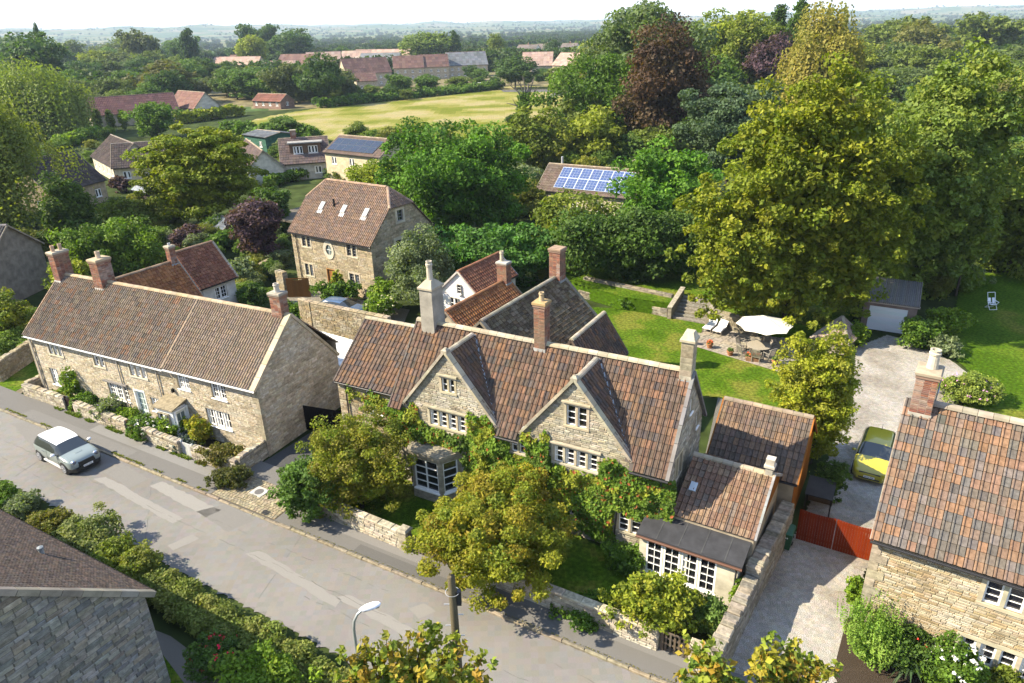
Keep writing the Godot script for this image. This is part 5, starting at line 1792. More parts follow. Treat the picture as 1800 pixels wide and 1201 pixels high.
# ================================================================ things in the gardens and the street
func build_objects() -> void:
	# street lamp
	var lb := at(621, 1106, 5.2)
	var lh := at(652, 1064, 5.9)
	var lamp := thing("street_lamp", "grey curved street lamp with white hood over the road", "street lamp", Vector3(lb.x, 0, lb.z))
	var arm := Vector3(lh.x - lb.x, 0, lh.z - lb.z)
	var pts := [Vector3(0, 0, 0), Vector3(0, 4.6, 0), Vector3(0, 5.2, 0) + arm * 0.02, Vector3(0, 5.5, 0) + arm * 0.1, Vector3(0, 5.72, 0) + arm * 0.3, Vector3(0, 5.82, 0) + arm * 0.55]
	var mb := MB.new()
	mb.tube(pts, [0.075, 0.055, 0.05, 0.045, 0.042, 0.04], 10, Color(0.4, 0.42, 0.42))
	part(lamp, "pole", mb, M.metal, true)
	var hd := MB.new()
	var dir := arm.normalized()
	var wd := dir.cross(Vector3.UP).normalized()
	var prev := []
	var fore := [[0.4, 0.04, 0.04], [0.55, 0.09, 0.08], [0.8, 0.13, 0.11], [1.15, 0.14, 0.11], [1.4, 0.09, 0.07], [1.48, 0.02, 0.02]]
	var al := arm.length()
	for f in fore:
		var c := Vector3(0, 5.84, 0) + dir * (float(f[0]) * al)
		var ring := []
		for k in 10:
			var a := PI * k / 9.0
			ring.append(c + wd * cos(a) * float(f[1]) + Vector3.UP * sin(a) * float(f[2]))
		if prev:
			for k in 9:
				hd.quad(prev[k + 1], prev[k], ring[k], ring[k + 1], Color(0.72, 0.72, 0.74))
		prev = ring
	part(lamp, "hood", hd, M.paint, true)
	var le := MB.new()
	le.hexa([Vector3(0, 5.79, 0) + dir * al * 0.6 + wd * 0.09, Vector3(0, 5.79, 0) + dir * al * 0.6 - wd * 0.09, Vector3(0, 5.79, 0) + dir * al * 1.32 - wd * 0.1, Vector3(0, 5.79, 0) + dir * al * 1.32 + wd * 0.1], [Vector3(0, 5.835, 0) + dir * al * 0.55 + wd * 0.11, Vector3(0, 5.835, 0) + dir * al * 0.55 - wd * 0.11, Vector3(0, 5.835, 0) + dir * al * 1.38 - wd * 0.12, Vector3(0, 5.835, 0) + dir * al * 1.38 + wd * 0.12], Color(0.12, 0.12, 0.14))
	part(lamp, "lens", le, M.glass)
	# telegraph pole
	var pp := at(793, 1014, 8.0)
	var pole := thing("telegraph_pole", "wooden telegraph pole with grey junction box and step irons", "utility pole", Vector3(pp.x, 0, pp.z))
	var pb := MB.new()
	pb.tube([Vector3(0, 0, 0), Vector3(0, 4, 0), Vector3(0, 8, 0)], [0.15, 0.13, 0.11], 14, Color(0.2, 0.17, 0.11))
	part(pole, "shaft", pb, M.wood, true)
	var jb := MB.new()
	jb.cbox(Vector3(0.12, 7.0, -0.08), Vector3(0.24, 7.5, 0.08), 0.02, Color(0.03, 0.03, 0.035))
	part(pole, "junction_box", jb, M.plastic)
	var rg := MB.new()
	for k in 16:
		var a := TAU * k / 16.0
		var b := TAU * (k + 1) / 16.0
		rg.bar(Vector3(cos(a) * 0.2, 7.45, sin(a) * 0.2), Vector3(cos(b) * 0.2, 7.45, sin(b) * 0.2), 0.012, 0.012, Color(0.5, 0.5, 0.5))
	part(pole, "cable_ring", rg, M.metal)
	for k in 12:
		var sm := MB.new()
		var s := 1.0 if k % 2 == 0 else -1.0
		var y := 2.6 + k * 0.4
		sm.bar(Vector3(0.1 * s, y, 0), Vector3(0.27 * s, y, 0), 0.02, 0.02, Color(0.55, 0.55, 0.55))
		part(pole, "step_iron", sm, M.metal)
	# wheelie bin
	var bin := thing("wheelie_bin", "dark green wheelie bin beside the red drive gate", "bin", at(1380, 962), 32.0)
	var bb := MB.new()
	bb.hexa([Vector3(-0.22, 0.08, 0.26), Vector3(0.22, 0.08, 0.26), Vector3(0.22, 0.08, -0.22), Vector3(-0.22, 0.08, -0.22)], [Vector3(-0.28, 0.98, 0.34), Vector3(0.28, 0.98, 0.34), Vector3(0.28, 0.98, -0.34), Vector3(-0.28, 0.98, -0.34)], Color(0.02, 0.07, 0.035))
	part(bin, "body", bb, M.plastic)
	var bl := MB.new()
	bl.hexa([Vector3(-0.3, 0.98, 0.38), Vector3(0.3, 0.98, 0.38), Vector3(0.3, 0.98, -0.36), Vector3(-0.3, 0.98, -0.36)], [Vector3(-0.24, 1.07, 0.28), Vector3(0.24, 1.07, 0.28), Vector3(0.26, 1.1, -0.32), Vector3(-0.26, 1.1, -0.32)], Color(0.035, 0.1, 0.06))
	part(bin, "lid", bl, M.plastic)
	for x in [-0.24, 0.24]:
		var wb := MB.new()
		wb.tube([Vector3(x - 0.03, 0.1, -0.27), Vector3(x + 0.03, 0.1, -0.27)], [0.1, 0.1], 12, Color(0.02, 0.02, 0.02))
		part(bin, "wheel", wb, M.rubber)
	for k in 3:
		var lb2 := MB.new()
		lb2.box(Vector3(-0.1 + k * 0.075, 0.72, 0.322), Vector3(-0.05 + k * 0.075, 0.78, 0.336), Color(0.6, 0.6, 0.58))
		part(bin, "number_digit", lb2, M.paint)
	var hb := MB.new()
	hb.tube([Vector3(-0.24, 1.02, -0.42), Vector3(0.24, 1.02, -0.42)], [0.02, 0.02], 8, Color(0.02, 0.06, 0.03))
	part(bin, "handle", hb, M.plastic)
	build_patio_set()
	build_lawn_chair()


func build_patio_set() -> void:
	var c := at(1344, 566, 2.4)
	var um := thing("garden_parasol", "large cream octagonal parasol shading the patio table", "parasol", Vector3(c.x, 0.06, c.z))
	var pm := MB.new()
	pm.tube([Vector3(0, 0, 0), Vector3(0, 2.75, 0)], [0.03, 0.025], 10, Color(0.25, 0.17, 0.1))
	part(um, "pole", pm, M.wood)
	var rad := 1.95
	for k in 8:
		var a := TAU * k / 8.0 + 0.25
		var b := TAU * (k + 1) / 8.0 + 0.25
		var cm := MB.new()
		var p := Vector3(cos(a) * rad, 2.12, sin(a) * rad)
		var q := Vector3(cos(b) * rad, 2.12, sin(b) * rad)
		var top := Vector3(0, 2.78, 0)
		var mid := (p + q) / 2 * 0.97 + Vector3(0, 0.05, 0)
		mid.y = 2.15
		for i in 5:
			var t0 := i / 5.0
			var t1 := (i + 1) / 5.0
			var sag := Vector3(0, 1, 0)
			var l0 := top.lerp(p, t0)
			var l1 := top.lerp(p, t1)
			var m0 := top.lerp(mid, t0) - sag * 0.05 * sin(PI * t0)
			var m1 := top.lerp(mid, t1) - sag * 0.05 * sin(PI * t1)
			var r0 := top.lerp(q, t0)
			var r1 := top.lerp(q, t1)
			cm.quad(l0, m0, m1, l1, Color(0.6, 0.57, 0.47))
			cm.quad(m0, r0, r1, m1, Color(0.6, 0.57, 0.47))
		part(um, "canopy_panel", cm, M.cloth)
		var rm := MB.new()
		rm.bar(top + Vector3(0, -0.04, 0), p + Vector3(0, -0.03, 0), 0.02, 0.025, Color(0.25, 0.17, 0.1))
		part(um, "rib", rm, M.wood)
	var bm := MB.new()
	bm.lathe(Vector3.ZERO, [[0.3, 0.0], [0.3, 0.07], [0.08, 0.1], [0.05, 0.3]], 16, Color(0.1, 0.1, 0.1))
	part(um, "base", bm, M.metal)
	# round table
	var tc := Vector3(c.x - 0.35, 0.06, c.z + 0.45)
	var tb := thing("garden_table", "round weathered teak table under the parasol", "table", tc)
	var tm := MB.new()
	tm.lathe(Vector3.ZERO, [[0.0, 0.71], [0.82, 0.71], [0.84, 0.725], [0.84, 0.745], [0.82, 0.755], [0.0, 0.755]], 28, Color(0.5, 0.44, 0.35))
	part(tb, "table_top", tm, M.wood)
	for k in 4:
		var a := TAU * k / 4.0 + 0.4
		var lm := MB.new()
		lm.bar(Vector3(cos(a) * 0.6, 0, sin(a) * 0.6), Vector3(cos(a) * 0.55, 0.71, sin(a) * 0.55), 0.07, 0.07, Color(0.42, 0.37, 0.3))
		part(tb, "leg", lm, M.wood)
	var spots := [[2.75, "at the left"], [2.0, ""], [1.25, ""], [0.35, ""], [3.7, ""], [-0.9, ""]]
	var lab := ["weathered teak armchair facing the loungers at the patio table", "weathered teak armchair at the table beside the flower trough", "weathered teak armchair at the table before the round pot", "weathered teak armchair turned out from the table beside the yellow tree", "weathered teak armchair between the table and the loungers", "weathered teak armchair behind the table in parasol shade"]
	for i in spots.size():
		var a: float = spots[i][0]
		var d := Vector3(cos(a), 0, sin(a))
		var ch := thing("garden_chair", lab[i], "chair", tc + d * rng.randf_range(1.15, 1.4), 0.0, "teak chairs round the patio table")
		ch.rotation.y = atan2(-d.x, -d.z) + rng.randf_range(-0.3, 0.3)
		var col := vary(Color(0.38, 0.34, 0.28), 0.08)
		for k in 7:
			var sm := MB.new()
			sm.box(Vector3(-0.23, 0.42, -0.22 + k * 0.065), Vector3(0.23, 0.44, -0.17 + k * 0.065), vary(col, 0.06))
			part(ch, "seat_slat", sm, M.wood)
		for k in 6:
			var sm := MB.new()
			sm.bar(Vector3(-0.19 + k * 0.076, 0.45, -0.24), Vector3(-0.19 + k * 0.076, 1.02, -0.4), 0.045, 0.02, vary(col, 0.06))
			part(ch, "back_slat", sm, M.wood)
		var fm := MB.new()
		fm.bar(Vector3(-0.25, 1.03, -0.4), Vector3(0.25, 1.03, -0.4), 0.05, 0.08, col)
		fm.bar(Vector3(-0.25, 0.44, -0.23), Vector3(0.25, 0.44, -0.23), 0.05, 0.05, col)
		part(ch, "back_frame", fm, M.wood)
		for s in [-1.0, 1.0]:
			var am := MB.new()
			am.bar(Vector3(0.27 * s, 0.65, -0.3), Vector3(0.27 * s, 0.65, 0.28), 0.06, 0.035, col)
			part(ch, "armrest", am, M.wood)
			var l1 := MB.new()
			l1.bar(Vector3(0.27 * s, 0, 0.24), Vector3(0.27 * s, 0.65, 0.24), 0.05, 0.05, col)
			part(ch, "leg", l1, M.wood)
			var l2 := MB.new()
			l2.bar(Vector3(0.26 * s, 0, -0.2), Vector3(0.26 * s, 0.5, -0.24), 0.05, 0.05, col)
			l2.bar(Vector3(0.26 * s, 0.5, -0.24), Vector3(0.26 * s, 1.05, -0.41), 0.05, 0.05, col)
			part(ch, "leg", l2, M.wood)
	# sun loungers
	for k in 2:
		var foot := at([1241, 1259][k], [586, 591][k])
		var head := at([1266, 1283][k], [566, 570][k])
		var d := (head - foot)
		var lg := thing("sun_lounger", ["white cushioned sun lounger next to the steps", "white cushioned sun lounger next to the parasol"][k], "sun lounger", foot, rad_to_deg(atan2(d.z, d.x)), "loungers on the patio")
		var cu := MB.new()
		cu.cbox(Vector3(0.0, 0.36, -0.33), Vector3(1.15, 0.45, 0.33), 0.03, Color(0.66, 0.65, 0.64))
		part(lg, "seat_cushion", cu, M.cloth)
		var cb := MB.new()
		cb.bar(Vector3(1.13, 0.41, 0), Vector3(1.8, 0.9, 0), 0.66, 0.09, Color(0.66, 0.65, 0.64))
		part(lg, "back_cushion", cb, M.cloth)
		for z in [-0.33, 0.33]:
			var fm := MB.new()
			fm.bar(Vector3(0.0, 0.32, z), Vector3(1.9, 0.32, z), 0.05, 0.06, Color(0.3, 0.26, 0.21))
			part(lg, "side_rail", fm, M.wood)
			for x in [0.12, 1.75]:
				var lm := MB.new()
				lm.bar(Vector3(x, 0, z), Vector3(x, 0.32, z), 0.05, 0.05, Color(0.3, 0.26, 0.21))
				part(lg, "leg", lm, M.wood)
	# pots
	var kinds := [[1247, 613, "terracotta pot of red geraniums nearest the stone chimney", "red"], [1283, 626, "square terracotta pot with low herbs on the patio edge", "green"], [1322, 636, "long terracotta trough of red geraniums on the patio edge", "trough"], [1362, 642, "round terracotta bowl pot beside the yellow tree", "green"]]
	for k in kinds:
		var p := thing("flower_pot", k[2], "flower pot", at(k[0], k[1]) + Vector3(0, 0.06, 0), 20.0)
		var mb := MB.new()
		var wide := 1.0
		if k[3] == "trough":
			wide = 2.4
			mb.hexa([Vector3(-0.42, 0, 0.14), Vector3(0.42, 0, 0.14), Vector3(0.42, 0, -0.14), Vector3(-0.42, 0, -0.14)], [Vector3(-0.48, 0.28, 0.19), Vector3(0.48, 0.28, 0.19), Vector3(0.48, 0.28, -0.19), Vector3(-0.48, 0.28, -0.19)], Color(0.42, 0.24, 0.14))
		else:
			mb.lathe(Vector3.ZERO, [[0.0, 0.0], [0.15, 0.0], [0.23, 0.3], [0.26, 0.3], [0.26, 0.36], [0.2, 0.36], [0.0, 0.32]], 14, Color(0.44, 0.2, 0.1))
		part(p, "pot", mb, M.render)
		var lm := MB.new()
		leafball(lm, Vector3(0, 0.42, 0), Vector3(0.22 * wide, 0.16, 0.22), 0.07, 160, [Color(0.06, 0.1, 0.02), Color(0.09, 0.13, 0.03)])
		part(p, "foliage", lm, M.leaf)
		if k[3] != "green":
			var fl := MB.new()
			leafball(fl, Vector3(0, 0.5, 0), Vector3(0.24 * wide, 0.14, 0.24), 0.06, 90, [Color(0.5, 0.04, 0.02), Color(0.55, 0.1, 0.03)])
			part(p, "flowers", fl, M.petal)
	# stone bird bath on the lawn edge
	var bbp := thing("stone_bench", "weathered pale stone bench beside the lawn and chimney", "bench", at(1213, 606), 25.0)
	var sm := MB.new()
	sm.cbox(Vector3(-0.5, 0.42, -0.2), Vector3(0.5, 0.5, 0.2), 0.02, Color(0.45, 0.42, 0.36))
	part(bbp, "seat", sm, M.stone)
	for x in [-0.36, 0.28]:
		var lm := MB.new()
		lm.box(Vector3(x, 0, -0.15), Vector3(x + 0.1, 0.42, 0.15), Color(0.42, 0.39, 0.33))
		part(bbp, "leg", lm, M.stone)


func build_lawn_chair() -> void:
	var p := at(1742, 543)
	var ch := thing("folding_chair", "white tubular folding chair standing alone on the shaded lawn", "chair", p + Vector3(0, 0.03, 0), 0.0)
	var w := Color(0.72, 0.74, 0.76)
	for s in [-1.0, 1.0]:
		var x: float = 0.3 * s
		var mb := MB.new()
		mb.tube([Vector3(x, 0, 0.3), Vector3(x, 0.5, -0.1), Vector3(x, 1.25, -0.42)], [0.022, 0.022, 0.022], 8, w)
		part(ch, "back_tube", mb, M.paint)
		var lb := MB.new()
		lb.tube([Vector3(x, 0, -0.35), Vector3(x, 0.6, 0.3), Vector3(x, 0.62, -0.12)], [0.022, 0.022, 0.022], 8, w)
		part(ch, "leg_tube", lb, M.paint)
		var ab := MB.new()
		ab.cbox(Vector3(x - 0.035, 0.62, -0.2), Vector3(x + 0.035, 0.65, 0.32), 0.01, w)
		part(ch, "armrest", ab, M.plastic)
	for k in [[1.25, -0.42], [0.0, 0.3], [0.0, -0.35]]:
		var tb := MB.new()
		tb.tube([Vector3(-0.3, k[0], k[1]), Vector3(0.3, k[0], k[1])], [0.022, 0.022], 8, w)
		part(ch, "cross_tube", tb, M.paint)
	var sb := MB.new()
	sb.bar(Vector3(0, 0.42, 0.26), Vector3(0, 0.36, -0.12), 0.52, 0.025, Color(0.6, 0.63, 0.66))
	part(ch, "seat", sb, M.cloth)
	for x in [-0.16, 0.16]:
		var bb := MB.new()
		bb.bar(Vector3(x, 0.42, -0.08), Vector3(x, 0.85, -0.26), 0.2, 0.02, Color(0.6, 0.63, 0.66))
		part(ch, "back_panel", bb, M.cloth)


# ================================================================ cars
# stations along the car (x from rear to nose): [x, half width, sill y, belt y, top y, top half width]
func car(t: Node3D, st: Array, paint: Color, o := {}) -> void:
	var rows := []
	for s in st:
		var hw: float = s[1]
		var sy: float = s[2]
		var by: float = s[3]
		var ty: float = s[4]
		var tw: float = s[5]
		var r := [Vector2(hw * 0.9, sy), Vector2(hw * 0.985, sy + (by - sy) * 0.3), Vector2(hw, sy + (by - sy) * 0.62), Vector2(hw * 0.975, by - 0.05), Vector2(hw * 0.945, by)]
		# greenhouse or bonnet
		r.append(Vector2(lerpf(hw * 0.945, tw, 0.5) + (0.03 if ty - by > 0.25 else 0.0), lerpf(by, ty, 0.52)))
		r.append(Vector2(tw, ty - 0.035 * clampf((ty - by) * 4.0, 0.2, 1.0)))
		r.append(Vector2(tw * 0.88, ty - 0.008))
		r.append(Vector2(tw * 0.45, ty + 0.012))
		r.append(Vector2(0.0, ty + 0.018))
		rows.append(r)
	var body := MB.new()
	var roof := MB.new()
	var glass := {}
	var roofc: Color = o.get("roof", paint)
	var spans: Dictionary = o.glass   # name -> [first station, last station, kind]
	for i in st.size() - 1:
		for j in 9:
			for sd in [1.0, -1.0]:
				var a := Vector3(st[i][0], rows[i][j].y, rows[i][j].x * sd)
				var b := Vector3(st[i + 1][0], rows[i + 1][j].y, rows[i + 1][j].x * sd)
				var c := Vector3(st[i + 1][0], rows[i + 1][j + 1].y, rows[i + 1][j + 1].x * sd)
				var d := Vector3(st[i][0], rows[i][j + 1].y, rows[i][j + 1].x * sd)
				var which := ""
				for g in spans:
					var e: Array = spans[g]
					if i >= e[0] and i < e[1] and ((e[2] == "side" and j in [4, 5]) or (e[2] == "over" and j >= 4)):
						which = g
				var m: MB = body
				var col := paint
				if which:
					var key: String = which
					if which.begins_with("side"):
						key = which + ("R" if sd > 0 else "L")
					if not glass.has(key):
						glass[key] = MB.new()
					m = glass[key]
					col = Color(0.03, 0.035, 0.035)
				elif j >= 6 and i >= o.roof_from and i < o.roof_to:
					m = roof
					col = roofc
				elif j == 0:
					col = o.get("sill", paint)
				if sd > 0:
					m.quad(a, b, c, d, col)
				else:
					m.quad(b, a, d, c, col)
	# close the ends
	for e in [0, st.size() - 1]:
		for j in 9:
			for sd in [1.0, -1.0]:
				var a := Vector3(st[e][0], rows[e][j].y, rows[e][j].x * sd)
				var d := Vector3(st[e][0], rows[e][j + 1].y, rows[e][j + 1].x * sd)
				var a0 := Vector3(st[e][0], rows[e][j].y, 0)
				var d0 := Vector3(st[e][0], rows[e][j + 1].y, 0)
				if (sd > 0) == (e > 0):
					body.quad(a, a0, d0, d, paint)
				else:
					body.quad(a0, a, d, d0, paint)
	part(t, "body", body, M.car_paint, true)
	part(t, "roof", roof, M.car_paint, true)
	for g in glass:
		part(t, "windscreen" if g == "front" else ("rear_window" if g == "rear" else "side_window"), glass[g], M.glass, true)
	# wheels
	for x in o.axles:
		for sd in [1.0, -1.0]:
			var hw: float = o.half
			var w := group_node(t, "wheel")
			w.position = Vector3(x, o.radius, hw * sd)
			var r: float = o.radius
			var ar := MB.new()
			ar.tube([Vector3(0, 0, -0.14 * sd), Vector3(0, 0, 0.012 * sd)], [r + 0.07, r + 0.07], 22, o.get("arch", Color(0.015, 0.015, 0.015)))
			part(w, "wheel_arch", ar, M.rubber)
			var ty := MB.new()
			ty.tube([Vector3(0, 0, -0.15 * sd), Vector3(0, 0, 0.02 * sd), Vector3(0, 0, 0.035 * sd)], [r, r, r * 0.93], 22, Color(0.018, 0.018, 0.018))
			part(w, "tyre", ty, M.rubber)
			var rm := MB.new()
			for k in 10:
				var a := TAU * k / 10.0
				rm.bar(Vector3(cos(a) * 0.05, sin(a) * 0.05, 0.042 * sd), Vector3(cos(a) * r * 0.68, sin(a) * r * 0.68, 0.042 * sd), 0.035, 0.02, Color(0.6, 0.6, 0.62))
			for k in 20:
				var a := TAU * k / 20.0
				var b := TAU * (k + 1) / 20.0
				rm.bar(Vector3(cos(a), sin(a), 0) * r * 0.68 + Vector3(0, 0, 0.042 * sd), Vector3(cos(b), sin(b), 0) * r * 0.68 + Vector3(0, 0, 0.042 * sd), 0.03, 0.02, Color(0.6, 0.6, 0.62))
			part(w, "rim", rm, M.metal)


func ellipsoid(mb: MB, c: Vector3, r: Vector3, col: Color, n := 12) -> void:
	for i in n:
		for j in n / 2:
			var p := []
			for q in [[i, j], [i + 1, j], [i + 1, j + 1], [i, j + 1]]:
				var a: float = TAU * q[0] / n
				var b: float = PI * (float(q[1]) / (n / 2) - 0.5)
				p.append(c + Vector3(cos(a) * cos(b), sin(b), -sin(a) * cos(b)) * r)
			mb.quad(p[0], p[1], p[2], p[3], col)


func plate(t: Node3D, pos: Vector3, turn: float, bg: Color, tilt := 0.0) -> void:
	var mb := MB.new()
	mb.box(Vector3(-0.26, -0.056, -0.008), Vector3(0.26, 0.056, 0.0), bg)
	var p := part(t, "number_plate", mb, M.paint)
	p.position = pos
	p.rotation = Vector3(tilt, turn, 0)
	for k in 7:
		var cb := MB.new()
		var x := -0.22 + k * 0.058 + (0.03 if k > 3 else 0.0)
		cb.box(Vector3(x, -0.032, 0.0005), Vector3(x + 0.036, 0.034, 0.002), Color(0.1, 0.1, 0.11))
		part(p, "plate_character", cb, M.paint)


func build_cars() -> void:
	# small silver crossover with a white roof, parked on the street
	var d := Vector3(0.838, 0, 0.546)
	var rgt := Vector3(-d.z, 0, d.x)
	var mid := (Vector3(-27.18, 0, -35.08) + Vector3(-24.89, 0, -33.58)) / 2 - rgt * 0.76
	var mini := thing("silver_car", "silver green hatchback with white roof parked at the kerb", "car", mid + Vector3(0, 0.006, 0), rad_to_deg(atan2(d.z, d.x)))
	var st := [[-2.06, 0.55, 0.5, 0.78, 0.8, 0.5], [-2.02, 0.72, 0.34, 0.93, 0.98, 0.58], [-1.93, 0.82, 0.27, 0.99, 1.16, 0.58], [-1.76, 0.88, 0.24, 1.0, 1.4, 0.53], [-1.56, 0.905, 0.23, 1.0, 1.49, 0.585], [-1.2, 0.91, 0.22, 1.0, 1.535, 0.63], [-0.6, 0.905, 0.22, 0.995, 1.555, 0.645], [0.0, 0.9, 0.22, 0.99, 1.545, 0.64], [0.35, 0.9, 0.22, 0.985, 1.505, 0.62], [0.5, 0.9, 0.22, 0.98, 1.465, 0.6], [1.05, 0.905, 0.22, 0.965, 1.03, 0.74], [1.14, 0.905, 0.22, 0.955, 1.0, 0.74], [1.45, 0.905, 0.23, 0.925, 0.975, 0.72], [1.75, 0.89, 0.25, 0.87, 0.93, 0.66], [1.93, 0.84, 0.27, 0.81, 0.87, 0.58], [2.04, 0.76, 0.3, 0.72, 0.78, 0.52], [2.1, 0.64, 0.34, 0.6, 0.66, 0.46]]
	car(mini, st, Color(0.17, 0.2, 0.195), {"roof": Color(0.76, 0.76, 0.76), "roof_from": 3, "roof_to": 9, "glass": {"front": [9, 10, "over"], "rear": [1, 3, "over"], "side": [3, 9, "side"]}, "axles": [-1.32, 1.32], "half": 0.895, "radius": 0.33, "sill": Color(0.03, 0.03, 0.03)})
	for sd in [1.0, -1.0]:
		var mm := MB.new()
		ellipsoid(mm, Vector3(0.72, 1.08, 1.02 * sd), Vector3(0.1, 0.09, 0.13), Color(0.76, 0.76, 0.76))
		mm.bar(Vector3(0.72, 1.0, 0.86 * sd), Vector3(0.72, 1.05, 0.98 * sd), 0.05, 0.04, Color(0.03, 0.03, 0.03))
		part(mini, "wing_mirror", mm, M.car_paint, true)
		var hl := MB.new()
		ellipsoid(hl, Vector3(1.97, 0.78, 0.62 * sd), Vector3(0.12, 0.14, 0.16), Color(0.5, 0.52, 0.54))
		part(mini, "headlight", hl, M.chrome, true)
		var hi := MB.new()
		ellipsoid(hi, Vector3(2.02, 0.79, 0.62 * sd), Vector3(0.09, 0.1, 0.11), Color(0.06, 0.07, 0.1))
		part(mini, "headlight_lens", hi, M.glass, true)
		var fl := MB.new()
		ellipsoid(fl, Vector3(2.02, 0.42, 0.6 * sd), Vector3(0.05, 0.06, 0.06), Color(0.5, 0.5, 0.5), 8)
		part(mini, "fog_lamp", fl, M.chrome, true)
		var hb := MB.new()
		hb.bar(Vector3(-0.75, 0.9, 0.925 * sd), Vector3(-0.55, 0.9, 0.925 * sd), 0.03, 0.03, Color(0.6, 0.6, 0.6))
		part(mini, "door_handle", hb, M.chrome)
		for sx in [-0.3, 0.85]:
			var dm := MB.new()
			dm.bar(Vector3(sx, 0.32, 0.912 * sd), Vector3(sx - 0.04, 0.98, 0.882 * sd), 0.012, 0.03, Color(0.02, 0.02, 0.02))
			part(mini, "door_gap", dm, M.rubber)
		var sk := MB.new()
		sk.box(Vector3(-1.0, 0.2, 0.86 * sd - 0.04), Vector3(1.0, 0.3, 0.86 * sd + 0.04), Color(0.5, 0.5, 0.5))
		part(mini, "side_skirt", sk, M.paint)
	var gr := MB.new()
	gr.hexa([Vector3(1.95, 0.54, 0.56), Vector3(2.16, 0.5, 0.44), Vector3(2.16, 0.5, -0.44), Vector3(1.95, 0.54, -0.56)], [Vector3(1.95, 0.76, 0.5), Vector3(2.12, 0.73, 0.4), Vector3(2.12, 0.73, -0.4), Vector3(1.95, 0.76, -0.5)], Color(0.012, 0.012, 0.014))
	part(mini, "grille", gr, M.plastic)
	var bm := MB.new()
	bm.hexa([Vector3(1.72, 0.2, 0.9), Vector3(2.18, 0.24, 0.66), Vector3(2.18, 0.24, -0.66), Vector3(1.72, 0.2, -0.9)], [Vector3(1.72, 0.42, 0.905), Vector3(2.19, 0.47, 0.68), Vector3(2.19, 0.47, -0.68), Vector3(1.72, 0.42, -0.905)], Color(0.02, 0.022, 0.022))
	part(mini, "bumper", bm, M.plastic)
	plate(mini, Vector3(2.21, 0.46, 0), PI / 2, Color(0.75, 0.75, 0.74))
	var sc := MB.new()
	sc.hexa([Vector3(1.3, 0.955, 0.22), Vector3(1.5, 0.94, 0.22), Vector3(1.5, 0.94, -0.22), Vector3(1.3, 0.955, -0.22)], [Vector3(1.32, 1.03, 0.2), Vector3(1.48, 1.0, 0.18), Vector3(1.48, 1.0, -0.18), Vector3(1.32, 1.03, -0.2)], Color(0.17, 0.2, 0.195))
	part(mini, "bonnet_scoop", sc, M.car_paint)
	var an := MB.new()
	an.tube([Vector3(-1.55, 1.55, 0.0), Vector3(-1.72, 1.68, 0.0)], [0.03, 0.012], 6, Color(0.02, 0.02, 0.02))
	part(mini, "aerial", an, M.plastic)

	# yellow hatchback on the gravel drive, nose to the camera
	var nose := at(1525, 852)
	var tail := at(1549, 772)
	var yd := (nose - tail).normalized()
	var yc := thing("yellow_car", "mustard yellow hatchback parked on the gravel behind the red gate", "car", nose - yd * 2.15 + Vector3(0, 0.056, 0), rad_to_deg(atan2(yd.z, yd.x)))
	var ys := [[-2.12, 0.62, 0.5, 0.8, 0.84, 0.55], [-2.08, 0.76, 0.3, 0.95, 1.0, 0.68], [-1.95, 0.86, 0.25, 1.0, 1.15, 0.66], [-1.5, 0.89, 0.22, 1.0, 1.38, 0.6], [-1.1, 0.9, 0.21, 0.99, 1.44, 0.61], [-0.4, 0.9, 0.2, 0.97, 1.46, 0.62], [0.1, 0.9, 0.2, 0.96, 1.43, 0.62], [0.3, 0.9, 0.2, 0.955, 1.39, 0.62], [1.05, 0.9, 0.2, 0.93, 0.98, 0.74], [1.15, 0.9, 0.2, 0.92, 0.955, 0.74], [1.6, 0.88, 0.22, 0.84, 0.88, 0.7], [1.95, 0.82, 0.25, 0.73, 0.78, 0.62], [2.1, 0.72, 0.28, 0.62, 0.66, 0.52], [2.16, 0.58, 0.32, 0.52, 0.56, 0.42]]
	car(yc, ys, Color(0.37, 0.31, 0.02), {"roof_from": 3, "roof_to": 7, "glass": {"front": [7, 8, "over"], "rear": [1, 3, "over"], "side": [3, 7, "side"]}, "axles": [-1.28, 1.3], "half": 0.885, "radius": 0.31})
	for sd in [1.0, -1.0]:
		var mm := MB.new()
		ellipsoid(mm, Vector3(0.75, 1.0, 1.0 * sd), Vector3(0.1, 0.08, 0.12), Color(0.37, 0.31, 0.02))
		part(yc, "wing_mirror", mm, M.car_paint, true)
		var hl := MB.new()
		hl.hexa([Vector3(1.82, 0.62, 0.8 * sd), Vector3(2.05, 0.6, 0.5 * sd), Vector3(2.06, 0.6, 0.46 * sd), Vector3(1.7, 0.66, 0.7 * sd)], [Vector3(1.84, 0.74, 0.79 * sd), Vector3(2.06, 0.68, 0.5 * sd), Vector3(2.05, 0.68, 0.46 * sd), Vector3(1.72, 0.78, 0.7 * sd)], Color(0.1, 0.1, 0.12))
		part(yc, "headlight", hl, M.glass)
	var yg := MB.new()
	yg.box(Vector3(2.0, 0.56, -0.5), Vector3(2.15, 0.63, 0.5), Color(0.02, 0.02, 0.02))
	part(yc, "grille", yg, M.plastic)
	var yb := MB.new()
	yb.hexa([Vector3(1.75, 0.2, 0.84), Vector3(2.2, 0.24, 0.6), Vector3(2.2, 0.24, -0.6), Vector3(1.75, 0.2, -0.84)], [Vector3(1.75, 0.34, 0.85), Vector3(2.2, 0.4, 0.6), Vector3(2.2, 0.4, -0.6), Vector3(1.75, 0.34, -0.85)], Color(0.37, 0.31, 0.02))
	part(yc, "bumper", yb, M.car_paint)
	var yi := MB.new()
	yi.box(Vector3(2.1, 0.29, -0.5), Vector3(2.206, 0.37, 0.5), Color(0.02, 0.02, 0.02))
	part(yc, "air_intake", yi, M.plastic)
	var ybl := MB.new()
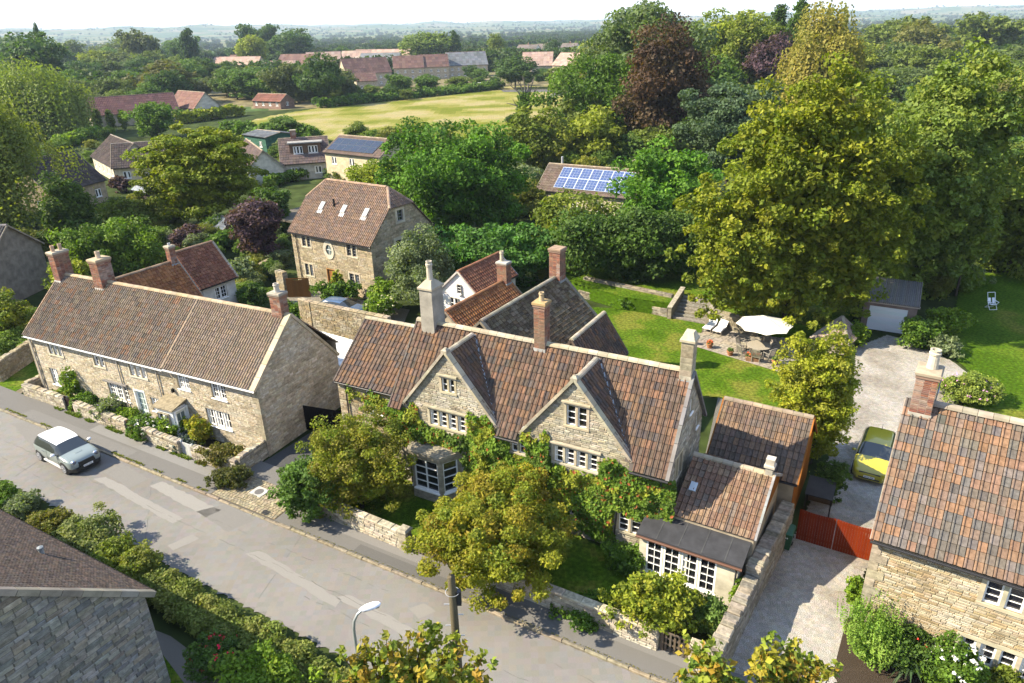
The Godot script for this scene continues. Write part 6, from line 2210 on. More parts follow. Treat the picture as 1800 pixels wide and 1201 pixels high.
	ybl.hexa([Vector3(1.8, 0.4, 0.85), Vector3(2.2, 0.4, 0.62), Vector3(2.2, 0.4, -0.62), Vector3(1.8, 0.4, -0.85)], [Vector3(1.8, 0.52, 0.84), Vector3(2.19, 0.5, 0.6), Vector3(2.19, 0.5, -0.6), Vector3(1.8, 0.52, -0.84)], Color(0.37, 0.31, 0.02))
	part(yc, "bumper_bar", ybl, M.car_paint)
	plate(yc, Vector3(2.215, 0.42, 0.0), PI / 2, Color(0.75, 0.75, 0.74))
	var ya := MB.new()
	ya.tube([Vector3(-1.3, 1.42, 0.0), Vector3(-1.6, 1.62, 0.0)], [0.02, 0.008], 6, Color(0.02, 0.02, 0.02))
	part(yc, "aerial", ya, M.plastic)

	# dark blue saloon behind the yard wall
	var bc := thing("blue_car", "dark blue car parked behind the high yard wall", "car", at(603, 555), 24.0)
	car(bc, ys, Color(0.05, 0.09, 0.16), {"roof_from": 3, "roof_to": 7, "glass": {"front": [7, 8, "over"], "rear": [1, 3, "over"], "side": [3, 7, "side"]}, "axles": [-1.28, 1.3], "half": 0.885, "radius": 0.31})


# ================================================================ foliage
# leaves spread through clumps inside an ellipsoid; every leaf a small face with its own tone
func leaf_face(mb: MB, p: Vector3, nrm: Vector3, s: float, col: Color, tri_only: bool) -> void:
	if col.r < 0.3:
		col = Color(col.r * 1.5, col.g * 1.5, col.b * 1.38)
	var t := nrm.cross(Vector3(rng.randf_range(-1, 1), rng.randf_range(-1, 1), rng.randf_range(-1, 1))).normalized()
	var b := nrm.cross(t) * (s * 0.5)
	t *= s * 0.78
	if tri_only:
		mb.v.append(p - t * 0.8 - b * 1.1); mb.v.append(p + t); mb.v.append(p - t * 0.8 + b * 1.1)
		mb.c.append(col); mb.c.append(col); mb.c.append(col)
	else:
		var k := nrm * (s * 0.12)
		mb.v.append(p - t); mb.v.append(p + t); mb.v.append(p + b + k)
		mb.v.append(p - t); mb.v.append(p - b + k); mb.v.append(p + t)
		for i in 6:
			mb.c.append(col)


func ball() -> Vector3:
	var z := rng.randf_range(-1, 1)
	var a := rng.randf() * TAU
	var r := sqrt(1.0 - z * z)
	return Vector3(r * cos(a), z, r * sin(a))


func leafball(mb: MB, c: Vector3, r: Vector3, leaf: float, n: int, pal: Array, out := Vector3.UP, tri_only := false, flat := 0.6) -> void:
	var base := pick(pal).lerp(pick(pal), rng.randf())
	var tone := rng.randf_range(0.85, 1.15)
	base = Color(base.r * tone, base.g * tone, base.b * tone)
	for i in n:
		var d := ball()
		if d.dot(out) < -0.35 and rng.randf() < 0.7:
			d = -d
		var p := c + d * r * (1.12 * pow(rng.randf(), 0.42))
		var nrm := (d * 0.5 + Vector3(0, flat, 0) + ball() * 0.85).normalized()
		var k := rng.randf_range(0.72, 1.3)
		var col := base if rng.randf() > 0.14 else pick(pal)
		leaf_face(mb, p, nrm, leaf * rng.randf_range(0.5, 1.45), Color(col.r * k, col.g * k, col.b * k), tri_only)


# crown of clumps; o: leaf, cover, puff, droop, pal, flat, lumpy
func crown(mb: MB, c: Vector3, r: Vector3, pal: Array, o := {}) -> Array:
	var leaf: float = o.get("leaf", 0.15)
	var mean := (r.x + r.y + r.z) / 3.0
	var pr: float = o.get("puff", 0.27) * mean
	var area := 4.0 * PI * (pow(r.x * r.y, 1.6) / 3.0 + pow(r.x * r.z, 1.6) / 3.0 + pow(r.y * r.z, 1.6) / 3.0) ** (1.0 / 1.6)
	var n := int(area * o.get("cover", 2.0) / (leaf * leaf * 0.6))
	n = clampi(n, 60, o.get("most", 60000))
	var np := clampi(int(o.get("puffs", 1.5) * area / (PI * pr * pr)), 8, 260)
	var each := maxi(6, int(n * 0.86 / np))
	var tri_only: bool = o.get("tri", false)
	var droop: float = o.get("droop", 0.0)
	var ph := rng.randf() * 9.0
	var lumpy: float = o.get("lumpy", 0.16)
	var spots := []
	for i in np:
		var d := ball()
		if d.y < -0.3 and rng.randf() < 0.55:
			d.y = -d.y
		var bump := 1.0 + lumpy * (sin(d.x * 3.1 + ph) + sin(d.y * 4.3 + ph * 1.7) + sin(d.z * 3.7 - ph)) * 0.7
		var k := (rng.randf_range(0.5, 0.92) if rng.randf() < 0.82 else rng.randf_range(0.85, 1.08)) * bump
		if o.get("cone", 0.0) > 0.0:   # narrows to the top
			var w: float = 1.0 - o.cone * clampf(d.y * 0.5 + 0.5, 0.0, 1.0)
			d = Vector3(d.x * w, d.y, d.z * w)
		var p := c + d * r * k
		var q := pr * rng.randf_range(0.6, 1.35)
		spots.append(p)
		if droop != 0.0:
			strands(mb, p, q, leaf, each, pal, droop)
		else:
			leafball(mb, p, Vector3(q, q * o.get("squash", 0.72), q), leaf, each, pal, d, tri_only, o.get("flat", 0.55))
	for i in int(n * 0.14):
		var d := ball() * sqrt(rng.randf()) * 0.72
		var col := pick(pal)
		leaf_face(mb, c + d * r, (ball() + Vector3(0, 0.5, 0)).normalized(), leaf * 1.9, col, true)
	return spots


func strands(mb: MB, p: Vector3, q: float, leaf: float, n: int, pal: Array, droop: float) -> void:
	var base := pick(pal).lerp(pick(pal), rng.randf())
	var ns := maxi(2, n / 7)
	for s in ns:
		var d := ball()
		var a := p + Vector3(d.x, absf(d.y) * 0.6, d.z) * q
		var len := droop * q * rng.randf_range(0.6, 1.6)
		var k := rng.randf_range(0.75, 1.25)
		var col := Color(base.r * k, base.g * k, base.b * k)
		for i in 7:
			var f := i / 6.0
			var pos := a + Vector3(d.x * 0.3 * f * q, -len * f, d.z * 0.3 * f * q) + ball() * leaf * 0.3
			leaf_face(mb, pos, (Vector3(d.x, 0.25, d.z) + ball() * 0.6).normalized(), leaf * rng.randf_range(0.7, 1.2), vary(col, 0.12), false)


func trunk(mb: MB, base: Vector3, top: Vector3, r: float, limbs: Array, col: Color) -> void:
	var m := base.lerp(top, 0.5) + Vector3(rng.randf_range(-1, 1), 0, rng.randf_range(-1, 1)) * r * 0.8
	mb.tube([base - Vector3(0, 0.05, 0), base.lerp(m, 0.15), m, top], [r * 1.35, r, r * 0.75, r * 0.3], 9, col)
	for p in limbs:
		var s := base.lerp(top, rng.randf_range(0.45, 0.9))
		var mid: Vector3 = s.lerp(p, 0.5) + Vector3(0, 0.08 * s.distance_to(p), 0)
		mb.tube([s, mid, p], [r * 0.4, r * 0.26, r * 0.08], 6, col, false)


# a tree or bush from the box its crown fills in the photograph and the pixel row of its foot
func plant(called: String, label: String, cat: String, u0: float, v0: float, u1: float, v1: float, vb: float, pal: Array, o := {}) -> Node3D:
	var uc := (u0 + u1) / 2.0
	var p := at(o.get("ub", uc), vb, o.get("ground", 0.0))
	var mpp := scale_at(p + Vector3(0, 2, 0))
	var rx := (u1 - u0) / 2.0 * mpp
	var top := rise(uc, v0, p)
	var bot := rise(uc, v1, p)
	var half := (top - bot) / 2.0
	var rz: float = rx * o.get("deep", 0.9)
	var slant := CAM_H / Vector2(p.x, p.z).length()
	var ry := sqrt(maxf(half * half - pow(rz * slant, 2), pow(half * 0.6, 2)))
	var cy := (top + bot) / 2.0
	ry = minf(ry, maxf(cy - p.y - 0.05, half * 0.3)) if o.get("grounded", true) else ry
	var t := thing(called, label, cat, p, 0.0, o.get("group", ""))
	var cx := (at(uc, (v0 + v1) / 2.0, 0) - at(o.get("ub", uc), (v0 + v1) / 2.0, 0)).x if o.has("ub") else 0.0
	var c := Vector3(cx, cy - p.y, 0)
	o["leaf"] = o.get("leaf", clampf(mpp * 1.758 * 2.45, 0.06, 2.0))
	var mb := MB.new()
	var spots := crown(mb, c, Vector3(rx, ry, rz) * o.get("fill", 1.06), pal, o)
	for e in o.get("extra", []):   # further lobes of the same crown, as boxes in the photograph
		var eu: float = (e[0] + e[2]) / 2.0
		var ex: float = (e[2] - e[0]) / 2.0 * mpp
		var et := rise(eu, e[1], p)
		var eb := maxf(rise(eu, e[3], p), p.y)
		var eh := (et - eb) / 2.0
		var ez: float = ex * o.get("deep", 0.9)
		var ec := at(eu, vb, p.y) - p
		spots.append_array(crown(mb, Vector3(ec.x, (et + eb) / 2.0 - p.y, e[4]), Vector3(ex, sqrt(maxf(eh * eh - pow(ez * slant, 2), pow(eh * 0.6, 2))), ez), pal, o))
	if o.get("trunk", cat == "tree"):
		var tb := MB.new()
		var limbs := []
		for i in mini(10, spots.size()):
			limbs.append(spots[rng.randi() % spots.size()])
		trunk(tb, Vector3.ZERO, Vector3(c.x, c.y + ry * 0.5, 0), clampf((c.y + ry) * 0.022, 0.04, 0.5), limbs, o.get("bark", Color(0.1, 0.085, 0.065)))
		part(t, "trunk", tb, M.bark, true)
	var f := part(t, "crown" if cat == "tree" else "foliage", mb, M.leaf)
	if o.has("flowers"):
		var fm := MB.new()
		for i in o.flowers[1]:
			var d := ball()
			d.y = absf(d.y) * 0.9 + 0.1
			var q: Vector3 = c + d * Vector3(rx, ry, rz) * rng.randf_range(0.85, 1.08)
			leafball(fm, q, Vector3.ONE * o.flowers[2], o.flowers[2] * 0.9, 8, [o.flowers[0]], d)
		stuff(t, "flowers", fm, M.petal)
	return t


func hedge(called: String, label: String, a: Vector3, b: Vector3, h: float, w: float, pal: Array, o := {}) -> void:
	var d := b - a
	d.y = 0
	var len := d.length()
	var t := thing(called, label, "hedge", a, rad_to_deg(atan2(d.z, d.x)), o.get("group", ""))
	var mpp := scale_at((a + b) / 2)
	var leaf: float = o.get("leaf", clampf(mpp * 1.758 * 2.3, 0.06, 1.5))
	var mb := MB.new()
	var pr := minf(h, w) * 0.42
	var n := int(len / (pr * 0.62)) + 1
	for i in n:
		for k in 5:
			var x := (i + rng.randf()) / n * len
			var y: float = rng.randf_range(0.35, 1.0) * (h - pr * 0.5) * (1.0 + o.get("wavy", 0.1) * sin(x * 1.1))
			var z := rng.randf_range(-0.5, 0.5) * (w - pr)
			var q := pr * rng.randf_range(0.7, 1.2)
			leafball(mb, Vector3(x, y, z), Vector3(q, q * 0.8, q), leaf, int(clampf(1.3 * 4.0 * PI * q * q / (leaf * leaf * 0.6) * 0.33, 12, 700)), pal, Vector3(0, 0.6, z))
	part(t, "foliage", mb, M.leaf)


const P_MAPLE := [Color(0.15, 0.155, 0.012), Color(0.12, 0.145, 0.012), Color(0.18, 0.165, 0.014), Color(0.095, 0.125, 0.012), Color(0.17, 0.135, 0.014)]
const P_FRESH := [Color(0.11, 0.17, 0.014), Color(0.09, 0.15, 0.012), Color(0.14, 0.19, 0.018), Color(0.07, 0.12, 0.012)]
const P_GREEN := [Color(0.065, 0.12, 0.014), Color(0.055, 0.1, 0.012), Color(0.085, 0.14, 0.016), Color(0.045, 0.085, 0.012)]
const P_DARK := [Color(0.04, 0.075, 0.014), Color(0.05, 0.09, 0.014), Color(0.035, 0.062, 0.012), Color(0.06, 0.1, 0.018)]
const P_OLIVE := [Color(0.09, 0.12, 0.016), Color(0.11, 0.14, 0.018), Color(0.075, 0.1, 0.014), Color(0.125, 0.14, 0.02)]
const P_GOLD := [Color(0.16, 0.185, 0.014), Color(0.13, 0.165, 0.013), Color(0.19, 0.2, 0.018), Color(0.105, 0.135, 0.012)]
const P_GREY := [Color(0.1, 0.125, 0.06), Color(0.12, 0.15, 0.075), Color(0.08, 0.105, 0.05), Color(0.14, 0.165, 0.09)]
const P_PURPLE := [Color(0.05, 0.028, 0.04), Color(0.07, 0.04, 0.055), Color(0.035, 0.022, 0.03), Color(0.09, 0.055, 0.07)]
const P_COPPER := [Color(0.055, 0.032, 0.02), Color(0.075, 0.042, 0.024), Color(0.04, 0.026, 0.018), Color(0.065, 0.045, 0.025)]
const P_PINE := [Color(0.055, 0.085, 0.045), Color(0.07, 0.105, 0.055), Color(0.04, 0.065, 0.035)]
const P_WILLOW := [Color(0.12, 0.155, 0.03), Color(0.1, 0.13, 0.025), Color(0.14, 0.17, 0.035)]
const P_BIRCH := [Color(0.18, 0.155, 0.03), Color(0.15, 0.14, 0.028), Color(0.2, 0.165, 0.035), Color(0.12, 0.12, 0.025)]


func build_near_plants() -> void:
	# front garden of the gabled house
	plant("japanese_maple", "broad maple turning gold in front of the gabled house", "tree", 726, 766, 1018, 1088, 1018, P_MAPLE, {"leaf": 0.075, "cover": 2.3, "puff": 0.13, "puffs": 2.0, "lumpy": 0.12, "most": 76000, "flat": 0.7, "fill": 1.0})
	plant("cherry_tree", "rounded tree with bronze green leaves beside the bay window", "tree", 548, 712, 726, 918, 895, [Color(0.13, 0.15, 0.014), Color(0.095, 0.13, 0.013), Color(0.15, 0.14, 0.015), Color(0.11, 0.1, 0.018)], {"leaf": 0.08, "cover": 2.2, "puff": 0.15, "puffs": 1.9, "most": 40000})
	plant("laurel_bush", "dense green laurel bush behind the pale front wall", "bush", 494, 795, 610, 918, 905, [Color(0.06, 0.11, 0.02), Color(0.08, 0.14, 0.025), Color(0.05, 0.085, 0.018)], {"leaf": 0.1, "cover": 2.4, "puff": 0.2})
	plant("small_tree", "small yellow green tree before the glazed garden room", "tree", 1085, 985, 1222, 1135, 1110, [Color(0.17, 0.19, 0.018), Color(0.13, 0.16, 0.016), Color(0.2, 0.2, 0.022), Color(0.09, 0.12, 0.014)], {"leaf": 0.095, "cover": 1.8, "puff": 0.17})
	plant("evergreen_shrub", "dark clipped shrub against the creeper beside the garden room", "bush", 1062, 945, 1132, 1020, 1005, P_GREEN, {"leaf": 0.09})
	plant("ground_shrub", "low dark shrubs inside the front wall beyond the maple", "bush", 985, 1040, 1112, 1108, 1085, P_GREEN, {"leaf": 0.09, "deep": 0.6})
	plant("rosemary_bush", "feathery green bush at the foot of the garden room wall", "bush", 1215, 1050, 1285, 1130, 1120, [Color(0.07, 0.11, 0.025), Color(0.09, 0.14, 0.03)], {"leaf": 0.08})
	plant("wall_climber", "yellow green climber over the wall by the garden room", "bush", 1280, 1015, 1318, 1090, 1080, P_FRESH, {"leaf": 0.09})
	creeper()
	# terrace gardens
	var bushes := [["hydrangea_bush", "white flowering bush in the terrace garden by the white gate", 232, 728, 292, 778, 770, P_GREEN, {"flowers": [Color(0.7, 0.68, 0.6), 26, 0.07]}], ["garden_shrub", "bright green rounded shrub left of the porch", 288, 722, 332, 778, 772, P_FRESH, {}], ["garden_shrub", "yellow flowering shrub right of the porch", 334, 730, 378, 786, 780, [Color(0.2, 0.2, 0.02), Color(0.14, 0.18, 0.018), Color(0.24, 0.2, 0.025)], {}], ["domed_bush", "rounded russet green dome bush at the end of the terrace wall", 365, 768, 432, 832, 820, [Color(0.09, 0.085, 0.02), Color(0.11, 0.09, 0.022), Color(0.07, 0.075, 0.018)], {}], ["garden_shrub", "dark spreading shrub below the dome bush by the drive", 372, 815, 440, 862, 852, [Color(0.07, 0.07, 0.018), Color(0.05, 0.06, 0.016)], {}], ["climbing_rose", "climbing rose with white flowers beside the cottage door", 122, 644, 160, 700, 706, P_FRESH, {"flowers": [Color(0.72, 0.7, 0.66), 24, 0.05]}], ["garden_shrub", "low green shrub beneath the climbing rose", 128, 690, 178, 722, 720, P_GREEN, {}], ["herb_bed", "grey and green herbs below the wide cottage window", 168, 700, 225, 738, 736, P_GREY, {"flowers": [Color(0.35, 0.25, 0.45), 18, 0.05]}], ["garden_shrub", "fresh green shrub below the wide cottage window", 200, 718, 250, 748, 746, P_FRESH, {}], ["garden_shrub", "small yellow tipped shrub by the left cottage gate", 96, 682, 128, 706, 704, P_GOLD, {}], ["geranium_pot", "red geraniums at the left end of the terrace", 82, 686, 100, 696, 696, [Color(0.08, 0.12, 0.02)], {"flowers": [Color(0.5, 0.03, 0.02), 14, 0.06]}], ["lavender_clump", "blue grey lavender clump beside the porch", 300, 765, 345, 790, 788, [Color(0.06, 0.08, 0.09), Color(0.05, 0.07, 0.07)], {}]]
	for b in bushes:
		var o: Dictionary = b[8]
		o["leaf"] = 0.09
		o["cover"] = 1.9
		plant(b[0], b[1], "bush", b[2], b[3], b[4], b[5], b[6], b[7], o)
	# near side of the road: shrubs and hedge
	var near := [[-40, 842, 30, 905, P_GREEN, "green shrub in the hedge bank above the tiled roof"], [15, 862, 72, 910, P_GREY, "silver grey shrub in the hedge bank"], [55, 888, 125, 945, [Color(0.11, 0.1, 0.018), Color(0.09, 0.1, 0.02)], "russet green shrub in the hedge bank"], [100, 905, 215, 985, [Color(0.12, 0.14, 0.05), Color(0.1, 0.125, 0.035), Color(0.14, 0.15, 0.05)], "wide pale grey green shrub beside the road"], [165, 945, 245, 1015, P_OLIVE, "olive shrub in the hedge bank between pale shrubs"], [205, 965, 285, 1035, [Color(0.12, 0.15, 0.02), Color(0.15, 0.16, 0.025), Color(0.09, 0.1, 0.02)], "yellow green shrub at the corner of the grey gable house"]]
	for b in near:
		plant("bank_shrub", b[5], "bush", b[0], b[1], b[2], b[3], b[3] - 8, b[4], {"leaf": 0.075, "cover": 2.2, "deep": 1.0})
	var hp := [Color(0.13, 0.15, 0.035), Color(0.1, 0.13, 0.025), Color(0.15, 0.155, 0.04), Color(0.08, 0.1, 0.02)]
	hedge("road_hedge", "clipped hedge beside the road in front of the red roses", at(272, 1040), at(428, 1136), 0.95, 1.5, hp, {"leaf": 0.075})
	hedge("road_hedge", "clipped hedge beside the road running below the street lamp", at(428, 1136), at(630, 1262), 0.95, 1.7, hp, {"leaf": 0.075})
	plant("rose_bush", "dark bush of red roses behind the road hedge", "bush", 340, 1115, 435, 1190, 1180, P_DARK, {"leaf": 0.08, "flowers": [Color(0.6, 0.015, 0.05), 22, 0.07]})
	plant("fern_shrub", "bright green leafy shrub below the red roses", "bush", 405, 1140, 540, 1240, 1230, P_FRESH, {"leaf": 0.09})
	# leafy tree tops rising from below the frame
	shoots("sycamore_top", "leafy sycamore shoots rising below the street lamp", [[600, 1150], [640, 1130], [665, 1165], [690, 1140], [720, 1120], [745, 1110], [770, 1105], [800, 1120], [815, 1135], [760, 1160], [700, 1180], [640, 1185], [590, 1190], [850, 1155], [865, 1170], [840, 1190], [790, 1175], [740, 1190], [678, 1122], [625, 1165]], at(720, 1420), 7.0)
	shoots("sycamore_top", "leafy sycamore shoots rising beside the street gate", [[1205, 1120], [1225, 1140], [1245, 1130], [1260, 1160], [1215, 1170], [1280, 1180], [1350, 1125], [1365, 1140], [1385, 1150], [1345, 1165], [1400, 1130], [1420, 1160], [1440, 1180], [1370, 1185], [1320, 1190], [1245, 1185], [1200, 1190], [1470, 1170], [1390, 1190], [1360, 1120], [1375, 1165], [1335, 1150], [1355, 1150], [1410, 1175], [1430, 1165], [1400, 1155], [1385, 1135], [1450, 1190], [1340, 1185], [1362, 1195], [1425, 1192]], at(1330, 1500), 7.0)
	# bed at the foot of the near house on the right
	plant("fennel_clump", "tall feathery green fennel against the near stone house", "bush", 1475, 1075, 1570, 1175, 1165, [Color(0.12, 0.2, 0.03), Color(0.1, 0.17, 0.025), Color(0.15, 0.22, 0.04)], {"leaf": 0.06, "cover": 1.7, "puff": 0.3, "droop": -1.5})
	plant("wall_vine", "bright green vine on the corner of the near stone house", "bush", 1480, 1005, 1518, 1075, 1095, P_FRESH, {"leaf": 0.09, "deep": 0.6})
	plant("rose_shrub", "shrub covered in white roses below the near house window", "bush", 1620, 1120, 1720, 1235, 1225, P_GREEN, {"leaf": 0.075, "flowers": [Color(0.78, 0.76, 0.72), 40, 0.08]})
	plant("border_shrub", "dark green shrub between the fennel and white roses", "bush", 1540, 1100, 1630, 1190, 1180, P_DARK, {"leaf": 0.08, "flowers": [Color(0.6, 0.05, 0.04), 6, 0.06]})
	plant("border_shrub", "small shrub with dry tips at the right edge of the white roses", "bush", 1715, 1165, 1800, 1240, 1230, P_OLIVE, {"leaf": 0.075, "flowers": [Color(0.7, 0.35, 0.45), 8, 0.05]})
	spiky("cabbage_palm", "spiky dark cordyline palm in the border below the fennel", at(1592, 1195), 0.9, 1.0, Color(0.05, 0.085, 0.03))
	# garden by the drive
	plant("robinia_tree", "yellow leaved weeping tree beside the yellow car", "tree", 1350, 590, 1492, 838, 812, [Color(0.19, 0.21, 0.016), Color(0.16, 0.19, 0.015), Color(0.15, 0.155, 0.025), Color(0.21, 0.21, 0.018)], {"leaf": 0.09, "cover": 2.0, "puff": 0.15, "puffs": 1.9, "lumpy": 0.2, "most": 48000, "grounded": false, "deep": 0.62})
	plant("cosmos_bed", "pink flowering cosmos behind the near brick chimney", "bush", 1650, 655, 1745, 712, 706, [Color(0.12, 0.16, 0.03), Color(0.15, 0.18, 0.035)], {"leaf": 0.09, "flowers": [Color(0.62, 0.3, 0.5), 46, 0.06]})
	plant("drive_shrub", "dark climber covered corner right of the garage door", "bush", 1580, 555, 1640, 615, 612, P_GREEN, {"leaf": 0.12})
	plant("drive_shrub", "ferny bright shrub at the edge of the shaded lawn", "bush", 1630, 538, 1692, 592, 590, P_FRESH, {"leaf": 0.12})
	plant("drive_shrub", "grey lavender shrub at the end of the gravel drive", "bush", 1632, 590, 1688, 626, 624, P_GREY, {"leaf": 0.11})
	plant("drive_shrub", "bright green climber left of the garage", "bush", 1484, 565, 1520, 610, 608, P_FRESH, {"leaf": 0.12})
	spiky("cabbage_palm", "tall cordyline palm behind the garage by the lawn", at(1680, 520), 3.2, 1.5, Color(0.1, 0.12, 0.04))
	plant("strip_ferns", "green strip of ferns between the two retaining walls", "bush", 1085, 522, 1165, 548, 545, P_GREEN, {"leaf": 0.13, "deep": 0.12, "cover": 1.6})
	plant("strip_ferns", "green grasses on the wall behind the loungers", "bush", 1252, 545, 1300, 578, 574, P_GREEN, {"leaf": 0.12, "deep": 0.3})
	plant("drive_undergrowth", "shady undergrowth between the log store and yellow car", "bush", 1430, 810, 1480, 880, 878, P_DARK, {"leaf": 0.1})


# single leaves hung over the front wall of the gabled house
func creeper() -> void:
	var h := Transform3D(Basis(Vector3.UP, -deg_to_rad(29.2)), Vector3(-6.35, 0, -31.7))
	var spans := [["creeper_green", "green and red Virginia creeper over the left front gable wall", [[-0.2, 2.6, 2.2, 4.2], [1.0, 2.9, 7.3, 4.0], [4.4, 2.0, 7.4, 4.3], [4.6, 4.0, 6.0, 5.1], [5.0, 3.2, 6.6, 4.6], [0.0, 3.2, 1.6, 4.7], [-3.6, 3.4, -0.5, 4.4], [4.2, 0.2, 7.6, 2.6]]], ["creeper_gold", "golden and green creeper over the right front gable wall and corner", [[7.4, 2.4, 9.1, 4.6], [8.2, 1.7, 14.6, 3.75], [11.2, 3.3, 13.0, 4.7], [10.2, 0.4, 12.2, 3.2], [13.0, 1.8, 14.8, 4.45], [7.5, 3.6, 8.0, 5.1], [8.5, 3.8, 8.9, 5.3], [7.6, 0.2, 10.0, 2.5], [13.4, 0.3, 14.7, 2.4]]]]
	var holes := [rect(2.2, 3.95, 2.3, 1.1), rect(8.95, 3.75, 2.4, 1.05), rect(12.1, 0.9, 1.4, 1.25), rect(6.8, 3.65, 0.9, 0.9)]
	var vn := FastNoiseLite.new()
	vn.seed = 3
	vn.frequency = 0.7
	for s in spans:
		var t := thing(s[0], s[1], "climber", h.origin, 29.2)
		var mb := MB.new()
		var st := MB.new()
		for b in s[2]:
			var n := int((b[2] - b[0]) * (b[3] - b[1]) * 360)
			var a := pick([Color(0.09, 0.15, 0.015), Color(0.07, 0.125, 0.014), Color(0.11, 0.165, 0.018)])
			for i in n:
				var x := rng.randf_range(b[0], b[2])
				var y := rng.randf_range(b[1], b[3]) + 0.6 * vn.get_noise_2d(x, 9.0) + rng.randf_range(-0.12, 0.12)
				var skip := false
				for q in holes:
					if q.has_point(Vector2(x, y)):
						skip = true
				if skip:
					continue
				var bump := 0.16 + 0.3 * vn.get_noise_2d(x, y)
				var z := -0.33 + rng.randf() * maxf(bump, 0.05) * 1.6
				if x < -0.3:
					z -= 0.9
				var col: Color = a
				var k := vn.get_noise_2d(x * 0.7 + 40.0, y * 0.7) * 4.0
				if k > 1.0:
					col = Color(0.17, 0.19, 0.02)
				elif k < -0.9:
					col = Color(0.06, 0.1, 0.013)
				if rng.randf() < 0.05:
					col = Color(0.2, 0.06, 0.02)
				leaf_face(mb, Vector3(x, y, z), (Vector3(0, 0.45, 1) + ball() * 0.75).normalized(), rng.randf_range(0.08, 0.15), vary(col, 0.25), false)
			st.tube([Vector3((b[0] + b[2]) / 2, 0.1, -0.3), Vector3((b[0] + b[2]) / 2 + 0.2, b[1], -0.31), Vector3((b[0] + b[2]) / 2, b[3] - 0.2, -0.31)], [0.04, 0.03, 0.012], 6, Color(0.12, 0.1, 0.08))
		part(t, "stems", st, M.bark)
		part(t, "foliage", mb, M.leaf)


func shoots(called: String, label: String, tips: Array, foot: Vector3, h: float) -> void:
	var t := thing(called, label, "tree", foot, 0.0)
	var mb := MB.new()
	var tb := MB.new()
	tb.tube([Vector3.ZERO, Vector3(0.1, h * 0.4, 0), Vector3(0, h * 0.7, 0)], [0.2, 0.15, 0.1], 10, Color(0.14, 0.12, 0.09))
	for k in tips:
		var hh: float = h - (k[1] - 1105.0) * 0.008 + rng.randf_range(-0.25, 0.25)
		var p := at(k[0], k[1], hh) - foot
		var s := Vector3(0, h * 0.62, 0).lerp(Vector3(p.x, p.y - 1.4, p.z), 0.45)
		tb.tube([Vector3(0, h * 0.66, 0), s, p.lerp(s, 0.35), p], [0.06, 0.035, 0.018, 0.006], 6, Color(0.16, 0.12, 0.08), false)
		var pal := [Color(0.15, 0.17, 0.02), Color(0.11, 0.14, 0.018), Color(0.2, 0.18, 0.02), Color(0.24, 0.15, 0.02), Color(0.08, 0.12, 0.016)]
		leafball(mb, p, Vector3(0.13, 0.2, 0.13), 0.11, 16, pal)
		for i in 14:
			var c := p.lerp(s, rng.randf_range(0.12, 1.0)) + ball() * rng.randf_range(0.05, 0.42)
			leafball(mb, c, Vector3.ONE * rng.randf_range(0.12, 0.26), 0.13, 14, pal)
	part(t, "trunk", tb, M.bark)
	part(t, "crown", mb, M.leaf)


func spiky(called: String, label: String, p: Vector3, stem: float, r: float, col: Color) -> void:
	var t := thing(called, label, "palm", p)
	var tb := MB.new()
	tb.tube([Vector3.ZERO, Vector3(0, stem, 0)], [0.1, 0.07], 8, Color(0.15, 0.12, 0.09))
	part(t, "stem", tb, M.bark)
	for i in 46:
		var d := ball()
		d.y = d.y * 0.7 + 0.35
		d = d.normalized()
		var mb := MB.new()
		var a := Vector3(0, stem, 0)
		var m := a + d * r * 0.55
		var e := a + d * r + Vector3(0, -r * 0.25, 0)
		var w := d.cross(Vector3.UP).normalized() * 0.045
		var c := vary(col, 0.3)
		mb.quad(a - w * 0.6, a + w * 0.6, m + w, m - w, c)
		mb.tri(m - w, m + w, e, c)
		part(t, "leaf", mb, M.leaf)


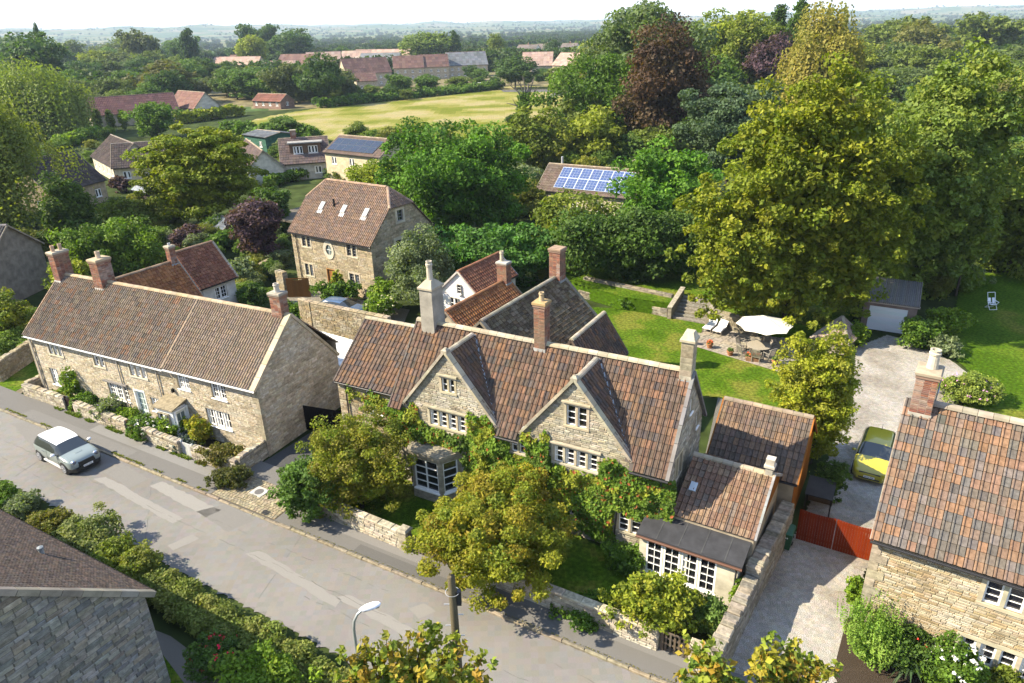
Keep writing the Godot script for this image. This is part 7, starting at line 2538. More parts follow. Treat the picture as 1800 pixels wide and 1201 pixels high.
# ================================================================ garden and hedgerow trees in the middle distance
func build_mid_trees() -> void:
	var tb := MB.new()
	tb.tube([Vector3.ZERO, Vector3(0, 0.5, 0), Vector3(0, 1, 0)], [1.0, 0.7, 0.3], 7, Color(0.09, 0.075, 0.06))
	far_shapes.append(tb.mesh())
	for k in 5:
		far_shapes.append(unit_crown(1.9, 0.085, {"puff": 0.24 + 0.03 * k, "lumpy": 0.14 + 0.03 * k}))
	far_shapes.append(unit_crown(1.9, 0.085, {"puff": 0.2, "cone": 0.6}))
	far_shapes.append(unit_crown(1.9, 0.09, {"puff": 0.28, "squash": 0.4, "puffs": 1.5, "lumpy": 0.2}))
	var T := [
		["hornbeam_tree", "very large yellow green tree above the white parasol", 1240, 122, 1525, 480, 575, [Color(0.14, 0.16, 0.013), Color(0.115, 0.14, 0.012), Color(0.17, 0.175, 0.015), Color(0.09, 0.12, 0.012)], {"ground": 0.6, "extra": [[1205, 320, 1390, 585, 0.0], [1370, 320, 1556, 572, 0.0], [1270, 400, 1480, 592, -0.5]], "cover": 2.1, "puff": 0.14, "puffs": 1.8, "lumpy": 0.18, "leaf": 0.19, "most": 42000, "deep": 0.75, "fill": 1.04}],
		["ash_tree", "very large dull green tree behind the garage", 1478, 90, 1728, 420, 520, [Color(0.1, 0.14, 0.028), Color(0.115, 0.155, 0.024), Color(0.085, 0.125, 0.028), Color(0.14, 0.165, 0.026)], {"cover": 2.0, "puff": 0.15, "puffs": 1.8, "lumpy": 0.22, "leaf": 0.2, "most": 36000, "deep": 0.8, "extra": [[1470, 300, 1640, 545, 0.5], [1590, 280, 1735, 530, 0.0], [1445, 170, 1620, 420, 3.0]]}],
		["lawn_edge_tree", "mixed yellow and green trees at the right edge of the lawn", 1690, 250, 1850, 500, 480, P_OLIVE, {"leaf": 0.22, "most": 30000}],
		["elder_bush", "white flowering bush above the shaded lawn", 1720, 330, 1830, 440, 470, P_FRESH, {"leaf": 0.2, "flowers": [Color(0.5, 0.48, 0.36), 60, 0.22]}],
		["lime_tree", "bright fresh green tree beside the half hipped house", 692, 226, 925, 425, 418, [Color(0.06, 0.13, 0.012), Color(0.045, 0.1, 0.01), Color(0.08, 0.16, 0.016), Color(0.035, 0.075, 0.01)], {"cover": 2.2, "puff": 0.2, "leaf": 0.24}],
		["lime_tree", "bright fresh green tree right of the solar panel bungalow", 1088, 262, 1245, 450, 442, [Color(0.06, 0.14, 0.014), Color(0.05, 0.11, 0.012), Color(0.09, 0.17, 0.018)], {"cover": 2.1, "puff": 0.22, "leaf": 0.24}],
		["garden_tree", "olive shrubs in front of the solar panel bungalow", 925, 355, 1100, 470, 470, P_OLIVE, {"leaf": 0.22, "deep": 0.6}],
		["ivy_bank", "dark ivy bank along the top of the garden", 1000, 385, 1240, 500, 495, P_DARK, {"leaf": 0.2, "deep": 0.35, "ground": 1.0}],
		["ivy_bank", "yellow green hanging ivy below the solar panel bungalow", 1010, 395, 1130, 470, 490, P_OLIVE, {"leaf": 0.18, "deep": 0.3, "ground": 1.0}],
		["conifer_hedge", "broad soft green conifers behind the weatherboarded gable", 782, 392, 990, 505, 500, [Color(0.05, 0.12, 0.02), Color(0.065, 0.145, 0.024), Color(0.04, 0.09, 0.016)], {"leaf": 0.2, "deep": 0.5, "puff": 0.24, "squash": 0.5, "cover": 2.2}],
		["garden_tree", "yellow leaved shrub left of the bright green tree", 615, 282, 745, 355, 352, P_GOLD, {"leaf": 0.26}],
		["scots_pine", "blue green pine with layered clumps", 1202, 130, 1352, 330, 335, P_PINE, {"leaf": 0.26, "puff": 0.26, "squash": 0.5, "puffs": 1.1}],
		["copper_beech", "tall copper beech with brown purple leaves", 1092, 62, 1242, 275, 290, P_COPPER, {"leaf": 0.34, "cover": 1.8}],
		["field_ash", "tall grey green ash rising to the skyline", 1030, 12, 1228, 170, 235, [Color(0.07, 0.1, 0.04), Color(0.06, 0.085, 0.03), Color(0.085, 0.12, 0.05)], {"leaf": 0.5, "lumpy": 0.22}],
		["oak_tree", "dark green oak at the right end of the hay field", 985, 102, 1140, 265, 272, P_GREEN, {"leaf": 0.36}],
		["bare_shrub", "greyish thicket below the copper beech", 1115, 185, 1205, 265, 285, [Color(0.1, 0.09, 0.075), Color(0.08, 0.08, 0.06)], {"leaf": 0.34}],
		["garden_tree", "golden shrub beside the dark oak", 985, 215, 1055, 285, 290, P_GOLD, {"leaf": 0.32}],
		["garden_tree", "olive tree left of the solar panel bungalow", 888, 200, 992, 300, 302, P_OLIVE, {"leaf": 0.32}],
		["copper_beech", "small dark purple beech between green trees", 1300, 66, 1388, 150, 205, P_PURPLE, {"leaf": 0.44}],
		["silver_birch", "golden weeping birch on the skyline", 1352, 22, 1505, 235, 262, P_BIRCH, {"leaf": 0.38, "droop": 1.6, "cone": 0.4, "fill": 1.15}],
		["garden_tree", "yellow green tree left of the tall cypresses", 1222, 32, 1315, 130, 190, P_GOLD, {"leaf": 0.5}],
		["garden_tree", "soft olive tree in front of the cypresses", 1262, 36, 1355, 140, 200, P_OLIVE, {"leaf": 0.46}],
		["cypress_tree", "left of two dark feathery cypresses on the skyline", 1336, 6, 1368, 95, 195, P_DARK, {"leaf": 0.42, "cone": 0.6}],
		["cypress_tree", "right of two dark feathery cypresses on the skyline", 1364, 4, 1408, 100, 200, P_DARK, {"leaf": 0.42, "cone": 0.6}],
		["weeping_willow", "broad weeping willow above the farm buildings", -25, 126, 152, 245, 242, P_WILLOW, {"leaf": 0.42, "droop": 2.0, "fill": 1.25}],
		["tall_birch", "tall olive birch with hanging branches at the left edge", -85, 150, 96, 415, 425, [Color(0.12, 0.14, 0.028), Color(0.1, 0.125, 0.026), Color(0.14, 0.155, 0.036)], {"leaf": 0.24, "droop": 1.8, "cover": 1.3, "most": 45000, "fill": 1.25}],
		["yew_tree", "dark green yew beside the slate roofed bungalow", 86, 312, 192, 445, 445, [Color(0.05, 0.085, 0.012), Color(0.035, 0.06, 0.01), Color(0.07, 0.105, 0.016)], {"leaf": 0.22, "cone": 0.45}],
		["hornbeam_tree", "dense golden green dome shaped hornbeam", 268, 212, 464, 408, 398, [Color(0.115, 0.14, 0.008), Color(0.09, 0.12, 0.008), Color(0.14, 0.155, 0.01)], {"leaf": 0.25, "cover": 2.6, "puff": 0.17, "lumpy": 0.06, "squash": 0.4, "flat": 0.9}],
		["laurel_hedge", "wide rounded laurel mass behind the terrace", 112, 392, 290, 482, 482, [Color(0.07, 0.12, 0.012), Color(0.05, 0.09, 0.011), Color(0.09, 0.14, 0.014)], {"leaf": 0.19, "deep": 0.5}],
		["garden_tree", "yellow leaved tree behind the left terrace chimney", 100, 452, 168, 520, 530, P_GOLD, {"leaf": 0.17}],
		["garden_tree", "yellow and green bushes left of the terrace", -10, 512, 62, 600, 605, [Color(0.15, 0.16, 0.016), Color(0.09, 0.12, 0.014)], {"leaf": 0.15}],
		["plum_tree", "purple leaved plum beside the golden hornbeam", 416, 344, 504, 462, 462, P_PURPLE, {"leaf": 0.2}],
		["plum_shrub", "small purple shrub behind the red cottage chimney", 303, 396, 362, 440, 445, P_PURPLE, {"leaf": 0.2}],
		["plum_shrub", "round clipped purple bush by the slate roofed bungalow", 196, 310, 234, 338, 338, P_PURPLE, {"leaf": 0.22, "lumpy": 0.03}],
		["olive_willow", "silver grey willow shrub beside the half hipped house", 686, 418, 802, 545, 548, P_GREY, {"leaf": 0.13, "cover": 1.7}],
		["garden_tree", "yellow green shrub at the corner of the half hipped house", 652, 490, 702, 540, 545, P_FRESH, {"leaf": 0.15}],
		["hydrangea_bush", "cream flowering hydrangea behind the yard wall", 642, 520, 702, 556, 562, P_FRESH, {"leaf": 0.14, "flowers": [Color(0.6, 0.58, 0.35), 40, 0.1]}],
		["garden_tree", "low shrubs below the half hipped house windows", 556, 496, 640, 528, 532, P_GREEN, {"leaf": 0.15, "deep": 0.4}],
		["espalier_vine", "golden vine on the half hipped house wall", 586, 474, 606, 512, 522, P_GOLD, {"leaf": 0.13, "deep": 0.3}],
		["round_tree", "round green tree in front of the long tiled barn", 238, 180, 314, 244, 243, P_GREEN, {"leaf": 0.36}],
		["vegetable_shrub", "grey green shrubs in the vegetable plot", 400, 455, 452, 498, 500, P_GREY, {"leaf": 0.16}],
		["garden_tree", "yellow green shrubs behind the vegetable plot", 212, 425, 300, 470, 480, P_FRESH, {"leaf": 0.18, "deep": 0.5}],
		["garden_tree", "mixed shrubs between the slate roof and hornbeam", 190, 350, 300, 405, 408, P_OLIVE, {"leaf": 0.22}],
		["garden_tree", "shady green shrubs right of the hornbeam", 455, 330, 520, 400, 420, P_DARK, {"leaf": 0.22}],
		["yard_bush", "dark shrub beside the right terrace chimney", 420, 500, 478, 545, 548, P_DARK, {"leaf": 0.14}],
		["yard_bush", "dark green shrub by the yard wall end", 508, 530, 540, 572, 574, P_GREEN, {"leaf": 0.14}],
	]
	for t in T:
		plant(t[0], t[1], "bush" if t[0] in ["elder_bush", "ivy_bank", "conifer_hedge", "bare_shrub", "laurel_hedge", "plum_shrub", "hydrangea_bush", "vegetable_shrub", "yard_bush"] else "tree", t[2], t[3], t[4], t[5], t[6], t[7], t[8])
	hedge("garden_hedge", "clipped green hedge behind the plum tree", at(372, 452), at(424, 425), 2.0, 1.6, P_GREEN)
	hedge("garden_hedge", "clipped hedge in front of the dormer bungalow", at(470, 330), at(585, 302), 1.7, 1.6, [Color(0.06, 0.11, 0.012), Color(0.08, 0.13, 0.015)])
	hedge("garden_hedge", "yellow green clipped hedge beside the long tiled barn", at(312, 218), at(425, 203), 3.0, 3.0, P_GOLD)
	hedge("garden_hedge", "green hedge below the slate roofed farm bungalow", at(105, 262), at(172, 240), 2.5, 3.0, P_FRESH)
	for k in 3:
		plant("small_conifer", ["first small columnar conifer before the long barn, nearest the willow", "second small columnar conifer before the long barn", "third small columnar conifer before the long barn, nearest the round tree"][k], "tree", 168 + k * 22, 192, 184 + k * 22, 230, 230, [Color(0.09, 0.12, 0.015), Color(0.07, 0.1, 0.014)], {"leaf": 0.34, "cone": 0.5})
	dead_tree()
	hedge("garden_hedge", "tall dark evergreen hedge along the top of the lawn", at(992, 492, 1.2), at(1252, 478, 1.2), 6.0, 4.0, P_DARK, {"leaf": 0.19})
	hedge("field_hedge", "bushy hedge below the hay field left of the panelled house", at(398, 240), at(560, 250), 3.0, 4.0, P_GREEN, {"leaf": 0.4, "wavy": 0.3})
	hedge("field_hedge", "bushy hedge below the hay field right of the panelled house", at(640, 262), at(890, 268), 3.0, 5.0, P_OLIVE, {"leaf": 0.4, "wavy": 0.3})
	hedge("field_hedge", "long low hedge at the far edge of the hay field", at(560, 190), at(880, 156), 2.6, 6.0, P_GREEN, {"leaf": 0.6, "wavy": 0.3})
	# garden shrubs filling the ground between the houses: a few shapes, many copies
	var fill := [[0, 560, 60, 630, 30, 60], [300, 450, 420, 500, 24, 50], [430, 485, 500, 520, 24, 44], [860, 320, 940, 420, 40, 80], [1110, 440, 1240, 470, 40, 80], [0, 400, 100, 470, 40, 80], [480, 262, 600, 292, 20, 44], [1600, 480, 1700, 530, 30, 60], [700, 320, 740, 410, 40, 70], [950, 460, 1010, 500, 30, 60], [150, 245, 300, 285, 12, 26], [330, 235, 470, 290, 16, 36], [430, 310, 480, 345, 16, 34], [600, 255, 780, 300, 24, 56], [280, 400, 420, 445, 26, 56], [0, 250, 110, 340, 20, 44], [225, 340, 300, 380, 14, 30], [440, 400, 500, 470, 30, 56], [880, 270, 1000, 330, 30, 64], [1000, 300, 1090, 330, 24, 50], [560, 300, 620, 330, 20, 40], [100, 440, 300, 490, 30, 60], [1650, 400, 1800, 480, 50, 100]]
	var tones := [Color(0.07, 0.115, 0.016), Color(0.115, 0.125, 0.022), Color(0.1, 0.15, 0.018), Color(0.04, 0.065, 0.016), Color(0.17, 0.17, 0.02), Color(0.11, 0.135, 0.06)]
	var words := ["mid green", "olive", "bright green", "dark green", "golden", "grey green"]
	for i in 230:
		var f: Array = fill[i % fill.size()]
		var u := rng.randf_range(f[0], f[2])
		var v := rng.randf_range(f[1], f[3])
		var w := rng.randf_range(f[4], f[5])
		var k := rng.randi() % tones.size()
		var p := at(u, v)
		var m := scale_at(p)
		var t := thing("garden_bush", "loose %s shrub among the village gardens" % words[k], "bush", p, rng.randf() * 360.0, "shrubs filling the village gardens")
		var c := MeshInstance3D.new()
		c.name = "foliage"
		c.mesh = far_shapes[1 + rng.randi() % 5]
		c.material_override = leaf_tint(tones[k])
		var hh := w * m * rng.randf_range(0.55, 0.95)
		c.position.y = hh * 0.42
		c.scale = Vector3(w * m / 2, hh * 0.56, w * m / 2)
		t.add_child(c)


func dead_tree() -> void:
	var p := at(925, 232)
	var t := thing("dead_tree", "bare dead tree wrapped in ivy at the field edge", "tree", p)
	t.scale = Vector3.ONE * 0.68
	var mb := MB.new()
	var grey := Color(0.3, 0.27, 0.24)
	mb.tube([Vector3.ZERO, Vector3(0.3, 6, 0), Vector3(0.6, 11, 0), Vector3(1.0, 15.5, 0)], [0.9, 0.7, 0.5, 0.2], 8, grey)
	for b in [[-5.5, 15.5, 9.0], [-3.0, 17.0, 10.0], [-1.0, 18.0, 10.5], [3.2, 17.5, 9.5], [4.5, 14.5, 8.5], [-6.5, 9.5, 6.0], [6.0, 11.0, 7.0]]:
		var s := Vector3(0.5, b[2], 0)
		var e := Vector3(b[0], b[1], rng.randf_range(-2, 2))
		var m := s.lerp(e, 0.55) + Vector3(0, 0.8, 0)
		mb.tube([s, m, e], [0.35, 0.22, 0.08], 6, grey)
		mb.tube([m, m + Vector3(b[0] * 0.15, 2.2, 1.0)], [0.16, 0.05], 5, grey)
	part(t, "trunk", mb, M.bark)
	var lm := MB.new()
	crown(lm, Vector3(-0.8, 7.5, 0.3), Vector3(2.2, 7.0, 2.2), P_GREEN, {"leaf": 0.4})
	crown(lm, Vector3(-4.5, 3.0, 0), Vector3(2.5, 3.0, 2.5), P_DARK, {"leaf": 0.4})
	part(t, "ivy", lm, M.leaf)


# ================================================================ trees of the plain: a few shapes, many copies
var far_shapes := []


func unit_crown(cover: float, leaf: float, o := {}) -> ArrayMesh:
	var mb := MB.new()
	o["leaf"] = leaf
	o["cover"] = cover
	o["tri"] = true
	crown(mb, Vector3.ZERO, Vector3.ONE, [Color(0.9, 0.9, 0.9), Color(1, 1, 1), Color(0.8, 0.85, 0.8), Color(1.1, 1.05, 0.95)], o)
	return mb.mesh()


var tints := {}


func leaf_tint(c: Color) -> StandardMaterial3D:
	var k := c.to_html()
	if not tints.has(k):
		var m: StandardMaterial3D = M.leaf.duplicate()
		m.albedo_color = (c * 1.5).linear_to_srgb()
		tints[k] = m
	return tints[k]


func far_tree(called: String, label: String, group: String, p: Vector3, w: float, h: float, col: Color, shape := -1) -> void:
	var t := thing(called, label, "tree", p, rng.randf() * 360.0, group)
	var tr := MeshInstance3D.new()
	tr.name = "trunk"
	tr.mesh = far_shapes[0]
	tr.material_override = M.bark
	tr.scale = Vector3(h * 0.03, h * 0.7, h * 0.03)
	t.add_child(tr)
	var c := MeshInstance3D.new()
	c.name = "crown"
	c.mesh = far_shapes[1 + (rng.randi() % 5 if shape < 0 else shape)]
	c.material_override = leaf_tint(col)
	c.position.y = h * 0.54
	c.scale = Vector3(w / 2, h * 0.46, w / 2)
	t.add_child(c)


func box_tree(called: String, label: String, u0: float, v0: float, u1: float, vb: float, col: Color, group := "", shape := -1) -> void:
	var p := at((u0 + u1) / 2, vb)
	var h := maxf(rise((u0 + u1) / 2, v0, p), 2.0)
	far_tree(called, label, group, p, (u1 - u0) * scale_at(p), h, col, shape)


func build_far_trees() -> void:
	var gr := Color(0.07, 0.12, 0.02)
	var dk := Color(0.048, 0.085, 0.02)
	var ol := Color(0.1, 0.13, 0.022)
	var ye := Color(0.16, 0.185, 0.018)
	var L := [
		["oak_tree", "broad dark oak on the left skyline", 20, 66, 132, 178, dk, -1], ["poplar_tree", "narrow dark poplar on the left skyline", 83, 47, 103, 165, dk, 5], ["field_tree", "grey green tree in the far left woods", 230, 53, 290, 135, Color(0.08, 0.095, 0.04), -1],
		["cedar_tree", "dark conical conifer in the far left woods", 320, 54, 364, 140, Color(0.035, 0.06, 0.03), 5], ["field_tree", "yellow tree in the far left woods", 154, 92, 202, 140, ye, -1], ["oak_tree", "brown green oak behind the long tiled barn", 244, 108, 350, 182, Color(0.075, 0.075, 0.02), -1],
		["field_tree", "yellow green tree beside the estate pines", 420, 62, 478, 128, ye, -1], ["stone_pine", "flat topped pine left of the pair above the estate", 426, 37, 466, 118, dk, 6], ["stone_pine", "flat topped pine right of the pair above the estate", 455, 38, 500, 118, dk, 6], ["field_tree", "dark trees behind the estate pines", 480, 56, 565, 118, dk, -1],
		["oak_tree", "tall dark tree at the left corner of the hay field", 536, 96, 606, 186, dk, -1], ["field_tree", "green tree left of the hay field", 408, 122, 486, 176, gr, -1], ["field_tree", "dull green tree behind the red roofed shed", 470, 118, 540, 182, Color(0.075, 0.09, 0.03), -1],
		["field_tree", "light green tree behind the estate roofs", 714, 56, 792, 118, Color(0.11, 0.15, 0.025), -1], ["field_tree", "dark pointed tree behind the estate roofs", 788, 56, 816, 116, dk, 5], ["field_tree", "olive tree between estate and field", 854, 64, 892, 118, ol, -1], ["field_tree", "dark round tree beside the white houses", 958, 73, 986, 112, dk, -1],
		["hedge_tree", "green tree at the field edge left of the goal", 684, 130, 726, 172, gr, -1], ["hedge_tree", "low green tree at the field edge below the slate roof", 728, 132, 774, 165, gr, -1], ["hedge_tree", "dark tree at the field edge right of the goal", 872, 100, 940, 156, dk, -1], ["hedge_tree", "olive tree before the pink roofed houses", 958, 118, 1012, 155, ol, -1],
		["hedge_tree", "shrubby tree at the field edge behind the goal", 786, 134, 830, 160, ol, -1], ["hedge_tree", "small green tree at the field's lower left edge", 470, 204, 532, 248, gr, -1], ["hedge_tree", "small grey green tree behind the roof solar panels", 608, 214, 652, 250, ol, -1],
	]
	for t in L:
		box_tree(t[0], t[1], t[2], t[3], t[4], t[5], t[6], "", t[7])
	# belts of trees
	var belts := [
		["woodland_tree", "%s tree in the wooded belt left of the hay field", "trees in the belt left of the field", [[0, 132, 400, 178], [100, 150, 350, 196], [390, 165, 600, 178], [0, 110, 330, 140]], 120, 30, 60, [gr, dk, ol, Color(0.075, 0.1, 0.025), Color(0.09, 0.11, 0.04)], ["mid green", "dark green", "olive green", "fresh green", "greyish green"]],
		["estate_tree", "small %s tree around the distant estate roofs", "trees round the estate", [[360, 108, 900, 116], [600, 165, 720, 178], [820, 140, 1010, 152], [380, 142, 540, 152]], 56, 14, 30, [gr, dk, ol], ["mid green", "dark green", "olive green"]],
		["hillside_tree", "%s tree in the wood right of the field", "trees in the right hand wood", [[1020, 150, 1240, 260], [1240, 130, 1360, 250], [1460, 110, 1800, 170], [1500, 160, 1830, 260], [1690, 220, 1830, 380], [1020, 260, 1230, 300]], 90, 60, 120, [gr, ol, ye, Color(0.08, 0.11, 0.03), dk, Color(0.12, 0.12, 0.03)], ["mid green", "olive green", "yellow", "fresh green", "dark green", "golden green"]],
	]
	for b in belts:
		for i in b[4]:
			var q: Array = b[3][i % b[3].size()]
			var u := rng.randf_range(q[0], q[2])
			var v := rng.randf_range(q[1], q[3])
			var w := rng.randf_range(b[5], b[6])
			var tone: int = rng.randi() % b[7].size()
			box_tree(b[0], b[1] % b[8][tone], u - w / 2, v - w * rng.randf_range(0.75, 1.05), u + w / 2, v, b[7][tone], b[2])
	# hedgerows and woods out to the hills, too far to tell apart
	var n := FastNoiseLite.new()
	n.seed = 5
	n.frequency = 0.0012
	var w2 := FastNoiseLite.new()
	w2.seed = 31
	w2.frequency = 0.0016
	var spots := []
	var tries := 0
	while spots.size() < 9000 and tries < 160000:
		tries += 1
		var a := rng.randf_range(-0.72, 0.72)
		var r := 330.0 * pow(22.0, rng.randf())
		var x := sin(a) * r
		var z := -cos(a) * r
		var same := true
		var c0 := field_colour(x, z)
		for d in [Vector2(9, 0), Vector2(0, 9)]:
			if field_colour(x + d.x, z + d.y) != c0:
				same = false
		var wood := w2.get_noise_2d(x, z) > 0.33
		if (same and not wood) or (same and rng.randf() < 0.45):
			continue
		spots.append(Vector3(x, hill(x, z, n) - 0.3, z))
	var mm := MultiMesh.new()
	mm.transform_format = MultiMesh.TRANSFORM_3D
	mm.use_colors = true
	mm.mesh = unit_crown(1.5, 0.2, {"puff": 0.4})
	mm.instance_count = spots.size()
	for i in spots.size():
		var h := rng.randf_range(4.0, 11.0)
		var w := h * rng.randf_range(0.45, 0.8)
		mm.set_instance_transform(i, Transform3D(Basis(Vector3.UP, rng.randf() * TAU).scaled(Vector3(w, h * 0.55, w)), spots[i] + Vector3(0, h * 0.45, 0)))
		mm.set_instance_color(i, vary(pick([gr, dk, dk, Color(0.05, 0.07, 0.02)]), 0.2))
	var far := MultiMeshInstance3D.new()
	far.name = "distant_woods"
	far.multimesh = mm
	far.material_override = M.leaf
	far.set_meta("kind", "stuff")
	tag(far, "hazy hedgerows and woods of the plain below the hills", "woods")
	add_child(far)


# ================================================================ houses in the middle distance
func build_mid_houses() -> void:
	# half-hipped stone house
	var lx := 10.5
	var wz := 8.05
	var he := 5.28
	var hr := 9.3
	var b := thing("half_hipped_house", "tall stone house with half hipped pantile roof and round window", "house", Vector3(-20.55, 0, -65.78), 35.1)
	var front := Transform3D()
	var right := Transform3D(Basis(Vector3.UP, PI / 2), Vector3(lx, 0, 0))
	var wins := [[1.45, 3.85, 1.15, 1.1], [7.4, 3.8, 1.2, 1.1], [1.35, 1.0, 1.1, 1.15], [7.35, 1.0, 1.25, 1.15]]
	var holes := [rect(4.4, 0, 0.95, 2.1), rect(4.62, 3.45, 0.8, 1.0)]
	for w in wins:
		holes.append(rect(w[0], w[1], w[2], w[3]))
	var pal := [Color(0.48, 0.4, 0.26), Color(0.53, 0.44, 0.3), Color(0.43, 0.35, 0.23), Color(0.5, 0.41, 0.27)]
	stone_wall(b, front, [Vector2(0, he), Vector2(lx, he)], holes, pal, Color(0.36, 0.3, 0.2), {"hmin": 0.12, "hmax": 0.22, "lmax": 0.6})
	for w in wins:
		window(b, front, w[0], w[1], w[2], w[3], 2, 4, 2, {"stone": true, "surround": 0.14, "mullion": 0.16, "fw": 0.03, "frame": Color(0.2, 0.2, 0.2), "ashlar": Color(0.58, 0.51, 0.38)})
	door(b, front, 4.4, 0.02, 0.95, 2.05, Color(0.26, 0.12, 0.04), 0, {"frame": Color(0.3, 0.16, 0.06)})
	var rw := group_node(b, "round_window")
	rw.position = Vector3(5.02, 3.95, 0)
	var rs := MB.new()
	var rp := MB.new()
	for k in 20:
		var a0 := TAU * k / 20.0
		var a1 := TAU * (k + 1) / 20.0
		var i0 := Vector3(cos(a0) * 0.4, sin(a0) * 0.5, 0.04)
		var i1 := Vector3(cos(a1) * 0.4, sin(a1) * 0.5, 0.04)
		rs.quad(i0, i0 * 1.75, i1 * 1.75, i1, Color(0.6, 0.54, 0.42))
		rs.quad(i0, i1, i1 - Vector3(0, 0, 0.12), i0 - Vector3(0, 0, 0.12), Color(0.5, 0.44, 0.33))
		rp.tri(Vector3(0, 0, -0.07), i0 * Vector3(1, 1, 0) + Vector3(0, 0, -0.07), i1 * Vector3(1, 1, 0) + Vector3(0, 0, -0.07), Color(0.1, 0.13, 0.13))
	part(rw, "surround", rs, M.render)
	part(rw, "pane", rp, M.glass)
	var rb := MB.new()
	rb.box(Vector3(-0.015, -0.48, -0.068), Vector3(0.015, 0.48, -0.04), WHITE)
	rb.box(Vector3(-0.38, -0.015, -0.067), Vector3(0.38, 0.015, -0.041), WHITE)
	part(rw, "glazing_bar", rb, M.paint)
	var hip := 7.8
	var hx := (hip - he) / (hr - he) * wz / 2
	var rprof := [Vector2(0, he), Vector2(hx, hip), Vector2(wz - hx, hip), Vector2(wz, he)]
	stone_wall(b, right, rprof, [rect(3.5, 6.45, 0.8, 1.0), rect(3.1, 2.9, 1.5, 1.9)], pal, Color(0.36, 0.3, 0.2), {"hmin": 0.12, "hmax": 0.22})
	window(b, right, 3.5, 6.45, 0.8, 1.0, 1, 3, 2, {"stone": true, "surround": 0.2, "frame": Color(0.2, 0.2, 0.2), "ashlar": Color(0.58, 0.51, 0.38)})
	window(b, right, 3.1, 2.9, 1.5, 1.9, 2, 3, 2, {"stone": true, "surround": 0.28, "frame": Color(0.15, 0.18, 0.22), "ashlar": Color(0.58, 0.51, 0.38)})
	for k in [[Transform3D(Basis(Vector3.UP, PI), Vector3(lx, 0, -wz)), [Vector2(0, he), Vector2(lx, he)]], [Transform3D(Basis(Vector3.UP, -PI / 2), Vector3(0, 0, -wz)), rprof]]:
		var mb := MB.new()
		wall_sheet(mb, k[0], k[1], [], Color(0.38, 0.31, 0.2))
		part(b, "wall", mb, M.render)
	var roof := group_node(b, "roof")
	var sl := (hr - he) / (wz / 2)
	var ov := 0.25
	var lv := Vector2(wz / 2 + ov, (wz / 2 + ov) * sl).length()
	var sy := sl / sqrt(1.0 + sl * sl)
	var run := 1.4
	var hipok := func(u: float, v: float) -> bool:
		var y := he - ov * sl + v * sy
		var e := clampf((y - hip) / (hr - hip), 0.0, 1.0) * run
		return u > e and u < lx + 0.3 - e
	var under := MB.new()
	for sgn in [1.0, -1.0]:
		var z0: float = ov if sgn > 0 else -wz - ov
		var zm: float = -wz / 2 + sgn * (hr - hip) / sl
		var y0 := he - ov * sl
		under.quad(Vector3(-0.15, y0, z0), Vector3(lx + 0.15, y0, z0), Vector3(lx + 0.15, hip, zm), Vector3(-0.15, hip, zm), Color(0.1, 0.07, 0.05))
		under.quad(Vector3(-0.15, hip, zm), Vector3(lx + 0.15, hip, zm), Vector3(lx + 0.15 - run, hr, -wz / 2), Vector3(-0.15 + run, hr, -wz / 2), Color(0.1, 0.07, 0.05))
	part(roof, "roof_boards", under, M.matte)
	var bt := [Color(0.27, 0.18, 0.125), Color(0.23, 0.16, 0.12), Color(0.3, 0.2, 0.14), Color(0.25, 0.18, 0.14), Color(0.21, 0.155, 0.125)]
	tiles(roof, Vector3(-0.15, he - ov * sl + 0.02, ov), Vector3.RIGHT, Vector3(0, sl, -1).normalized(), lx + 0.3, lv, 0.22, 0.33, "pantile", bt, 0, hipok)
	tiles(roof, Vector3(lx + 0.15, he - ov * sl + 0.02, -wz - ov), Vector3.LEFT, Vector3(0, sl, 1).normalized(), lx + 0.3, lv, 0.3, 0.33, "pantile", bt, 0, hipok)
	var hw := (hr - hip) / sl
	var hs := (hr - hip) / run
	for k in 2:
		var hm := MB.new()
		var x := lx + 0.2 if k == 0 else -0.2
		var xr := lx + 0.15 - run if k == 0 else -0.15 + run
		var p := [Vector3(x, hip, -wz / 2 + hw), Vector3(x, hip, -wz / 2 - hw), Vector3(xr, hr, -wz / 2)]
		if k == 0:
			hm.tri(p[0], p[1], p[2], Color(0.25, 0.17, 0.125))
		else:
			hm.tri(p[1], p[0], p[2], Color(0.25, 0.17, 0.125))
		part(roof, "hip_boards", hm, M.tile)
		if k == 0:
			tiles(roof, Vector3(lx + 0.2, hip + 0.01, -wz / 2 + hw), Vector3.FORWARD, Vector3(-1, hs, 0).normalized(), hw * 2, Vector2(run, hr - hip).length(), 0.24, 0.33, "pantile", bt, 0, func(u, v): return absf(u - hw) < hw * (1.0 - v / Vector2(run, hr - hip).length()))
		for e in [-1.0, 1.0]:
			ridge_caps(roof, Vector3(x, hip + 0.05, -wz / 2 + hw * e), Vector3(xr, hr + 0.05, -wz / 2), 0.13, Color(0.36, 0.25, 0.18), 0.4, false)
	ridge_caps(roof, Vector3(run, hr + 0.06, -wz / 2), Vector3(lx - run, hr + 0.06, -wz / 2), 0.14, Color(0.36, 0.25, 0.18), 0.45, true)
	gutter(b, Vector3(-0.1, he - ov * sl - 0.02, ov + 0.06), Vector3(lx + 0.1, he - ov * sl - 0.02, ov + 0.06))
	downpipe(b, Vector3(0.7, he - 0.2, 0.08))
	var rot := Basis(Vector3.RIGHT, Vector3(0, sl, -1).normalized(), Vector3.RIGHT.cross(Vector3(0, sl, -1).normalized()))
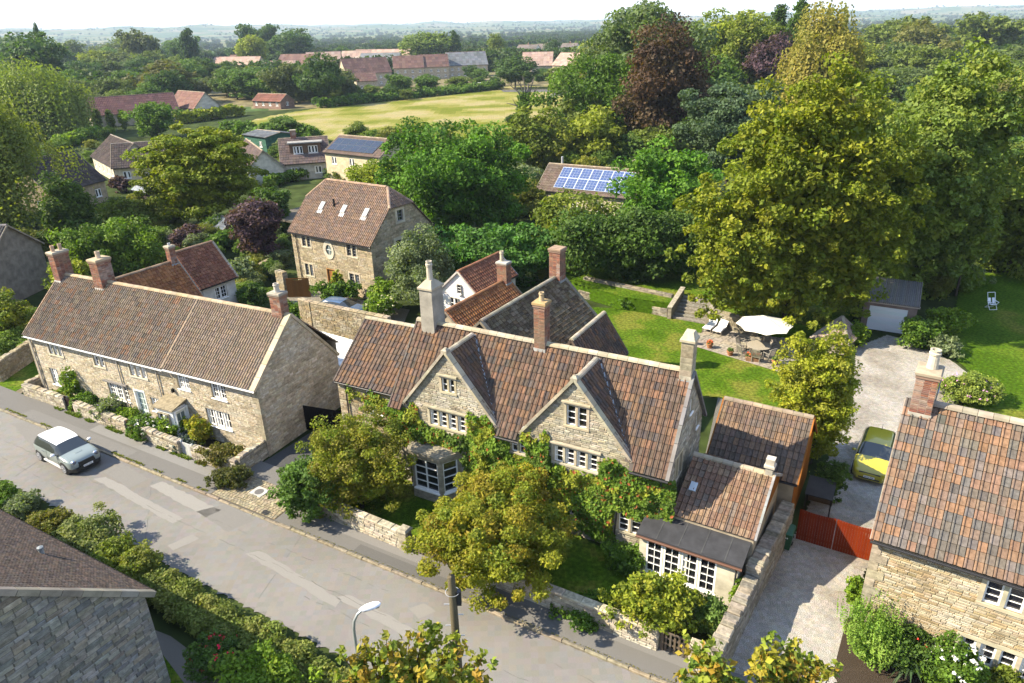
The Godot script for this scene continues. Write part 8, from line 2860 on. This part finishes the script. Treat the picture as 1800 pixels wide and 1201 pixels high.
	for x in [2.3, 5.2, 8.0]:
		var rl := group_node(b, "rooflight")
		rl.transform = Transform3D(rot, Vector3(x, he + sl * 1.75, -1.75))
		var fm := MB.new()
		fm.cbox(Vector3(0, 0, 0.03), Vector3(0.55, 0.85, 0.14), 0.03, Color(0.12, 0.12, 0.12))
		part(rl, "frame", fm, M.metal)
		var pm := MB.new()
		pm.box(Vector3(0.06, 0.07, 0.14), Vector3(0.49, 0.78, 0.146), Color(0.25, 0.3, 0.34))
		part(rl, "pane", pm, M.glass)
		var am := MB.new()
		am.box(Vector3(-0.05, -0.4, 0.07), Vector3(0.6, 0.0, 0.085), Color(0.6, 0.62, 0.64))
		part(rl, "lead_apron", am, M.lead)
	var fl := MB.new()
	fl.tube([Vector3(4.1, he + sl * 1.9, -2.1), Vector3(4.1, he + sl * 1.9 + 0.95, -2.1)], [0.1, 0.1], 8, Color(0.03, 0.03, 0.03))
	part(b, "flue_pipe", fl, M.metal)
	# carport beside it
	var cp := thing("carport", "dark flat roofed carport left of the half hipped house", "carport", at(470, 420), 35.0)
	var cm := MB.new()
	cm.box(Vector3(0, 2.5, -7), Vector3(7.5, 2.7, 0), Color(0.13, 0.11, 0.085))
	part(cp, "flat_roof", cm, M.felt)
	for x in [0.2, 7.3]:
		for z in [-0.2, -6.8]:
			var pm := MB.new()
			pm.box(Vector3(x - 0.08, 0, z - 0.08), Vector3(x + 0.08, 2.5, z + 0.08), Color(0.08, 0.06, 0.05))
			part(cp, "post", pm, M.wood)
	# slate house at the far left
	var lh := thing("slate_roofed_cottage", "grey pantiled cottage at the left edge behind the terrace", "house", at(-118, 545), 6.0)
	var f := gabled(lh, 6.6, 7.0, 4.3, 6.9, {"tiles": TILE_GREY, "wall": Color(0.24, 0.21, 0.17), "holes": {"front": [rect(4.6, 0.8, 1.0, 1.2)]}, "gutter_col": Color(0.5, 0.5, 0.5), "ridge": Color(0.2, 0.19, 0.18)})
	window(lh, f.front, 4.6, 0.8, 1.0, 1.2, 2, 3, 2, {})


func simple_house(called: String, label: String, u0: float, v0: float, u1: float, v1: float, wz: float, he: float, hr: float, o := {}) -> Dictionary:
	var a := at(u0, v0)
	var b := at(u1, v1)
	var d := b - a
	var h := thing(called, label, o.get("category", "house"), a, rad_to_deg(atan2(d.z, d.x)), o.get("group", ""))
	var far := scale_at(a)
	o["tw"] = maxf(0.3, far * 5.5)
	o["tl"] = maxf(0.36, far * 5.5)
	o["kind"] = o.get("kind", "roman")
	o["over"] = 0.25
	var lx := d.length()
	var holes := {"front": [], "right": [], "left": []}
	var list := []
	var floors: int = o.get("floors", 2)
	for side_name in ["front", "right", "left"]:
		var len := lx if side_name == "front" else wz
		var n := maxi(1, int(len / 3.2))
		for fl in floors:
			for i in n:
				var x := len * (i + 0.5) / n - 0.55
				var y := 0.9 + fl * 2.5
				if y + 1.15 > he:
					continue
				if side_name != "front" and i != n / 2:
					continue
				holes[side_name].append(rect(x, y, 1.1, 1.15))
				list.append([side_name, x, y])
	o["holes"] = holes
	var f := gabled(h, lx, wz, he, hr, o)
	for w in list:
		window(h, f[w[0]], w[1], w[2], 1.1, 1.15, 2, 1, 1, {"fw": 0.1, "deep": 0.1, "reveal": o.get("wall", WHITE)})
	if o.get("chimney", -1.0) >= 0.0:
		chimney(h, Vector3(lx * o.chimney, hr - 0.6, -wz / 2), 0.8, 0.6, hr + 1.1, "brick", [[0, 0, 0.14, 0.4]], {})
	f["node"] = h
	f["lx"] = lx
	return f


func panels(h: Node3D, he: float, hr: float, wz: float, x0: float, nx: int, ny: int, w: float, l: float, col: Color, frame: Color, t0 := 0.4) -> void:
	var sl := (hr - he) / (wz / 2)
	var v := Vector3(0, sl, -1).normalized()
	var b := Basis(Vector3.RIGHT, v, Vector3.RIGHT.cross(v))
	for i in nx:
		for j in ny:
			var p := MB.new()
			p.tf = Transform3D(b, Vector3(x0 + i * w, he + 0.02, 0) + v * (t0 + j * l) + b.z * 0.12)
			p.box(Vector3(0.0, 0.0, 0), Vector3(w - 0.04, l - 0.04, 0.04), frame)
			var m := part(h, "solar_panel", p, M.metal)
			for cx in 3:
				for cy in 4:
					var q := MB.new()
					q.tf = p.tf
					var cw := (w - 0.12) / 3
					var cl := (l - 0.12) / 4
					q.box(Vector3(0.04 + cx * cw, 0.04 + cy * cl, 0.041), Vector3(0.04 + (cx + 1) * cw - 0.02, 0.04 + (cy + 1) * cl - 0.02, 0.046), vary(col, 0.06))
					part(m, "solar_cell", q, M.solar)


func build_far_houses() -> void:
	var stone := Color(0.5, 0.43, 0.31)
	var dark := [Color(0.1, 0.08, 0.075), Color(0.12, 0.095, 0.085), Color(0.09, 0.075, 0.07)]
	var pink := [Color(0.42, 0.3, 0.25), Color(0.45, 0.33, 0.27), Color(0.4, 0.28, 0.235)]
	var brown := [Color(0.19, 0.115, 0.1), Color(0.21, 0.13, 0.11), Color(0.17, 0.105, 0.095)]
	var slate := [Color(0.2, 0.21, 0.22), Color(0.23, 0.24, 0.25), Color(0.18, 0.19, 0.2)]
	# solar panel bungalow
	var f := simple_house("solar_bungalow", "cream bungalow with two rows of blue solar panels", 946, 372, 1118, 392, 7.0, 3.0, 5.6, {"tiles": [Color(0.2, 0.15, 0.12), Color(0.23, 0.175, 0.14)], "wall": Color(0.6, 0.53, 0.38), "floors": 1, "chimney": 0.88})
	panels(f.node, 3.0, 5.6, 7.0, f.lx * 0.16, 7, 2, f.lx * 0.105, 1.75, Color(0.05, 0.075, 0.17), Color(0.65, 0.68, 0.72), 0.35)
	var fm := MB.new()
	fm.tube([Vector3(f.lx * 0.12, 5.2, -3.6), Vector3(f.lx * 0.12, 6.6, -3.6)], [0.14, 0.14], 8, Color(0.6, 0.6, 0.6))
	part(f.node, "flue_pipe", fm, M.metal)
	# white gabled house with dark panels
	f = simple_house("panelled_house", "cream house with black solar panels behind the half hipped house", 578, 325, 672, 338, 7.5, 5.2, 7.2, {"tiles": [Color(0.2, 0.15, 0.12), Color(0.22, 0.16, 0.13)], "wall": Color(0.62, 0.53, 0.36)})
	panels(f.node, 5.2, 7.2, 7.5, 0.3, 6, 2, f.lx * 0.14, 1.5, Color(0.02, 0.025, 0.04), Color(0.12, 0.13, 0.15), 0.4)
	# dormer bungalow
	f = simple_house("dormer_bungalow", "dormer bungalow with brown concrete tiles and flat dormer", 500, 318, 582, 312, 8.0, 2.8, 6.2, {"tiles": [Color(0.17, 0.13, 0.12), Color(0.2, 0.15, 0.135)], "wall": Color(0.58, 0.54, 0.46), "floors": 1})
	var dm := MB.new()
	dm.box(Vector3(f.lx * 0.2, 3.4, -3.8), Vector3(f.lx * 0.86, 5.6, -1.4), Color(0.2, 0.13, 0.09))
	var dormer := part(f.node, "dormer", dm, M.tile)
	var dr := MB.new()
	dr.box(Vector3(f.lx * 0.16, 5.6, -4.2), Vector3(f.lx * 0.9, 5.8, -1.1), Color(0.3, 0.29, 0.27))
	part(dormer, "flat_roof", dr, M.felt)
	for k in 2:
		window(dormer, Transform3D(Basis(), Vector3(0, 0, -1.25)), f.lx * (0.27 + 0.32 * k), 4.0, f.lx * 0.2, 1.2, 3, 1, 1, {"fw": 0.1})
	chimney(f.node, Vector3(f.lx * 0.3, 5.4, -4.2), 0.9, 0.7, 7.4, "brick", [])
	f = simple_house("bungalow_wing", "cream gable wing in front of the dormer bungalow", 502, 322, 470, 296, 5.5, 2.8, 5.4, {"tiles": [Color(0.17, 0.13, 0.12), Color(0.2, 0.15, 0.135)], "wall": Color(0.66, 0.62, 0.52), "floors": 1})
	f = simple_house("garden_workshop", "green sided workshop with flat roof above the dormer bungalow", 432, 262, 470, 268, 7.0, 3.0, 3.6, {"tiles": slate, "wall": Color(0.06, 0.14, 0.1), "floors": 1, "category": "outbuilding"})
	# bungalows with dark concrete roofs on the left
	f = simple_house("slate_roofed_bungalow", "dark roofed bungalow half hidden by the hornbeam", 205, 325, 292, 318, 9.0, 2.8, 6.0, {"tiles": dark, "wall": Color(0.6, 0.5, 0.33), "floors": 1, "ridge": Color(0.26, 0.22, 0.19)})
	f = simple_house("slate_roofed_bungalow", "dark roofed bungalow wing facing the round purple bush", 168, 300, 205, 322, 8.0, 2.8, 6.0, {"tiles": dark, "wall": Color(0.62, 0.55, 0.42), "floors": 1, "ridge": Color(0.26, 0.22, 0.19)})
	f = simple_house("slate_roofed_barn", "dark roofed stone barn behind the yew tree", 100, 380, 192, 352, 8.5, 3.2, 7.2, {"tiles": dark, "wall": Color(0.42, 0.34, 0.22), "floors": 1, "ridge": Color(0.1, 0.085, 0.08)})
	f = simple_house("tiled_barn", "long low barn with reddish purple tiles by the willow", 165, 226, 318, 213, 9.0, 3.4, 7.6, {"tiles": [Color(0.2, 0.105, 0.1), Color(0.22, 0.12, 0.11), Color(0.18, 0.1, 0.095)], "wall": Color(0.45, 0.38, 0.27), "floors": 1, "ridge": Color(0.26, 0.17, 0.14)})
	f = simple_house("tiled_barn", "pale ended barn wing at the right of the long barn", 300, 206, 345, 212, 8.0, 3.4, 7.4, {"tiles": [Color(0.23, 0.13, 0.11), Color(0.25, 0.15, 0.12)], "wall": Color(0.6, 0.57, 0.5), "floors": 1})
	f = simple_house("red_shed", "low red tiled shed beside the hedge at the field corner", 446, 190, 494, 192, 6.0, 2.4, 4.4, {"tiles": [Color(0.24, 0.11, 0.08), Color(0.21, 0.1, 0.08)], "wall": Color(0.3, 0.2, 0.16), "floors": 1, "category": "shed"})
	# sheds
	f = simple_house("garden_shed", "little dark shed with pale roof beside the hornbeam", 240, 356, 262, 362, 2.5, 2.0, 2.8, {"tiles": [Color(0.5, 0.52, 0.54)], "wall": Color(0.06, 0.05, 0.045), "floors": 0, "category": "shed"})
	f = simple_house("garden_shed", "orange timber summerhouse with grey felt roof by the hedge", 368, 422, 398, 430, 3.0, 1.9, 2.7, {"tiles": [Color(0.16, 0.18, 0.2)], "kind": "flat", "wall": Color(0.4, 0.22, 0.08), "floors": 0, "category": "shed"})
	f = simple_house("garden_shed", "small felt roofed shed behind the solar panel bungalow", 1082, 285, 1106, 280, 3.0, 2.3, 2.8, {"tiles": [Color(0.12, 0.14, 0.15)], "kind": "flat", "wall": Color(0.2, 0.18, 0.15), "floors": 0, "category": "shed"})
	# the estate beyond the field
	var E := [
		["pale pink roofed house at the left end of the estate", 372, 140, 452, 140, 11, 4.6, 10.5, pink], ["lower pale pink roof joined right of the estate's left end", 452, 140, 520, 138, 10, 4.0, 8.0, pink], ["brown roofed house behind the pale pink estate roofs", 488, 131, 545, 131, 11, 5.0, 10.0, brown], ["pink roofed house beside the tall dark tree", 540, 128, 600, 126, 11, 5.0, 10.5, pink],
		["brown roofed house with broad stone gable at the field corner", 612, 155, 690, 150, 12, 5.0, 10.5, brown], ["low brown roofed lean-to beside the broad gable", 628, 160, 664, 158, 8, 3.0, 5.5, brown], ["brown roofed house in the middle of the estate row", 694, 142, 746, 140, 11, 5.0, 9.8, brown], ["brown roofed house left of the grey slate roof", 740, 140, 790, 138, 11, 5.0, 10.0, brown],
		["grey slate roofed house with white gable in the estate", 790, 137, 858, 134, 12, 5.0, 10.5, slate], ["long pink roofed row at the back of the estate", 620, 118, 742, 118, 11, 5.0, 10.0, pink], ["long grey roof between pink rows of the estate", 632, 125, 700, 124, 10, 5.0, 9.0, slate], ["pink roofed stone house by the football goal, left half", 918, 141, 970, 140, 12, 5.4, 10.5, pink], ["pink roofed stone house by the football goal, right half", 970, 140, 1014, 142, 12, 5.4, 10.0, pink],
		["pink roof half hidden behind the left woods", 600, 119, 650, 118, 10, 5.0, 9.5, pink], ["brown roofed barn below the left pines", 400, 120, 440, 120, 10, 4.0, 8.0, brown],
	]
	for e in E:
		simple_house("estate_house", e[0], e[1], e[2], e[3], e[4], e[5], e[6] + 0.8, e[7] + 1.2, {"tiles": e[8], "wall": stone, "ridge": Color(0.3, 0.2, 0.17)})
	var Wt := [["white hipped house left of three beyond the estate", 905, 106, 938, 106], ["white house in the middle of three beyond the estate", 938, 104, 972, 104], ["white house right of three beyond the estate", 982, 103, 1008, 103]]
	for w in Wt:
		simple_house("white_house", w[0], w[1], w[2], w[3], w[4], 12, 6.0, 10.5, {"tiles": [Color(0.16, 0.14, 0.13), Color(0.18, 0.15, 0.14)], "wall": Color(0.72, 0.71, 0.68), "chimney": 0.5})
	# hay meadow
	turf("meadow", pxs([[395, 226], [470, 205], [560, 190], [640, 176], [720, 166], [800, 158], [900, 152], [1010, 150], [1060, 170], [1010, 250], [900, 260], [740, 262], [600, 248], [470, 246]]), 0.03, 1.6, [Color(0.24, 0.27, 0.035), Color(0.36, 0.35, 0.075), Color(0.45, 0.41, 0.13), Color(0.53, 0.45, 0.21)], 0.045)
	for k in 2:
		var a := at(836 + k * 26, 157 - k * 1.0)
		var g := thing("football_goal", ["white goal frame at the far edge of the hay field, left one", "white goal frame at the far edge of the hay field, right one"][k], "goal", a, 0.0, "goals at the field edge")
		var w := 24.0 * scale_at(a)
		for x in [0.0, w]:
			var mb := MB.new()
			mb.tube([Vector3(x, 0, 0), Vector3(x, 2.4, 0)], [0.12, 0.12], 6, WHITE)
			part(g, "post", mb, M.paint)
		for y in [2.4, 1.0]:
			var mb := MB.new()
			mb.tube([Vector3(0, y, 0), Vector3(w, y, 0)], [0.12, 0.12], 6, WHITE)
			part(g, "crossbar", mb, M.paint)
	var tr := MB.new()
	tr.slab(pxs([[880, 158], [985, 157], [1000, 166], [960, 172], [975, 162], [885, 162]]), 0.05, 0.05, Color(0.3, 0.29, 0.28))
	structure("track", tr, M.gravel)
